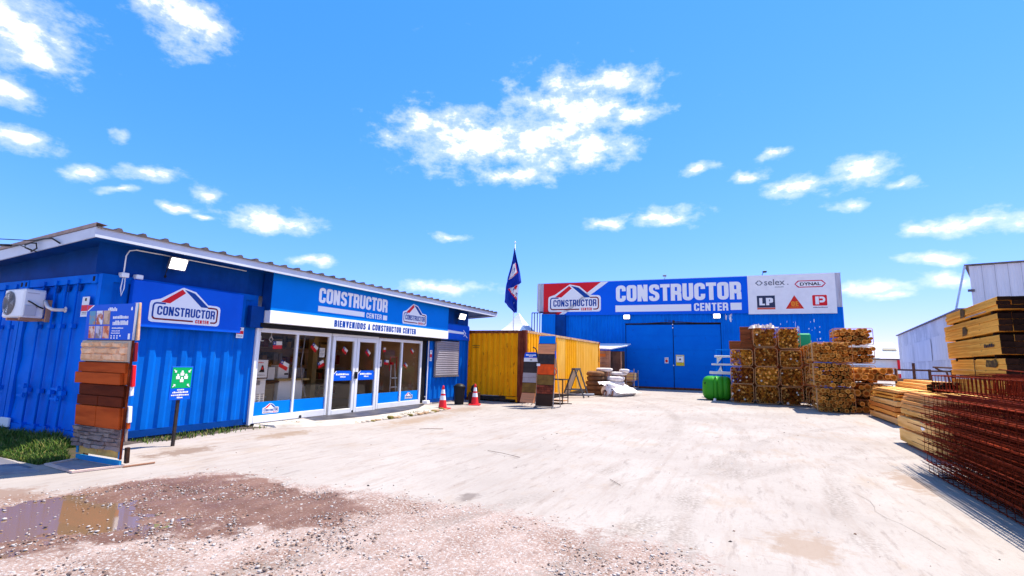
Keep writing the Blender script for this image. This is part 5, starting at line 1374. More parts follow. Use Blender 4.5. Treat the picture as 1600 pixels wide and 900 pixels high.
    q = MB(m_steel); q.tube([(x1 + .01 + dx(.05), y + .02, .02), (x1 + .01 + dx(1.7), y + .02, 1.7)], .015, 6); q.tube([(x0 + .02 + dx(.05), y + .02, .02), (x0 + .02 + dx(1.7), y + .02, 1.7)], .012, 6); q.tube([(x0 + .3, y - .02, .03), (x0 + .36, y - .02, .1)], .012, 6); q.tube([(x1, y + .45, .02), (x1 + .04, y + .03, 1.4)], .013, 6); q.tube([(x0, y + .45, .02), (x0 + .06, y + .03, 1.4)], .013, 6); q.build("stand_frame", t)
    q = MB(m_white)
    for k, z in enumerate((.95, 1.15, 1.3)): q.cbox(x1 - .005 + dx(z), y - .05, z - .05, x1 + .05 + dx(z), y - .02, z + .03, .01)
    q.build("paper_tag", t)
tall_displays()

def yard_frames():
    t = thing("tube_cart", "dark steel tube cart with hoses beside the tall sample stand", "cart", (-6.1, 17.6, 0))
    q = MB(m_dark); x0, x1, y0, y1 = -6.5, -5.82, 16.9, 17.5
    for x in (x0, x1):
        for y in (y0, y1): q.tube([(x, y, .03), (x, y, .86)], .02, 6)
    for z in (.34, .86):
        for a, b in (((x0, y0), (x1, y0)), ((x1, y0), (x1, y1)), ((x1, y1), (x0, y1)), ((x0, y1), (x0, y0))): q.tube([(*a, z), (*b, z)], .018, 6)
    q.tube([(x0 - .3, y0 - .05, .06), (x1 + .35, y0 - .02, .05)], .018, 6); q.tube([(x0, y0, .12), (x1, y0, .14)], .018, 6)
    q.build("cart_frame", t)
    q = MB(mat("cart_shelf", (.40, .20, .08), .7)); q.box(x0, y0, .10, x1, y1, .12); q.box(x0 + .05, y0 + .1, .355, x1 - .05, y1 - .05, .37); q.build("cart_tray", t)
    q = MB(m_black); q.smooth = True
    for k in range(4): q.tube([(-6.45 + .26 * math.cos(a) * (1 - .08 * k), 17.0 + .05 * k, .55 + (.26 - .03 * k) * math.sin(a)) for a in np.linspace(.2, 2 * PI + .2, 18)], .014, 6, False)
    q.build("hose_coil", t)
    t = thing("easel_stand", "dark grey folding easel stand before the yellow container", "easel", (-6.25, 20.0, 0))
    g = mat("easel_grey", (.07, .072, .08), .5)
    def member(p0, p1, w=.035):
        q = MB(g); q.tube([p0, p1], w, 4); q.build("leg", t)
    for ys in (20.3, 21.0):
        member((-6.98, ys, .02), (-6.54, ys, 1.20)); member((-6.04, ys - .03, .02), (-6.46, ys, 1.20))
    q = MB(g); q.box(-6.58, 20.25, 1.15, -6.42, 21.05, 1.24); q.build("hinge_bar", t)
    q = MB(mat("beige_easel_board", (.55, .40, .26), .7)); q.add([(-6.93, 20.36, .12), (-6.93, 20.94, .12), (-6.56, 20.94, 1.12), (-6.56, 20.36, 1.12), (-6.915, 20.36, .12), (-6.915, 20.94, .12), (-6.545, 20.94, 1.12), (-6.545, 20.36, 1.12)], [(0, 3, 2, 1), (4, 5, 6, 7), (0, 1, 5, 4), (2, 3, 7, 6), (1, 2, 6, 5), (3, 0, 4, 7)]); q.build("board", t)
    q = MB(g); q.tube([(-6.86, 20.3, .34), (-6.14, 20.28, .34)], .022, 4); q.tube([(-6.86, 21.0, .34), (-6.14, 20.98, .34)], .022, 4); q.build("cross_bar", t)
    q = MB(mat("grey_rolled_sheet", (.22, .23, .27), .5)); q.smooth = True; q.tube([(-6.85, 20.7, .10), (-6.1, 20.85, .12), (-5.85, 21.1, .13)], .055, 8); single(q, "rolled_sheet", "grey rolled sheet on the ground behind the easel stand", "roll", (-6.3, 20.9, .1))
yard_frames()

# ------------------------------------------------------------------ sacks, rolls, hut, trolley
def pillow(mb, c, sx, sy, sz, rz=0.0, tilt=0.0, seed=0, nu=14, nv=8):
    r = np.random.default_rng(seed); R = Matrix.Rotation(rz, 3, 'Z') @ Matrix.Rotation(tilt, 3, 'Y'); vs = []
    ph = r.uniform(0, 6, 4)
    for j in range(nv + 1):
        v = -PI / 2 + PI * j / nv; cv, sv = math.cos(v), math.sin(v)
        for i in range(nu):
            u = 2 * PI * i / nu; cu, su = math.cos(u), math.sin(u)
            f = lambda a, e: math.copysign(abs(a) ** e, a)
            x, y, z = f(cv, .45) * f(cu, .45), f(cv, .45) * f(su, .45), f(sv, .7)
            k = 1 + .05 * math.sin(3 * u + ph[0]) * cv + .04 * math.sin(5 * u + 2 * v + ph[1])
            p = R @ Vector((x * sx * k, y * sy * k, z * sz * k)); vs.append((c[0] + p.x, c[1] + p.y, c[2] + p.z))
    mb.smooth = True
    mb.add(vs, [(j * nu + i, j * nu + (i + 1) % nu, (j + 1) * nu + (i + 1) % nu, (j + 1) * nu + i) for j in range(nv) for i in range(nu)])

def sacks():
    mb_ = mat("brown_sack", (.20, .10, .045), .8, col2=(.13, .06, .03), ns=6, bump=.3, bs=12, rnd=.2); mw = mat("white_sack", (.72, .68, .68), .7, col2=(.55, .48, .46), ns=4, bump=.4, bs=8, rnd=.05)
    names = ["lowest", "second", "third", "fourth", "top"]
    for k in range(5):
        q = MB(mb_); q.T = None; pillow(q, (-6.30 + .015 * (k % 2), 23.2, .115 + k * .215), .44, .52, .125, .04 * (k - 2), 0, k); single(q, "brown_sack", "brown sack, %s of the brown pile before the yellow container's far end" % names[k], "sack", (-6.3, 23.2, k * .215), "brown sacks in one pile")
    for k in range(4):
        q = MB(mw); pillow(q, (-5.52 + .02 * (k % 2), 23.7, .115 + k * .215), .40, .5, .125, .05 * (k - 2), 0, 20 + k); single(q, "white_sack", "white sack, %s of the pale pile beside the brown sacks" % ["lowest", "second", "third", "uppermost"][k], "sack", (-5.5, 23.7, k * .215), "white sacks in the pale pile")
    for k, (x, y, z, a, lab) in enumerate(((-5.95, 23.35, 1.17, .1, "flat white sack lying on the brown sack pile"), (-5.40, 23.75, 1.00, -.15, "white sack lying crosswise on top of the pale pile"), (-5.12, 23.8, 1.14, .5, "small white sack perched at the right top of the pale pile"))):
        q = MB(mw); pillow(q, (x, y, z), .38 if k < 2 else .2, .3, .085, a, 0, 40 + k); single(q, "white_sack", lab, "sack", (x, y, z))
    # wrapped rolls lying in front: tapering parcel
    mr = mat("white_wrapping", (.80, .78, .79), .55, col2=(.62, .55, .54), ns=5, bump=.5, bs=7)
    t = thing("wrapped_roll", "bundle of rolls in white wrapping lying in front of the sack piles", "wrapped roll", (-5.4, 23.0, 0))
    d = Vector((.60, 1.75, 0)); a0 = Vector((-5.55, 22.2, 0))
    for k, (ox, oz, rad) in enumerate(((-.08, .25, .25), (.26, .17, .17), (.02, .50, .13))):
        q = MB(mr); q.smooth = True; rr = random.Random(k); pts = [a0 + Vector((ox, -.0, oz * (1 - .45 * s / 6))) + d * (s / 6) for s in range(7)]
        q.tube(pts, [rad * f * (1 + rr.uniform(-.05, .05)) for f in (.90, 1.04, .98, .92, .80, .66, .5)], 14); q.build("roll", t)
        q = MB(m_dark); q.smooth = True; p0 = pts[0] - d * .004; q.tube([p0, p0 - d * .002], rad * .22, 8); q.build("roll_core", t)
    q = MB(mr); q.smooth = False; r = random.Random(2); vs = []; n = 13
    for i in range(n): s = i / (n - 1); vs += [tuple(a0 + Vector((-.42 + s * 1.02, -.02 - .05 * math.sin(9 * s), .60 - .42 * s + r.uniform(-.05, .05)))), tuple(a0 + d * 1.0 + Vector((-.42 + s * 1.05, .05, .62 - .5 * s + r.uniform(-.03, .03))))]
    q.add(vs, [(2 * i, 2 * i + 2, 2 * i + 3, 2 * i + 1) for i in range(n - 1)]); q.build("loose_sheet", t)
    q = MB(mat("brown_tear", (.30, .15, .10), .8)); q.smooth = True
    for k in range(4): q.tube([a0 + Vector((-.2 + .14 * k, -.02, .05)), a0 + Vector((-.16 + .14 * k, .0, .22)), a0 + Vector((-.1 + .15 * k, .10, .34))], [.03, .05, .02], 6)
    q.build("torn_wrapping", t)
sacks()

def hut_and_trolley():
    t = thing("wooden_hut", "small wooden hut with a white lean-to roof before the warehouse", "hut", (-7.0, 29.3, 0))
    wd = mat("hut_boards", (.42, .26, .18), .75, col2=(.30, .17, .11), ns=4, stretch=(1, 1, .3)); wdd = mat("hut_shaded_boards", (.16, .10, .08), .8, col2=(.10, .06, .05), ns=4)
    for k in range(9): q = MB(wd); q.box(-7.95, 28.9, .1 + k * .235, -7.05, 28.94, .325 + k * .235); q.build("plank", t)
    q = MB(wd); q.box(-7.10, 28.84, 0, -7.0, 28.95, 2.2); q.box(-6.42, 28.9, 0, -6.36, 28.96, 2.15); q.build("post", t)
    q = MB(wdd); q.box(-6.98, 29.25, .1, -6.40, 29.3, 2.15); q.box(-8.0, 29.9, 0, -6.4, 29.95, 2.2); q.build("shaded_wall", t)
    q = MB(mat("orange_board", (.60, .18, .04), .6)); q.box(-7.9, 28.86, 1.85, -7.3, 28.89, 2.02); q.build("orange_board", t)
    q = MB(wd); q.box(-7.95, 28.80, 1.38, -7.30, 28.9, 1.43); q.build("ledge", t)
    q = MB(mat("white_sheet_roof", (.78, .78, .80), .45))
    q.add([(-8.2, 28.4, 2.30), (-6.85, 28.4, 2.26), (-6.1, 29.0, 2.46), (-6.1, 30.3, 2.62), (-8.2, 30.3, 2.62), (-8.2, 28.4, 2.36), (-6.85, 28.4, 2.32), (-6.1, 29.0, 2.52), (-6.1, 30.3, 2.68), (-8.2, 30.3, 2.68)], [(4, 3, 2, 1, 0), (5, 6, 7, 8, 9), (0, 1, 6, 5), (1, 2, 7, 6), (2, 3, 8, 7), (4, 0, 5, 9)]); q.build("roof", t)
    t = thing("pole_trolley", "steel trolley frame loaded with thin brown poles by the warehouse door", "trolley", (-6.1, 28.4, 0))
    q = MB(m_steel); X0, X1 = -5.92, -5.48; y = 28.0
    for x in (X0, X1): q.tube([(x, y, .12), (x, y, 1.20)], .025, 6); q.tube([(x, y + 1.2, .12), (x, y + 1.2, 1.1)], .025, 6); q.tube([(x, y, .14), (x, y + 1.2, .14)], .025, 6)
    q.tube([(X0, y, .14), (X1, y, .14)], .025, 6); q.tube([(X0, y, .5), (X1, y, .5)], .02, 6); q.tube([(X0 - 1.0, y + .1, .14), (X0 - 1.0, y + .1, 1.2)], .025, 6); q.tube([(X0 - 1.0, y + .1, .14), (X0, y, .14)], .025, 6); q.build("trolley_frame", t)
    r = random.Random(8); q = MB(mat("brown_pole_wood", (.40, .20, .07), .7, var=.4))
    for k in range(46): x, z = r.uniform(-6.8, -6.0), r.uniform(.25, .95); q.cv = r.random(); q.tube([(x, y - .15 + r.uniform(-.1, .1), z), (x + .25, y + 1.3, z)], r.uniform(.03, .055), 7)
    q.build("pole_load", t, kind="stuff")
    for k in range(5): q = MB(m_cream if k % 2 else wd); q.box(X0 + .03, y - .1, .55 + k * .085, X1 - .03, y + 1.3, .62 + k * .085); q.build("plank", t)
    q = MB(m_sign_blue); pillow(q, (X0 + .2, y + .3, 1.03), .12, .1, .05, 0, 0, 3); q.build("blue_rag", t)
hut_and_trolley()

# ------------------------------------------------------------------ flag, tent
def flag_and_tent():
    t = thing("flag_pole", "thin white flag pole rising behind the yellow container", "flag pole", (-12.0, 26, 0))
    q = MB(m_white); q.smooth = True; q.tube([(-12.0, 26, 0), (-12.0, 26, 8.42)], [.035, .02], 8); q.build("pole", t)
    q = MB(m_white); q.smooth = True; q.lathe([(0, 0), (.05, .03), (.05, .08), (0, .13)], 8, (-12.0, 26, 8.42)); q.build("finial", t)
    t = thing("blue_flag", "royal blue flag with white and red emblem hanging limp on its pole", "flag", (-12.0, 25.97, 5.0))
    # outline of the hanging cloth: height, left edge, right edge (metres beside the pole)
    rows = [(8.10, -.03, .02), (7.85, -.06, .06), (7.35, -.14, .19), (6.95, -.24, .32), (6.6, -.34, .42), (6.25, -.44, .48), (6.02, -.46, .52), (5.95, -.50, .36), (5.7, -.54, .32), (5.4, -.57, .30), (5.05, -.58, .27), (4.85, -.62, .26), (4.8, -.50, .26), (4.6, -.36, .26), (4.42, -.12, .27), (4.25, .05, .24)]
    zz = [a for a, _, _ in rows][::-1]; ll = [b for _, b, _ in rows][::-1]; rr = [c for _, _, c in rows][::-1]
    ax = Vector((.906, .42, 0)); nm = Vector((.42, -.906, 0))
    def S(u, z, lift=0.0):
        a, b = float(np.interp(z, zz, ll)), float(np.interp(z, zz, rr)); x = (a + (b - a) * u) * .86
        f = .10 * math.sin(9.0 * u + 2.2 * z) * (1 - .3 * u) + .05 * math.sin(17 * u - 3 * z)
        p = Vector((-12.0, 26 - .06, z)) + ax * x + nm * (f + lift + .08); return tuple(p)
    q = MB(mat("flag_cloth", (.003, .03, .33), .7)); q.smooth = True; nz = 60; z0, z1 = 4.25, 8.10
    q.grid(lambda u, v: S(u, z0 + (z1 - z0) * v), 14, nz); q.build("cloth", t)
    def patch(nm_, m, poly, lift):
        q = MB(m); (u0, a0), (u1, a1), (u2, a2), (u3, a3) = poly
        q.grid(lambda s, v: S((u0 * (1 - s) + u1 * s) * (1 - v) + (u3 * (1 - s) + u2 * s) * v, (a0 * (1 - s) + a1 * s) * (1 - v) + (a3 * (1 - s) + a2 * s) * v, lift), 8, 8); q.build(nm_, t)
    patch("white_field", m_whitep, ((.10, 6.15), (.80, 6.62), (.62, 7.18), (.25, 7.1)), .014)
    patch("emblem_border", m_red, ((.72, 6.56), (.80, 6.60), (.64, 7.14), (.56, 7.14)), .018)
    patch("emblem_border", m_red, ((.14, 6.20), (.76, 6.60), (.74, 6.66), (.16, 6.28)), .0185)
    patch("emblem_letter", m_navy, ((.28, 6.58), (.55, 6.72), (.52, 6.90), (.30, 6.80)), .019); patch("emblem_hole", m_whitep, ((.36, 6.66), (.48, 6.72), (.46, 6.82), (.37, 6.78)), .022)
    patch("white_field", m_whitep, ((.22, 5.64), (.99, 4.98), (.99, 5.94), (.80, 5.84)), .014)
    patch("emblem_border", m_red, ((.18, 5.60), (.97, 4.96), (.98, 5.10), (.26, 5.66)), .018)
    patch("emblem_border", m_red, ((.62, 5.72), (.82, 5.58), (.92, 5.84), (.76, 5.84)), .0185); patch("emblem_letter", m_navy, ((.44, 5.56), (.56, 5.46), (.72, 5.64), (.60, 5.72)), .019); patch("emblem_letter", m_navy, ((.80, 5.30), (.92, 5.22), (.95, 5.38), (.84, 5.46)), .019)
    t = thing("canopy_tent", "white pyramid canopy tent showing above the yellow container", "tent", (-13.9, 31, 0))
    m = mat("tent_fabric", (.80, .80, .82), .6); c = (-13.9, 31.0); h = 1.02; q = MB(m); q.smooth = False
    ap = 4.78; n = 8; rim = [(c[0] + sx * h, c[1] + sy * h) for sx, sy in ((-1, -1), (1, -1), (1, 1), (-1, 1))]
    for i in range(4):
        a, b = rim[i], rim[(i + 1) % 4]; vs = []
        for k in range(n + 1):
            s = k / n; f = s ** 1.0; zz_ = ap - (ap - 3.45) * (1 - (1 - s) ** 1.35)
            for w in (0, 1): p = a if w == 0 else b; vs.append((c[0] + (p[0] - c[0]) * f + .0, c[1] + (p[1] - c[1]) * f, zz_))
        q.add(vs, [(2 * k, 2 * k + 1, 2 * k + 3, 2 * k + 2) for k in range(n)])
        q.add([(*a, 3.45), (*b, 3.45), (*b, 3.2), (*a, 3.2)], [(0, 1, 2, 3)])
    q.build("tent_roof", t)
    for a in rim: q = MB(m_steel); q.tube([(*a, 0), (*a, 3.3)], .035, 6); q.build("leg", t)
flag_and_tent()

# ------------------------------------------------------------------ warehouse
def warehouse():
    rz = math.radians(3.36)
    t = thing("warehouse", "big blue corrugated warehouse with double doors and a long sign along its top", "warehouse", (-4, 31.2, 0), rz)
    L = dict(world=False)
    mg = mat("bare_galvanised_sheet", (.58, .57, .62), .5, col2=(.46, .44, .48), ns=2, stretch=(3, 1, .4))
    def sheet(nm, m, u0, u1, z0, z1, y=0.0, pitch=.24, dep=.038):
        q = MB(m); q.corr((u0, y, 0), (1, 0, 0), (0, -1, 0), u1 - u0, z0, z1, pitch, dep); return q.build(nm, t, **L)
    sheet("wall_sheet", m_blue_wh, -8.0, -2.60, 0, 4.8); sheet("wall_sheet", m_blue_wh, -2.60, 2.96, 3.97, 4.8); sheet("wall_sheet", m_blue_wh, 2.96, 9.05, 0, 4.8)
    sheet("parapet_sheet", mg, -8.4, 9.05, 4.8, 6.66)
    q = MB(m_blue_wh); q.box(9.02, -.02, 0, 9.10, 14, 4.8); q.box(-8.05, 0.01, 0, -7.98, 14, 4.8); q.box(-8, 13.9, 0, 9.05, 14, 6.3); q.mat(mg); q.box(9.02, -.02, 4.802, 9.09, 14, 6.68); q.box(-8.45, 0.01, 4.8, -8.38, 14, 6.64); q.build("side_wall", t, **L)
    q = MB(m_zinc); q.add([(-8.4, .03, 6.5), (9.05, .03, 6.5), (9.05, 14, 6.2), (-8.4, 14, 6.2)], [(0, 1, 2, 3)]); q.build("roof", t, **L)
    q = MB(mg); q.box(-8.42, -.035, 6.66, 9.10, .03, 6.70); q.build("parapet_cap", t, **L)
    # bracket of vertical bars and dark duct at the left corner
    q = MB(m_dark)
    for u in (-8.68, -8.5, -8.3, -8.12): q.tube([(u, -.35, 0.02), (u, -.35, 4.68)], .03, 6)
    q.tube([(-8.68, -.35, 4.68), (-6.95, -.35, 4.66)], .035, 6); q.tube([(-8.68, -.35, 3.0), (-8.1, -.35, 3.0)], .025, 6); q.build("bar_frame", t, **L)
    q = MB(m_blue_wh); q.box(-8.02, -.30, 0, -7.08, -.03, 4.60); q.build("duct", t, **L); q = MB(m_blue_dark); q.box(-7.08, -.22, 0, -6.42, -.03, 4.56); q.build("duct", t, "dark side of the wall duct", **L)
    # doors
    q = MB(m_rubber); q.box(-2.58, .06, 0, 2.95, .09, 3.96); q.build("door_recess", t, **L)
    for u0, u1, nm in ((-2.55, .24, "left"), (.28, 2.92, "right")):
        q = MB(m_blue_door); q.box(u0, .02, .12, u1, .055, 3.88); d = q.build("warehouse_door", t, **L)
        zs = [.12, .60, 1.42, 2.34, 3.19, 3.88]; r = random.Random(len(nm))
        for k in range(5):
            q = MB(m_blue_door); n = 16
            vs = []
            for i in range(n + 1):
                u = u0 + .02 + (u1 - u0 - .04) * i / n
                for j in range(5): z = zs[k] + .012 + (zs[k + 1] - zs[k] - .024) * j / 4; vs.append((u, .012 + (.012 * math.sin(i * 1.3 + k * 2 + j) * r.random() if 0 < j < 4 and 0 < i < n else 0) - (.004 if 0 < j < 4 else 0), z))
            q.smooth = True; q.add(vs, [(i * 5 + j, (i + 1) * 5 + j, (i + 1) * 5 + j + 1, i * 5 + j + 1) for i in range(n) for j in range(4)]); q.build("door_panel", d, **L)
        q = MB(m_rust_edge); q.box(u0, .0, .02, u1, .05, .125); q.build("rusted_foot", d, **L)
    q = MB(m_dark); q.smooth = True; q.tube([(-2.58, -.04, 3.93), (-1.2, -.04, 3.96), (0.1, -.04, 4.03), (.5, -.04, 4.04), (1.6, -.04, 3.97), (2.94, -.04, 3.97)], .03, 6); q.build("door_track", t, **L)
    q = MB(m_dark); q.box(.24, -.03, 3.98, .36, 0, 4.14); q.tube([(-.25, -.03, 4.16), (.3, -.03, 4.12)], .012, 5); q.build("track_bracket", t, **L)
    q = MB(m_whitep)
    for z in (3.66, 3.86, 1.40): q.box(.22, -.012, z, .27, .015, z + .06)
    q.build("door_seal_patch", t, **L)
    q = MB(m_blue_wh); q.box(-2.68, -.05, 0, -2.58, .02, 3.95); q.box(2.95, -.05, 0, 3.05, .02, 3.95); q.build("door_jamb", t, **L)
    # flaking paint
    r = random.Random(9); q = MB(m_whitep); q.T = frame((0, -.0405, 0), (1, 0, 0), (0, 0, 1))
    for k in range(46):
        u, z = r.choice((r.uniform(5.6, 7.0), r.uniform(7.2, 8.2), r.uniform(3.2, 3.6))), r.uniform(2.6, 4.1)
        if u < 4: z = r.uniform(4.05, 4.6)
        w, h = r.uniform(.01, .045), r.uniform(.03, .22) * (1 if r.random() < .6 else .3); n = 6
        q.prism([(u + w * math.cos(2 * PI * i / n) * r.uniform(.5, 1.2), z + h * math.sin(2 * PI * i / n) * r.uniform(.6, 1.1)) for i in range(n)], .0004 * (k % 6))
    q.build("flaked_paint", t, kind="stuff", **L)
    # ---- sign boards
    f = lambda o: frame(o, (1, 0, 0), (0, 0, 1))
    def dp(name, m, polys, par, z=0.0, y=-.13):
        q = MB(m); q.T = f((0, y, 0))
        for i, p in enumerate(polys): q.prism(p, z)
        return q.build(name, par, **L)
    q = MB(m_wh_sign); q.box(-7.96, -.125, 4.50, 4.44, -.045, 6.655); sb = q.build("sign_board", t, **L)
    dp("red_field", m_red, [[(-7.955, 4.54), (-6.9, 4.54), (-4.05, 6.65), (-7.955, 6.65)]], sb, .0)
    dp("white_slash", m_whitep, [[(-6.95, 4.505), (-6.62, 4.505), (-3.60, 6.652), (-4.08, 6.652)]], sb, .002)
    house_logo_wh(t, f((-7.62, -.126, 4.74)), 3.52)
    q = MB(m_whitep); q.T = f((0, -.128, 0)); word(q, "CONSTRUCTOR", -3.13, 5.33, 7.24, 1.04, 0, t=.20, gap=.045); q.prism([(-3.17, 4.69), (1.34, 4.69), (1.34, 5.10), (-3.17, 5.10)], 0); word(q, "CENTER", 1.50, 4.68, 1.88, .47, 0, t=.18, gap=.08); q.prism([(3.50, 4.71), (4.09, 4.71), (4.09, 5.13), (3.50, 5.13)], 0); q.build("sign_lettering", sb, **L)
    q = MB(m_white); q.box(4.445, -.13, 4.45, 8.80, -.045, 6.69); wb = q.build("brand_board", t, **L)
    g = mat("grey_print", (.16, .17, .20), .4)
    q = MB(g); q.T = f((0, -.133, 0)); text_mesh(q, "selex", .50, 5.30, 6.10, 0, 1.02, .012); q.prism(rrect(6.48, 6.09, 6.54, 6.15, .028), 0)
    stroke(q, [(5.03, 6.38), (4.88, 6.24), (5.03, 6.10)], .05, .0); stroke(q, [(5.07, 6.38), (5.22, 6.24), (5.07, 6.10)], .05, .0006); bars(q, 5.85, 5.96, .45, .045, 0, 11, 4); q.build("brand_print", wb, **L)
    q = MB(mat("crimson_print", (.60, .01, .06), .4)); q.T = f((0, -.133, 0)); hx = [(6.83, 6.11), (7.01, 5.91), (8.18, 5.91), (8.36, 6.11), (8.18, 6.31), (7.01, 6.31)]; q.prism(hx, 0); q.build("hexagon_border", wb, **L)
    q = MB(m_whitep); q.T = f((0, -.136, 0)); q.prism([(7.595 + (a - 7.595) * .92, 6.11 + (b - 6.11) * .74) for a, b in hx], 0); q.build("hexagon_field", wb, **L)
    q = MB(m_black); q.T = f((0, -.139, 0)); text_mesh(q, "DYNAL", .24, 7.595, 6.025, 0, 1.28, .03, 'CENTER'); q.build("brand_print", wb, **L)
    q = MB(mat("slate_blue_print", (.035, .045, .09), .4)); q.T = f((0, -.133, 0)); q.prism([(4.90, 4.82), (5.82, 4.82), (5.82, 5.50), (4.90, 5.50)], 0); q.build("brand_square", wb, **L)
    q = MB(mat("salmon_print", (.70, .12, .07), .4)); q.T = f((0, -.133, 0)); q.prism([(4.90, 4.71), (5.82, 4.71), (5.82, 4.81), (4.90, 4.81)], 0); q.build("brand_stripe", wb, **L)
    q = MB(m_whitep); q.T = f((0, -.136, 0)); word(q, "LP", 5.02, 4.95, .70, .42, 0, t=.22, gap=.08); q.build("brand_print", wb, **L)
    q = MB(mat("signal_red_print", (.70, .03, .015), .4)); q.T = f((0, -.133, 0)); q.prism([(6.34, 4.73), (7.24, 4.73), (6.79, 5.49)], 0); q.build("brand_triangle", wb, **L)
    q = MB(mat("orange_print", (.85, .28, .02), .4)); q.T = f((0, -.136, 0)); word(q, "OE", 6.62, 4.88, .36, .26, 0, t=.2, gap=.1); bars(q, 6.52, 4.80, .55, .05, 0, 7, 3); q.build("brand_print", wb, **L)
    q = MB(m_red); q.T = f((0, -.133, 0)); q.prism(rrect(7.66, 4.88, 8.36, 5.47, .05), 0); q.build("brand_square", wb, **L)
    q = MB(m_whitep); q.T = f((0, -.136, 0)); q.prism([(7.80, 4.95), (7.97, 4.95), (7.97, 5.39), (7.80, 5.39)], 0); stroke(q, arc_path([(8.0, 5.33), (8.22, 5.33), (8.22, 5.11), (8.0, 5.11)], .11), .11, .0004); q.build("brand_print", wb, **L)
    q = MB(g); q.T = f((0, -.133, 0)); bars(q, 7.68, 4.76, .68, .06, 0, 12, 6); q.build("brand_print", wb, **L)
    # lamps and notices are things of their own
    M = ROOT[t.name]
    def wpos(u, o, z): return tuple(M @ Vector((u, -o, z)))
    for u, lab in ((-2.46, "lit floodlight over the left end of the warehouse doors"), (2.74, "lit floodlight over the right end of the warehouse doors")):
        l = thing("floodlight", lab, "floodlight", wpos(u, .0, 4.35), rz, "floodlights over the warehouse doors")
        q = MB(m_steel); q.box(-.20, -.20, -.13, .20, -.13, .15); q.box(-.04, -.13, -.02, .04, -.02, .02); q.build("lamp_case", l, **L)
        q = MB(m_lamp); q.T = f((0, -.206, 0)); q.prism(rrect(-.18, -.11, .18, .13, .02), 0); q.build("lamp_face", l, **L)
    for u, z, lab, s in ((-.1, 6.7, "small spotlight on the warehouse parapet above the sign's lettering", -1), (5.3, 6.7, "small dark spotlight on the parapet above the white brand board", 1)):
        l = thing("spotlight", lab, "spotlight", wpos(u, .0, z), rz, "spotlights on the warehouse parapet")
        q = MB(m_black if s > 0 else m_steel); q.tube([(-.08, 0, -.03), (0, -.12, .16), (.12 * s, -.2, .18)], .02, 5); q.build("arm", l, **L)
        q = MB(m_black if s > 0 else m_steel); q.cbox(.05 * s - .1, -.3, .12, .05 * s + .12, -.16, .22, .02); q.build("lamp_head", l, **L)
    l = thing("safety_notice", "yellow and white notice on the right warehouse door leaf", "notice", wpos(.6, .0, 1.4), rz)
    q = MB(mat("yellow_print", (.75, .55, .03), .5)); q.box(.39 - .6, -.015, 1.42 - 1.4, .86 - .6, -.006, 2.06 - 1.4); q.build("notice_plate", l, **L)
    q = MB(m_whitep); q.T = f((0, -.018, 0)); q.prism(rrect(-.18, .22, .22, .62, .04), 0); q.build("white_field", l, **L)
    q = MB(m_dark); q.T = f((0, -.021, 0)); q.prism([(-.03, .36), (.03, .33), (.09, .40), (.04, .46), (-.02, .43)], 0); bars(q, -.12, .56, .28, .03, 0, 7, 2); bars(q, -.08, .20, .2, .025, .001, 5, 2); q.build("notice_print", l, **L)
    l = thing("safety_notice", "small red and white notice on the left warehouse door leaf", "notice", wpos(-.15, .0, 1.5), rz)
    q = MB(m_paper); q.box(-.11, -.015, .05, .11, -.006, .40); q.build("notice_plate", l, **L)
    q = MB(m_red); q.T = f((0, -.018, 0)); q.prism(rrect(-.07, .10, .07, .28, .06), 0); bars(q, -.07, .32, .14, .03, 0, 4, 2); q.build("notice_print", l, **L)

def house_logo_wh(t, T, W):
    """the same emblem on the warehouse, built in its local space"""
    sv = ROOT.pop(t.name); house_logo(t, T, W, .006); ROOT[t.name] = sv
warehouse()
# ------------------------------------------------------------------ timber yard on the right
m_bark = mat("treated_pole_side", (.58, .28, .07), .75, spec=.05, col2=(.50, .21, .035), ns=3, stretch=(6, .4, 6), rnd=.25, var=.3)
m_end = mat("pole_end_grain", (.37, .118, .014), .8, spec=.04, col2=(.19, .056, .007), ns=40, rnd=.45, var=.5, hue=.01)
m_ring = mat("pole_end_ring", (.58, .27, .06), .8, spec=.04, rnd=.35, var=.4)
m_strap = mat("rusty_strap", (.55, .28, .12), .7, spec=.05)
m_white_end = mat("white_pole_end", (.72, .66, .58), .7)  # white ends scattered at random among the thin poles

def strap_loop(mb, x0, x1, z0, z1, y, r=.07, w=.011):
    p = rrect(x0 - .012, z0 - .008, x1 + .012, z1 + .012, r, 3)
    mb.tube([(a, y, b) for a, b in p] + [(p[0][0], y, p[0][1])], w, 5, False)

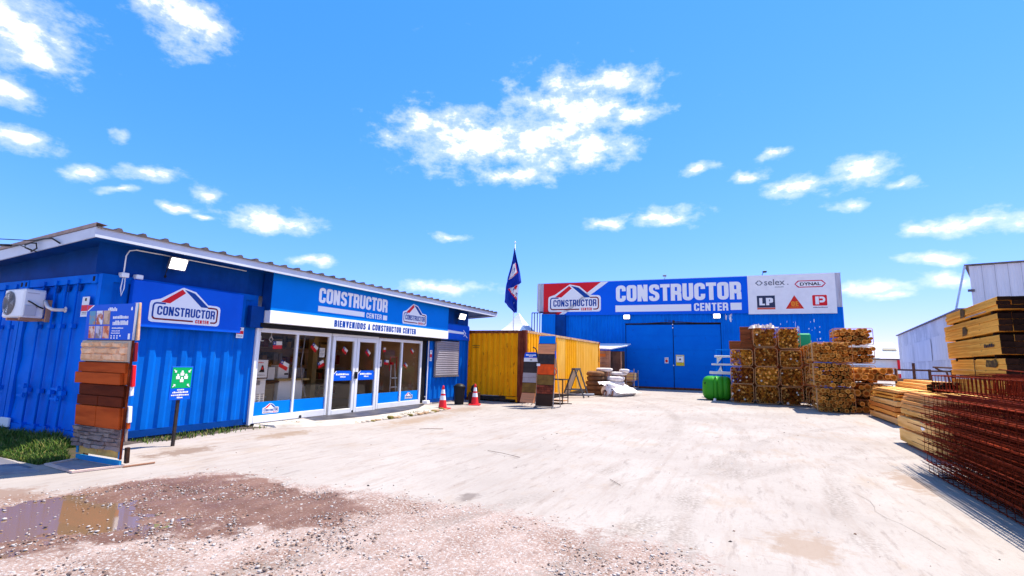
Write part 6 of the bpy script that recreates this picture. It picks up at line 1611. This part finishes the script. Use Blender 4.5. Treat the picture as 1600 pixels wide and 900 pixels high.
def thin_bundle(x0, x1, z0, z1, y0, ln, label, seed, rad=.040, group="bundles of thin poles"):
    t = thing("pole_bundle", label, "pole bundle", ((x0 + x1) / 2, y0, z0), 0, group)
    r = random.Random(seed); q = MB(m_bark)
    q.mat(m_bark); q.mat(m_end); q.mat(m_ring); q.mat(m_white_end)
    dz = rad * 1.78; row = 0; z = z0 + rad; zt = z0
    while z < z1 - rad * .8:
        x = x0 + rad + (rad if row % 2 else 0)
        inset = .05 if (row == 0 or z + dz > z1 - rad * .8) else 0
        while x < x1 - rad * .7:
            ax, az = max(0, x0 + .12 - x, x - x1 + .12), max(0, z0 + .12 - z, z - z1 + .12)
            if x0 + rad * .6 < x < x1 - rad * .6 and math.hypot(ax, az) < .105:
                R = rad * r.uniform(.72, 1.16); cx, cz = x + r.uniform(-.008, .008), z + r.uniform(-.008, .008); ya = y0 + r.uniform(-.05, .07); n = 8
                a0 = r.random() * 6; q.cv = r.random()
                c = [(cx + R * math.cos(a0 + 2 * PI * i / n), cz + R * math.sin(a0 + 2 * PI * i / n)) for i in range(n)]
                q.mat(m_bark); q.add([(a, ya, b) for a, b in c] + [(a, y0 + ln, b) for a, b in c], [(i, (i + 1) % n, n + (i + 1) % n, n + i) for i in range(n)])
                q.mat(m_white_end if r.random() < .014 else (m_ring if r.random() < .17 else m_end)); q.add([(a, ya, b) for a, b in c], [tuple(reversed(range(n)))])
            x += rad * 2.02
        zt = z + rad; z += dz; row += 1
    q.build("poles", t, kind="stuff")
    for yy in (-.06, ln * .5):
        q = MB(m_strap); strap_loop(q, x0, x1, z0, zt, y0 + yy, .10); q.build("strap", t)
    return t

ordn = ["lowest", "second from the ground", "third from the ground", "topmost"]
for nm, x0, x1, y, lv in (("left, lower", -.47, .40, 22.55, [(.04, .76), (.79, 1.48), (1.51, 2.19)]), ("middle, tall", .44, 1.30, 22.5, [(.05, .71), (.74, 1.48), (1.51, 2.28), (2.31, 3.03)]), ("right, tall", 1.33, 2.12, 22.35, [(.05, .74), (.77, 1.46), (1.49, 2.20), (2.23, 3.02)])):
    for k, (a, b) in enumerate(lv):
        where = {"left, lower": "in the low column beside the green tank", "middle, tall": "in the middle tall column", "right, tall": "in the tall column nearest the thick poles"}[nm]
        pos = ordn[k] if k < len(lv) - 1 else "topmost"
        thin_bundle(x0 + .015 + .014 * ((k * 7) % 3), x1 - .045 + .014 * ((k * 5) % 3), a, b, y + .03 * ((k * 3) % 2), 2.0, "thin pole bundle, %s %s" % (pos, where), int(k * 10 + x0 * 100), group="bundles of thin poles in three columns")
for k, (a, b) in enumerate(((.08, .82), (.86, 1.60), (1.65, 2.33))):
    thin_bundle(2.17, 2.50, a, b, 22.05, 1.6, "narrow pole bundle squeezed between thin and thick poles, %s" % ("lowest", "middle one", "topmost")[k], 200 + k, .038, "narrow pole bundles")
    q = MB(m_strap); q.tube([(2.23, 22.0, a + .1), (2.24, 21.985, a + .45), (2.33, 21.98, a + .62), (2.43, 21.985, a + .5), (2.40, 21.98, a + .3), (2.30, 21.98, a + .2), (2.34, 21.99, a + .06)], .012, 5)
    single(q, "loose_strap", "loose curved strap on the narrow pole bundle, %s" % ("lowest", "middle one", "topmost")[k], "strap", (2.3, 22, a))

# ends of thick poles: every pole is a part
def pole_mesh(seed, n=12):
    r = random.Random(seed); q = MB(m_bark); q.mat(m_bark); q.mat(m_end); q.mat(m_ring)
    c = [(math.cos(2 * PI * i / n) * r.uniform(.93, 1.05), math.sin(2 * PI * i / n) * r.uniform(.93, 1.05)) for i in range(n)]
    ins = r.uniform(.58, .82)
    q.mat(m_bark); q.add([(a, 0, b) for a, b in c] + [(a * .97, 1, b * .97) for a, b in c], [(i, (i + 1) % n, n + (i + 1) % n, n + i) for i in range(n)])
    q.mat(m_ring); q.add([(a, 0, b) for a, b in c] + [(a * ins, -.002, b * ins) for a, b in c], [((i + 1) % n, i, n + i, n + (i + 1) % n) for i in range(n)])
    q.mat(m_end); q.add([(a * ins, -.002, b * ins) for a, b in c], [tuple(reversed(range(n)))])
    return q.mesh("pole")
POLES = [pole_mesh(s) for s in range(5)]
def thick_bundle(x0, x1, z0, z1, y0, ln, rad, label, seed, group="bundles of thick poles"):
    t = thing("thick_pole_bundle", label, "pole bundle", ((x0 + x1) / 2, y0, z0), 0, group)
    r = random.Random(seed); z = z0 + rad; row = 0; zt = z0; xt = x0
    while z < z1 - rad * .6:
        x = x0 + rad + (rad if row % 2 else 0)
        while x < x1 - rad * .6:
            R = rad * r.uniform(.72, 1.12)
            piece(r.choice(POLES), "pole", t, (x + r.uniform(-.015, .015) - (x0 + x1) / 2, r.uniform(-.17, .17), z + r.uniform(-.02, .02) - z0), (0, r.uniform(0, 6), 0), (R, ln, R))
            xt = max(xt, x + rad); x += rad * 2.03
        zt = z + rad; z += rad * 1.80; row += 1
    for yy in (.16, ln * .7):
        q = MB(m_strap); strap_loop(q, x0, xt, z0, zt, y0 + yy, .06, .012); q.build("strap", t)
    # side battens of pale wood
    q = MB(mat("pale_batten", (.55, .38, .20), .7)); q.box(x0 - .03, y0 + .25, z0 + .02, x0 - .008, y0 + .31, z1 - .02); q.build("batten", t)
for k, (a, b) in enumerate(((.03, .84), (.88, 1.66), (1.72, 2.45))):
    thick_bundle(2.25 + (.0 if k else .06), 3.36, a, b, 20.0, 1.85, .070, "bundle of thick poles beside the plank stack, %s of three" % ("lowest", "middle", "topmost")[k], k + 1)
for k, (a, b) in enumerate(((0.0, .83), (.86, 1.68), (1.71, 2.36), (2.39, 3.02))):
    thick_bundle(3.20, 4.46 if k < 3 else 4.40, a, b, 22.05, 1.5, .080, "rear bundle of thick poles rising behind the others, %s" % ("on the ground", "second up", "third up", "topmost")[k], k + 11)
for k, (a, b) in enumerate(((0.02, .55), (.58, 1.10), (1.13, 1.62))):
    thick_bundle(3.43, 4.74, a, b, 20.55, 1.3, .105, "bundle of the thickest poles behind the orange plank stack, %s" % ("lowest", "middle one", "topmost")[k], k + 21)

# packs behind the thin poles, with plastic film on top
m_oldwood = mat("old_brown_planks", (.28, .085, .03), .8, spec=.05, col2=(.16, .05, .016), ns=4, stretch=(.4, 1, 4), rnd=.25)
m_plank = mat("orange_plank", (.90, .38, .075), .7, spec=.05, col2=(.70, .24, .035), ns=2.2, stretch=(4, .25, 5), rnd=.24, hue=.012, col3=(.20, .07, .02), ns3=7, n3=(.70, .76), stretch3=(2, .6, 2))
m_plank_p = mat("pale_plank", (.84, .46, .17), .7, spec=.05, col2=(.66, .29, .07), ns=2.2, stretch=(4, .25, 5), rnd=.2, hue=.012, col3=(.26, .11, .05), ns3=7, n3=(.70, .76), stretch3=(2, .6, 2))
m_plank_y = mat("yellow_plank", (.82, .42, .075), .7, spec=.05, col2=(.58, .25, .035), ns=2.0, stretch=(4, .3, 5), rnd=.16, col3=(.10, .055, .02), ns3=3.2, n3=(.66, .72), stretch3=(2, .5, 2))
m_end_dk = mat("dark_board_end", (.022, .009, .005), .95, spec=.1, col2=(.012, .005, .003), ns=14, rnd=.5)

def plank_mesh(L, w, h, ms, me=None, c=.008):
    """a board L long (y), w wide (x), h high, origin at its near lower left corner"""
    q = MB(ms); q.cbox(0, 0, 0, w, L, h, c)
    if me is not None:
        q.mat(me)
        for i, f in enumerate(q.f):
            ys = [q.v[k][1] for k in f]
            if max(ys) < c * 1.1 or min(ys) > L - c * 1.1: q.fm[i] = 1
    return q.mesh("plank")

def pack_behind():
    t = thing("timber_pack", "dark brown timber pack standing behind the thin pole columns", "timber pack", (.4, 25.1, 0))
    me = plank_mesh(2.2, .44, .128, m_oldwood)
    for k in range(25):
        for j in range(2): piece(me, "plank", t, (-.46 + j * .45 + .01 * ((k * 7) % 3), 0, .01 + k * .131), (0, 0, 0))
    t = thing("timber_pack", "small dark brown timber pack on top of the lower pole column", "timber pack", (-.02, 22.75, 2.21))
    me = plank_mesh(1.6, .44, .075, m_oldwood)
    for k in range(4):
        for j in range(2): piece(me, "plank", t, (-.46 + j * .45, .02 * (k % 2), k * .08))
    t = thing("timber_pack", "added filler pack that darkens the gap between the tall pole columns", "timber pack", (1.0, 25.0, 0))  # added behind the columns so the gap stays dark
    me = plank_mesh(1.6, .55, .128, m_oldwood)
    for k in range(21):
        for j in range(2): piece(me, "plank", t, (-.53 + j * .555, 0, .01 + k * .131))
    t = thing("timber_pack", "dark brown timber pack carrying the bright green tank", "timber pack", (2.2, 25.1, 0))
    me = plank_mesh(1.6, .60, .128, m_oldwood)
    for k in range(18):
        for j in range(2): piece(me, "plank", t, (-.60 + j * .61, 0, .01 + k * .131))
    q = MB(mat("clear_plastic_film", (.42, .36, .37), .35, col2=(.24, .19, .20), ns=12)); r = random.Random(6); q.smooth = False
    n = 22
    vs = []
    for i in range(n):
        x = .28 + 1.15 * i / n
        for j in range(4): vs.append((x + r.uniform(-.04, .04), 22.7 + j * .25 + r.uniform(-.05, .05), 3.05 + (.0 if j == 0 else .26 * math.sin(PI * i / n) ** .5 * r.uniform(.15, 1.0))))
    q.add(vs, [(i * 4 + j, i * 4 + 4 + j, i * 4 + 5 + j, i * 4 + 1 + j) for i in range(n - 1) for j in range(3)])
    single(q, "plastic_film", "crumpled pale plastic film on top of the middle pole column", "plastic film", (.8, 22.9, 3.04))
pack_behind()

def tanks():
    g = mat("green_tank_plastic", (.035, .30, .015), .40, col2=(.025, .24, .01), ns=1.5)
    t = thing("water_tank", "bright green ribbed plastic tank lying beside the thin pole columns", "tank", (-1.06, 23.75, 0))
    q = MB(g); q.smooth = True
    def sq(p, R, x):   # superellipse ring
        return [(x, 23.75 + math.copysign(abs(math.cos(a)) ** p, math.cos(a)) * R, .52 + math.copysign(abs(math.sin(a)) ** p, math.sin(a)) * R) for a in (2 * PI * k / 32 for k in range(32))]
    prof = [(-1.64, .26), (-1.62, .34), (-1.56, .44), (-1.48, .495), (-1.38, .515), (-1.20, .52), (-1.19, .52), (-1.18, .49), (-1.155, .49), (-1.145, .52), (-1.02, .52), (-1.01, .49), (-.985, .49), (-.975, .52), (-.80, .52), (-.79, .495), (-.765, .495), (-.755, .52), (-.62, .505), (-.54, .46), (-.49, .36), (-.48, .26)]
    vs = []; n = 32
    for x, R in prof: vs += sq(.62, R, x)
    q.add(vs, [(i * n + (k + 1) % n, i * n + k, (i + 1) * n + k, (i + 1) * n + (k + 1) % n) for i in range(len(prof) - 1) for k in range(n)] + [tuple(range(n)), tuple((len(prof) - 1) * n + k for k in reversed(range(n)))])
    q.build("tank_body", t)
    q = MB(m_black); q.lathe([(.0, -.03), (.045, -.03), (.05, .04)], 12, (-1.50, 23.30, .72), 'y'); q.build("cap", t)
    q = MB(m_black); q.tube([(-1.08, 23.35, 1.01), (-1.07, 23.33, .93)], .02, 6); q.build("vent_plug", t)
    q = MB(mat("teal_green_plastic", (.02, .42, .17), .4)); q.smooth = False; q.cbox(2.28, 25.2, 2.38, 2.78, 26.1, 2.99, .06); t = single(q, "plastic_tank", "small bright teal green tank on a timber pack behind the poles", "tank", (2.5, 25.6, 2.38))
    q = MB(m_white); q.lathe([(.06, 0), (.05, .1), (.0, .12)], 8, (-1.12, 22.95, .0)); single(q, "plastic_cup", "small white cup on the ground before the green ribbed tank", "cup", (-1.12, 22.95, 0))
    t = thing("gutter_rack", "rack of white gutter lengths against the warehouse behind the green tank", "rack", (-.9, 26, 0))
    q = MB(m_blue_wh)
    for x in (-1.15, -.2): q.tube([(x, 26.15, 0), (x, 26.15, 2.25)], .03, 6)
    q.tube([(-1.15, 26.15, 2.25), (-.2, 26.15, 2.25)], .025, 6); q.build("rack_frame", t)
    for z, x in ((1.88, -1.22), (1.50, -1.36), (1.08, -1.46)): q = MB(m_white); q.cbox(x, 25.85, z, -.1, 26.1, z + .09 if z > 1.2 else z + .13, .015); q.build("gutter", t)
    q = MB(m_white)
    for z in (1.55, 1.15): q.add([(-1.12, 26.0, z), (-.88, 26.0, z + (.32 if z > 1.2 else 0)), (-.95, 26.0, z + .33), (-1.12, 26.0, z + (.33 if z > 1.2 else .02)), (-1.12, 26.08, z), (-.88, 26.08, z + (.32 if z > 1.2 else 0)), (-.95, 26.08, z + .33), (-1.12, 26.08, z + (.33 if z > 1.2 else .02))], [(0, 1, 2, 3), (7, 6, 5, 4), (0, 4, 5, 1), (1, 5, 6, 2), (2, 6, 7, 3), (3, 7, 4, 0)])
    q.build("bracket", t)
tanks()

def plank_stack_orange():
    t = thing("plank_stack", "loose stack of orange planks between thick poles and pale planks", "plank stack", (3.7, 16.6, 0))
    r = random.Random(41)
    mesh = {}
    def pm(L, w, h, m):
        k = (L, w, h, m.name)
        if k not in mesh: mesh[k] = plank_mesh(L, w, h, m)
        return mesh[k]
    lay = [(.05, .15), (.24, .10), (.37, .11), (.51, .13), (.68, .055), (.77, .05), (.85, .045)]
    for i, (z, h) in enumerate(lay):
        for j in range(6):
            L = 3.2 if i < 5 else 3.0; m = m_plank if (i + j) % 3 else m_plank_p
            piece(pm(L, .20, h, m), "plank", t, (j * .205 + r.uniform(-.03, .02) + .02 * i * (i > 3), r.uniform(-.12, .12) + (.2 if i > 4 else 0), z), (r.uniform(-.006, .006), r.uniform(-.01, .01), r.uniform(-.012, .012)))
    for z in (.0, .19, .345, .485, .65, .74):
        for y in (.35, 2.7): piece(pm(.07, 1.2, .045, m_plank), "batten", t, (.03, y, z))
    for j in range(3): piece(pm(3.1, .22, .035, m_plank_p), "plank", t, (.05 + .26 * j, -.15 + .1 * j, .90 + .012 * j), (0, .02, .02 * (j - 1)))
    t = thing("board_pack", "dark ended board pack lying behind the orange plank stack", "board pack", (4.55, 17.2, 0))
    me = plank_mesh(3.0, .19, .07, m_plank_p, m_end_dk)
    for i in range(15):
        for j in range(5): piece(me, "plank", t, (j * .2 + r.uniform(-.02, .02), r.uniform(-.1, .06), .02 + i * .073), (0, 0, r.uniform(-.01, .01)))
    for j in range(3): piece(me, "plank", t, (.1 + j * .22, -.1 * j, 1.12), (0, .03, .03 * (j - 1)))

def plank_stack_pale():
    t = thing("plank_stack", "stack of pale thick planks in two tiers behind the rebar cages", "plank stack", (2.95, 10.8, 0))
    r = random.Random(43); mesh = {}
    def pm(L, w, h, m):
        k = (L, w, h, m.name)
        if k not in mesh: mesh[k] = plank_mesh(L, w, h, m, None, .010)
        return mesh[k]
    lay = [(.05, .25), (.335, .21), (.60, .10), (.71, .095), (.815, .06), (.885, .055), (.95, .06)]
    for i, (z, h) in enumerate(lay):
        for j in range(5):
            piece(pm(2.25 if i < 2 else 2.4, .235, h, m_plank_p), "plank", t, (j * .24 + r.uniform(-.02, .02) + (-.02 if i < 2 else .03) + .012 * i, r.uniform(-.07, .07), z), (0, 0, r.uniform(-.01, .01)))
    for z in (.0, .302, .55):
        for y in (.3, 1.85): piece(pm(.07, 1.2, .045, m_plank), "batten", t, (.02, y, z))
    for j in range(4): piece(pm(2.2, .19, .03, m_plank_p), "plank", t, (.08 + .25 * j, .1 - .12 * j, 1.014 + .004 * j), (0, .012, .03 * (j - 1.5)))
    q = MB(m_whitep); q.add([(2.935, 11.75, .40), (2.93, 11.55, .55), (2.925, 11.40, .44), (2.93, 11.50, .36), (2.92, 11.6, .45)], [(0, 1, 4), (1, 2, 4), (2, 3, 4), (3, 0, 4)]); single(q, "paper_scrap", "torn white scrap stuck to the lower tier of pale planks", "scrap", (2.93, 11.6, .4))

def tall_packs():
    r = random.Random(47)
    me = {}
    def pm(L, w, h):
        k = (round(L, 2), w, round(h, 3))
        if k not in me: me[k] = plank_mesh(L, w, h, m_plank_y, m_end_dk, .007)
        return me[k]
    lv = [(.02, .36, "lowest of the tall stack, against the ground"), (.46, .82, "second up in the tall stack, behind the cages"), (.93, 1.30, "half hidden in the tall stack just above the cages"), (1.40, 1.80, "middle one of the tall stack, with a dark blotch"), (1.89, 2.32, "of the tall stack carrying a short dark stamp"), (2.40, 2.80, "just under the topmost of the tall stack"), (2.89, 3.17, "topmost of the tall stack on the right")]
    for k, (a, b, lab) in enumerate(lv):
        y0, L = (14.42, 3.1) if k != 5 else (14.46, 3.3)
        ry = (-.045 if k == 6 else (-.03 if k == 5 else (-.02 if k == 4 else 0)))
        t = thing("lumber_pack", "yellow lumber pack, " + lab, "lumber pack", (5.2 + (.0, .0, .0, .03, -.02, .01, .0)[k], y0, a), 0, "yellow lumber packs in one tall stack")
        t.rotation_euler = (ry, 0, r.uniform(-.006, .006)); 
        n = 3; h = (b - a) / n - .004
        for i in range(n):
            for j in range(7): piece(pm(L, .235, h), "plank", t, (j * .24 + r.uniform(-.012, .012), r.uniform(-.02, .03), i * (h + .004) - (ry * 1.5 if ry else 0) * 0), (0, 0, 0))
        for y in (.35, 1.5, 2.6): q = MB(m_end_dk); q.box(0.03, y, -.085, 1.65, y + .09, -.004); q.build("batten", t, world=False)
        if k == 4:
            q = MB(m_dark); q.T = frame((-.016, .78, .17), (0, -1, 0), (0, 0, 1)); bars(q, 0, 0, .50, .085, 0, 6, 3); q.build("stamp", t, world=False)
        if k in (3, 4, 5, 6):
            q = MB(m_dark); q.box(-.022, 1.55, -.0, -.017, 1.575, b - a - .01); q.build("strap", t, world=False) if k in (3,) else None
        if k in (5, 6, 3):
            q = MB(mat("dark_blotch_%s" % "abcdefg"[k], (.075, .045, .018), .8, col2=(.22, .13, .03), ns=9, nmin=.5, nmax=.7)); q.T = frame((-.0165, 2.05 if k > 3 else .95, .04 if k > 3 else .19), (0, -1, 0), (0, 0, 1)); q.prism([(0, .02), (.5, .0), (.62, .10), (.5, .2), (.3, .16), (.05, .18)] if k == 3 else [(0, .0), (.28, .02), (.33, .14), (.2, .24), (.05, .22)], 0); q.build("stain", t, world=False)
    t = thing("loose_bar", "thin pale bar jutting out between the two upper lumber packs", "bar", (5.2, 15.4, 2.85))
    q = MB(m_steel); q.tube([(5.14, 16.0, 2.82), (5.10, 14.75, 2.855)], .012, 6); q.build("bar", t)

plank_stack_orange(); plank_stack_pale(); tall_packs()

# ------------------------------------------------------------------ rebar cages
m_rebar = mat("rusted_rebar", (.31, .038, .009), .8, spec=.05, col2=(.12, .012, .004), ns=9, rnd=.5)
m_stir = mat("dark_rusted_wire", (.11, .016, .006), .8, spec=.04, rnd=.3)
def rebar():
    L, w, h, rd = 6.1, .125, .135, .0075
    q = MB(m_rebar)
    q.tube([(0, 0, 0), (0, L, 0)], rd, 5)
    rod = q.mesh("rod")
    q = MB(m_stir); y = .06
    while y < L:
        p = [(-.008, y, -.008), (w + .008, y, -.008), (w + .008, y, h + .008), (-.008, y, h + .008), (-.008, y, -.008)]
        q.tube(p, .0036, 4, False); y += .18
    st = q.mesh("stirrup_set")
    r = random.Random(51); lab = "rust red rebar cage in the long low pile beside the pale planks"
    ORD = ["first", "second", "third", "fourth", "fifth", "sixth", "seventh", "eighth", "ninth", "tenth"]
    rows = 8
    for k in range(rows):
        ncol = 9 if k < 7 else 8
        for j in range(ncol):
            loc = (2.44 + j * .145 + r.uniform(-.018, .018), 3.42 + r.uniform(-.16, .10), .02 + k * .137 + r.uniform(-.004, .004))
            lab = "rust red rebar cage, %s layer of the low pile, %s from the yard side" % (ORD[k], ORD[j])
            t = thing("rebar_cage", lab, "rebar cage", loc, 0, "rebar cages in the long low pile"); t.rotation_euler = (r.uniform(-.004, .004), r.uniform(-.03, .03), r.uniform(-.004, .004))
            
            for x in (0, w):
                for z in (0, h): piece(rod, "rod", t, (x, 0, z))
            piece(st, "stirrups", t, (0, 0, 0))["kind"] = "stuff"
    q = MB(m_rebar)
    q.tube([(0, 0, 0), (0, L, 0)], .0065, 5)
    rod2 = q.mesh("rod"); q = MB(m_rebar); y = .06
    while y < L:
        q.tube([(-.01, y, -.01), (.18, y, -.01), (.18, y, .25), (-.01, y, .25), (-.01, y, -.01)], .0060, 4, False); y += .15
    st2 = q.mesh("stirrup_set")
    for j in range(5):
        loc = (3.12 + j * .21, 4.9 + r.uniform(-.3, .35), 1.14 + r.uniform(0, .02))
        t = thing("rebar_cage", "larger rust red rebar cage on top of the pile, %s from the yard side" % ORD[j], "rebar cage", loc, 0, "larger rebar cages on top of the pile"); t.rotation_euler = (r.uniform(-.004, .01), r.uniform(-.05, .05), r.uniform(-.012, .012))
        
        for x in (0, .17):
            for z in (0, .24): piece(rod2, "rod", t, (x, 0, z))
        piece(st2, "stirrups", t, (0, 0, 0))["kind"] = "stuff"
    for i, (p, lab) in enumerate(((((4.95, 14.0, 1.55), (4.3, 9.0, 1.42)), "single rust red bar leaning out of the lumber toward the camera, upper one"), (((4.9, 14.0, 1.46), (4.4, 8.0, 1.30)), "single rust red bar leaning out of the lumber, lower one"), (((3.9, 10.9, 1.30), (3.5, 5.0, 1.42)), "loose rust red bar lying across the top cages"))):
        q = MB(m_rebar); q.tube(p, .011, 5); single(q, "rebar_bar", lab, "rebar", p[0])
    q = MB(m_rebar); r = random.Random(60); 
    for k in range(600):
        x = 2.5 + 1.5 * r.random(); z = (r.uniform(.05, 1.1) if x < 3.8 else .6) if k > 40 else 1.12 + (r.uniform(.28, .34) if x > 3.1 else r.uniform(0, .03)); q.tube([(x, 3.3 + r.uniform(-.3, .3), z), (x + r.uniform(-.2, .2), 9.3 + r.uniform(-.5, 1.2), z + r.uniform(-.02, .03))], .0048, 3)
    o = structure(q, "loose_rebar", "stuff")
rebar()
for k, (y, z) in enumerate(((9.4, .005), (6.5, .005), (3.8, .005))):
    q = MB(m_wood_dk); q.cbox(2.50, y - .3, 0, 3.8, y - .22, .014, .002); single(q, "ground_batten", "thin dark batten on the ground under the rebar pile, %s" % ("near the pale planks", "midway along", "toward the camera")[k], "batten", (3.1, y, 0))

def barrier():
    t = thing("steel_barrier", "rusty brown steel pipe barrier before the grey shed wall", "barrier", (6.3, 24, 0))
    b = mat("barrier_brown", (.085, .035, .022), .7, col2=(.14, .06, .035), ns=8)
    for x in (5.42, 6.47, 7.15): q = MB(b); q.box(x - .04, 23.96, 0, x + .04, 24.04, 1.53); q.build("post", t)
    q = MB(b); q.box(5.46, 23.97, 1.46, 6.43, 24.03, 1.52); q.box(6.51, 23.975, 1.44, 7.11, 24.025, 1.50); q.build("top_rail", t)
    q = MB(b); q.box(6.51, 23.97, .88, 7.11, 24.03, .95); q.build("lower_rail", t)
    q = MB(b); q.box(5.93, 23.88, .5, 6.01, 23.95, 1.76); q.build("upright", t)
    q = MB(b); q.box(5.465, 24.0, .02, 6.425, 24.02, 1.16); q.mats[0] = mat("brown_board_infill", (.30, .16, .10), .8, col2=(.2, .1, .07), ns=4); q.build("board_infill", t)
    q = MB(b); q.tube([(6.55, 23.9, 1.62), (7.2, 23.9, 1.60)], .03, 5); q.tube([(6.62, 23.9, 1.6), (6.75, 23.9, 1.5), (6.95, 23.9, 1.45), (7.05, 23.9, .95)], .035, 5); q.tube([(7.22, 23.9, 1.45), (7.05, 23.9, .95)], .035, 5); q.build("bent_arm", t)
barrier()

# ------------------------------------------------------------------ sheds behind
def sheds():
    mg = mat("lavender_grey_sheet", (.72, .68, .68), .7, col2=(.60, .57, .58), ns=1.0, stretch=(3, 3, .5), col3=(.80, .76, .76), ns3=.6, n3=(.5, .55)); mg2 = mat("pale_grey_sheet", (.84, .80, .80), .7, col2=(.74, .70, .70), ns=1.5, stretch=(3, 3, .4))
    t = thing("grey_shed", "long lavender grey sheet metal shed behind the barrier", "shed", (10.7, 46, 0), math.radians(-7.0))
    D, Nn, W = (0, -1, 0), (-1, 0, 0), dict(world=False)
    q = MB(mg); q.corr((0, 0, 0), D, Nn, 20, 0, 2.0, .35, .01); q.build("lower_wall", t, **W)
    for a0, ln, z1 in ((1.6, 5.0, 3.1), (7.4, 5.6, 3.15), (13.4, 6.3, 3.2)): q = MB(mg2); q.corr((-.012, -a0, 0), D, Nn, ln, 2.0, z1, .35, .016); q.build("middle_sheet", t, **W)
    q = MB(mg); q.corr((0, 0, 0), D, Nn, 20, 1.98, 4.0, .35, .006); q.box(0, -.05, 0, 11, 0, 4); q.box(.02, -20, 0, 11, -19.95, 4); q.build("upper_wall", t, **W)
    q = MB(m_zinc); q.box(-.10, -20.1, 4.0, 11, .1, 4.06); q.build("roof", t, **W)
    t = thing("tall_building", "tall pale ribbed metal building rising above the lumber stack", "building", (18, 40, 0))
    mw = mat("off_white_sheet", (.84, .80, .80), .6, col2=(.76, .72, .72), ns=1.2, stretch=(3, 3, .3)); mr = mat("sheet_seam_rust", (.45, .40, .41), .6)
    for k in range(16):
        x = 13.28 + k * .62; q = MB(mw); q.corr((x, 40, 0), (1, 0, 0), (0, -1, 0), .60, 4.07, 8.1 + k * .02, .15, .012); q.build("wall_panel", t)
    q = MB(mr); q.box(13.32, 40.03, 4.07, 23.2, 40.06, 8.1); q.add([(13.29, 40.02, 4.07), (17.6, 52, 4.07), (17.6, 52, 8.1), (13.29, 40.02, 8.1)], [(0, 1, 2, 3)]); q.build("side_wall", t)
    q = MB(m_zinc); q.add([(13.0, 39.85, 8.13), (23.3, 39.85, 8.46), (23.3, 52, 8.46), (17.5, 52, 8.23), (13.0, 39.85, 8.19), (23.3, 39.85, 8.52), (23.3, 52, 8.52), (17.5, 52, 8.29)], [(3, 2, 1, 0), (4, 5, 6, 7), (0, 1, 5, 4), (1, 2, 6, 5), (2, 3, 7, 6), (3, 0, 4, 7)]); q.build("roof", t)
    q = MB(m_fascia); q.tube([(13.05, 39.9, 8.1), (11.9, 39.2, 4.1)], .06, 6); q.build("down_pipe", t); q = MB(m_zinc); q.box(13.1, 39.85, 6.45, 13.4, 40, 6.6); q.build("pipe_clip", t)
    t = thing("distant_building", "low white building with a grey roof far behind the poles", "building", (15, 80, 0))
    q = MB(m_white); q.box(11, 80, 0, 18.6, 92, 2.75); q.build("wall", t)
    q = MB(mat("distant_roof_sheet", (.38, .42, .52), .6)); q.add([(10.8, 79.2, 2.9), (18.9, 79.2, 2.9), (18.9, 84, 5.2), (10.8, 84, 5.2), (10.8, 92.5, 2.9), (18.9, 92.5, 2.9)], [(0, 1, 2, 3), (3, 2, 5, 4)]); q.build("roof", t)
    q = MB(m_dark); q.box(10.9, 79.4, 2.72, 18.8, 79.9, 2.86); q.mat(m_black); q.add([(17.2, 81.3, 4.0), (18.7, 81.3, 4.0), (18.7, 81.8, 4.3), (17.2, 81.8, 4.3)], [(0, 1, 2, 3)]); q.build("eave_shadow_board", t)
    q = MB(m_red); q.box(18.2, 79.3, .4, 18.5, 79.6, 2.7); q.build("red_column", t)
    q = MB(mat("orange_column_paint", (.55, .14, .06), .6)); q.box(17.4, 79.2, 0, 17.7, 79.4, 1.0); q.box(18.0, 79.2, 0, 18.25, 79.4, 1.0); q.build("orange_column", t)
    q = MB(m_whitep); q.box(11.5, 79.0, .95, 18.4, 79.1, 1.45); q.mat(m_navy); q.T = frame((13.6, 78.985, 1.12), (1, 0, 0), (0, 0, 1)); bars(q, 0, 0, 2.6, .22, 0, 12, 4); q.build("banner", t)
sheds()
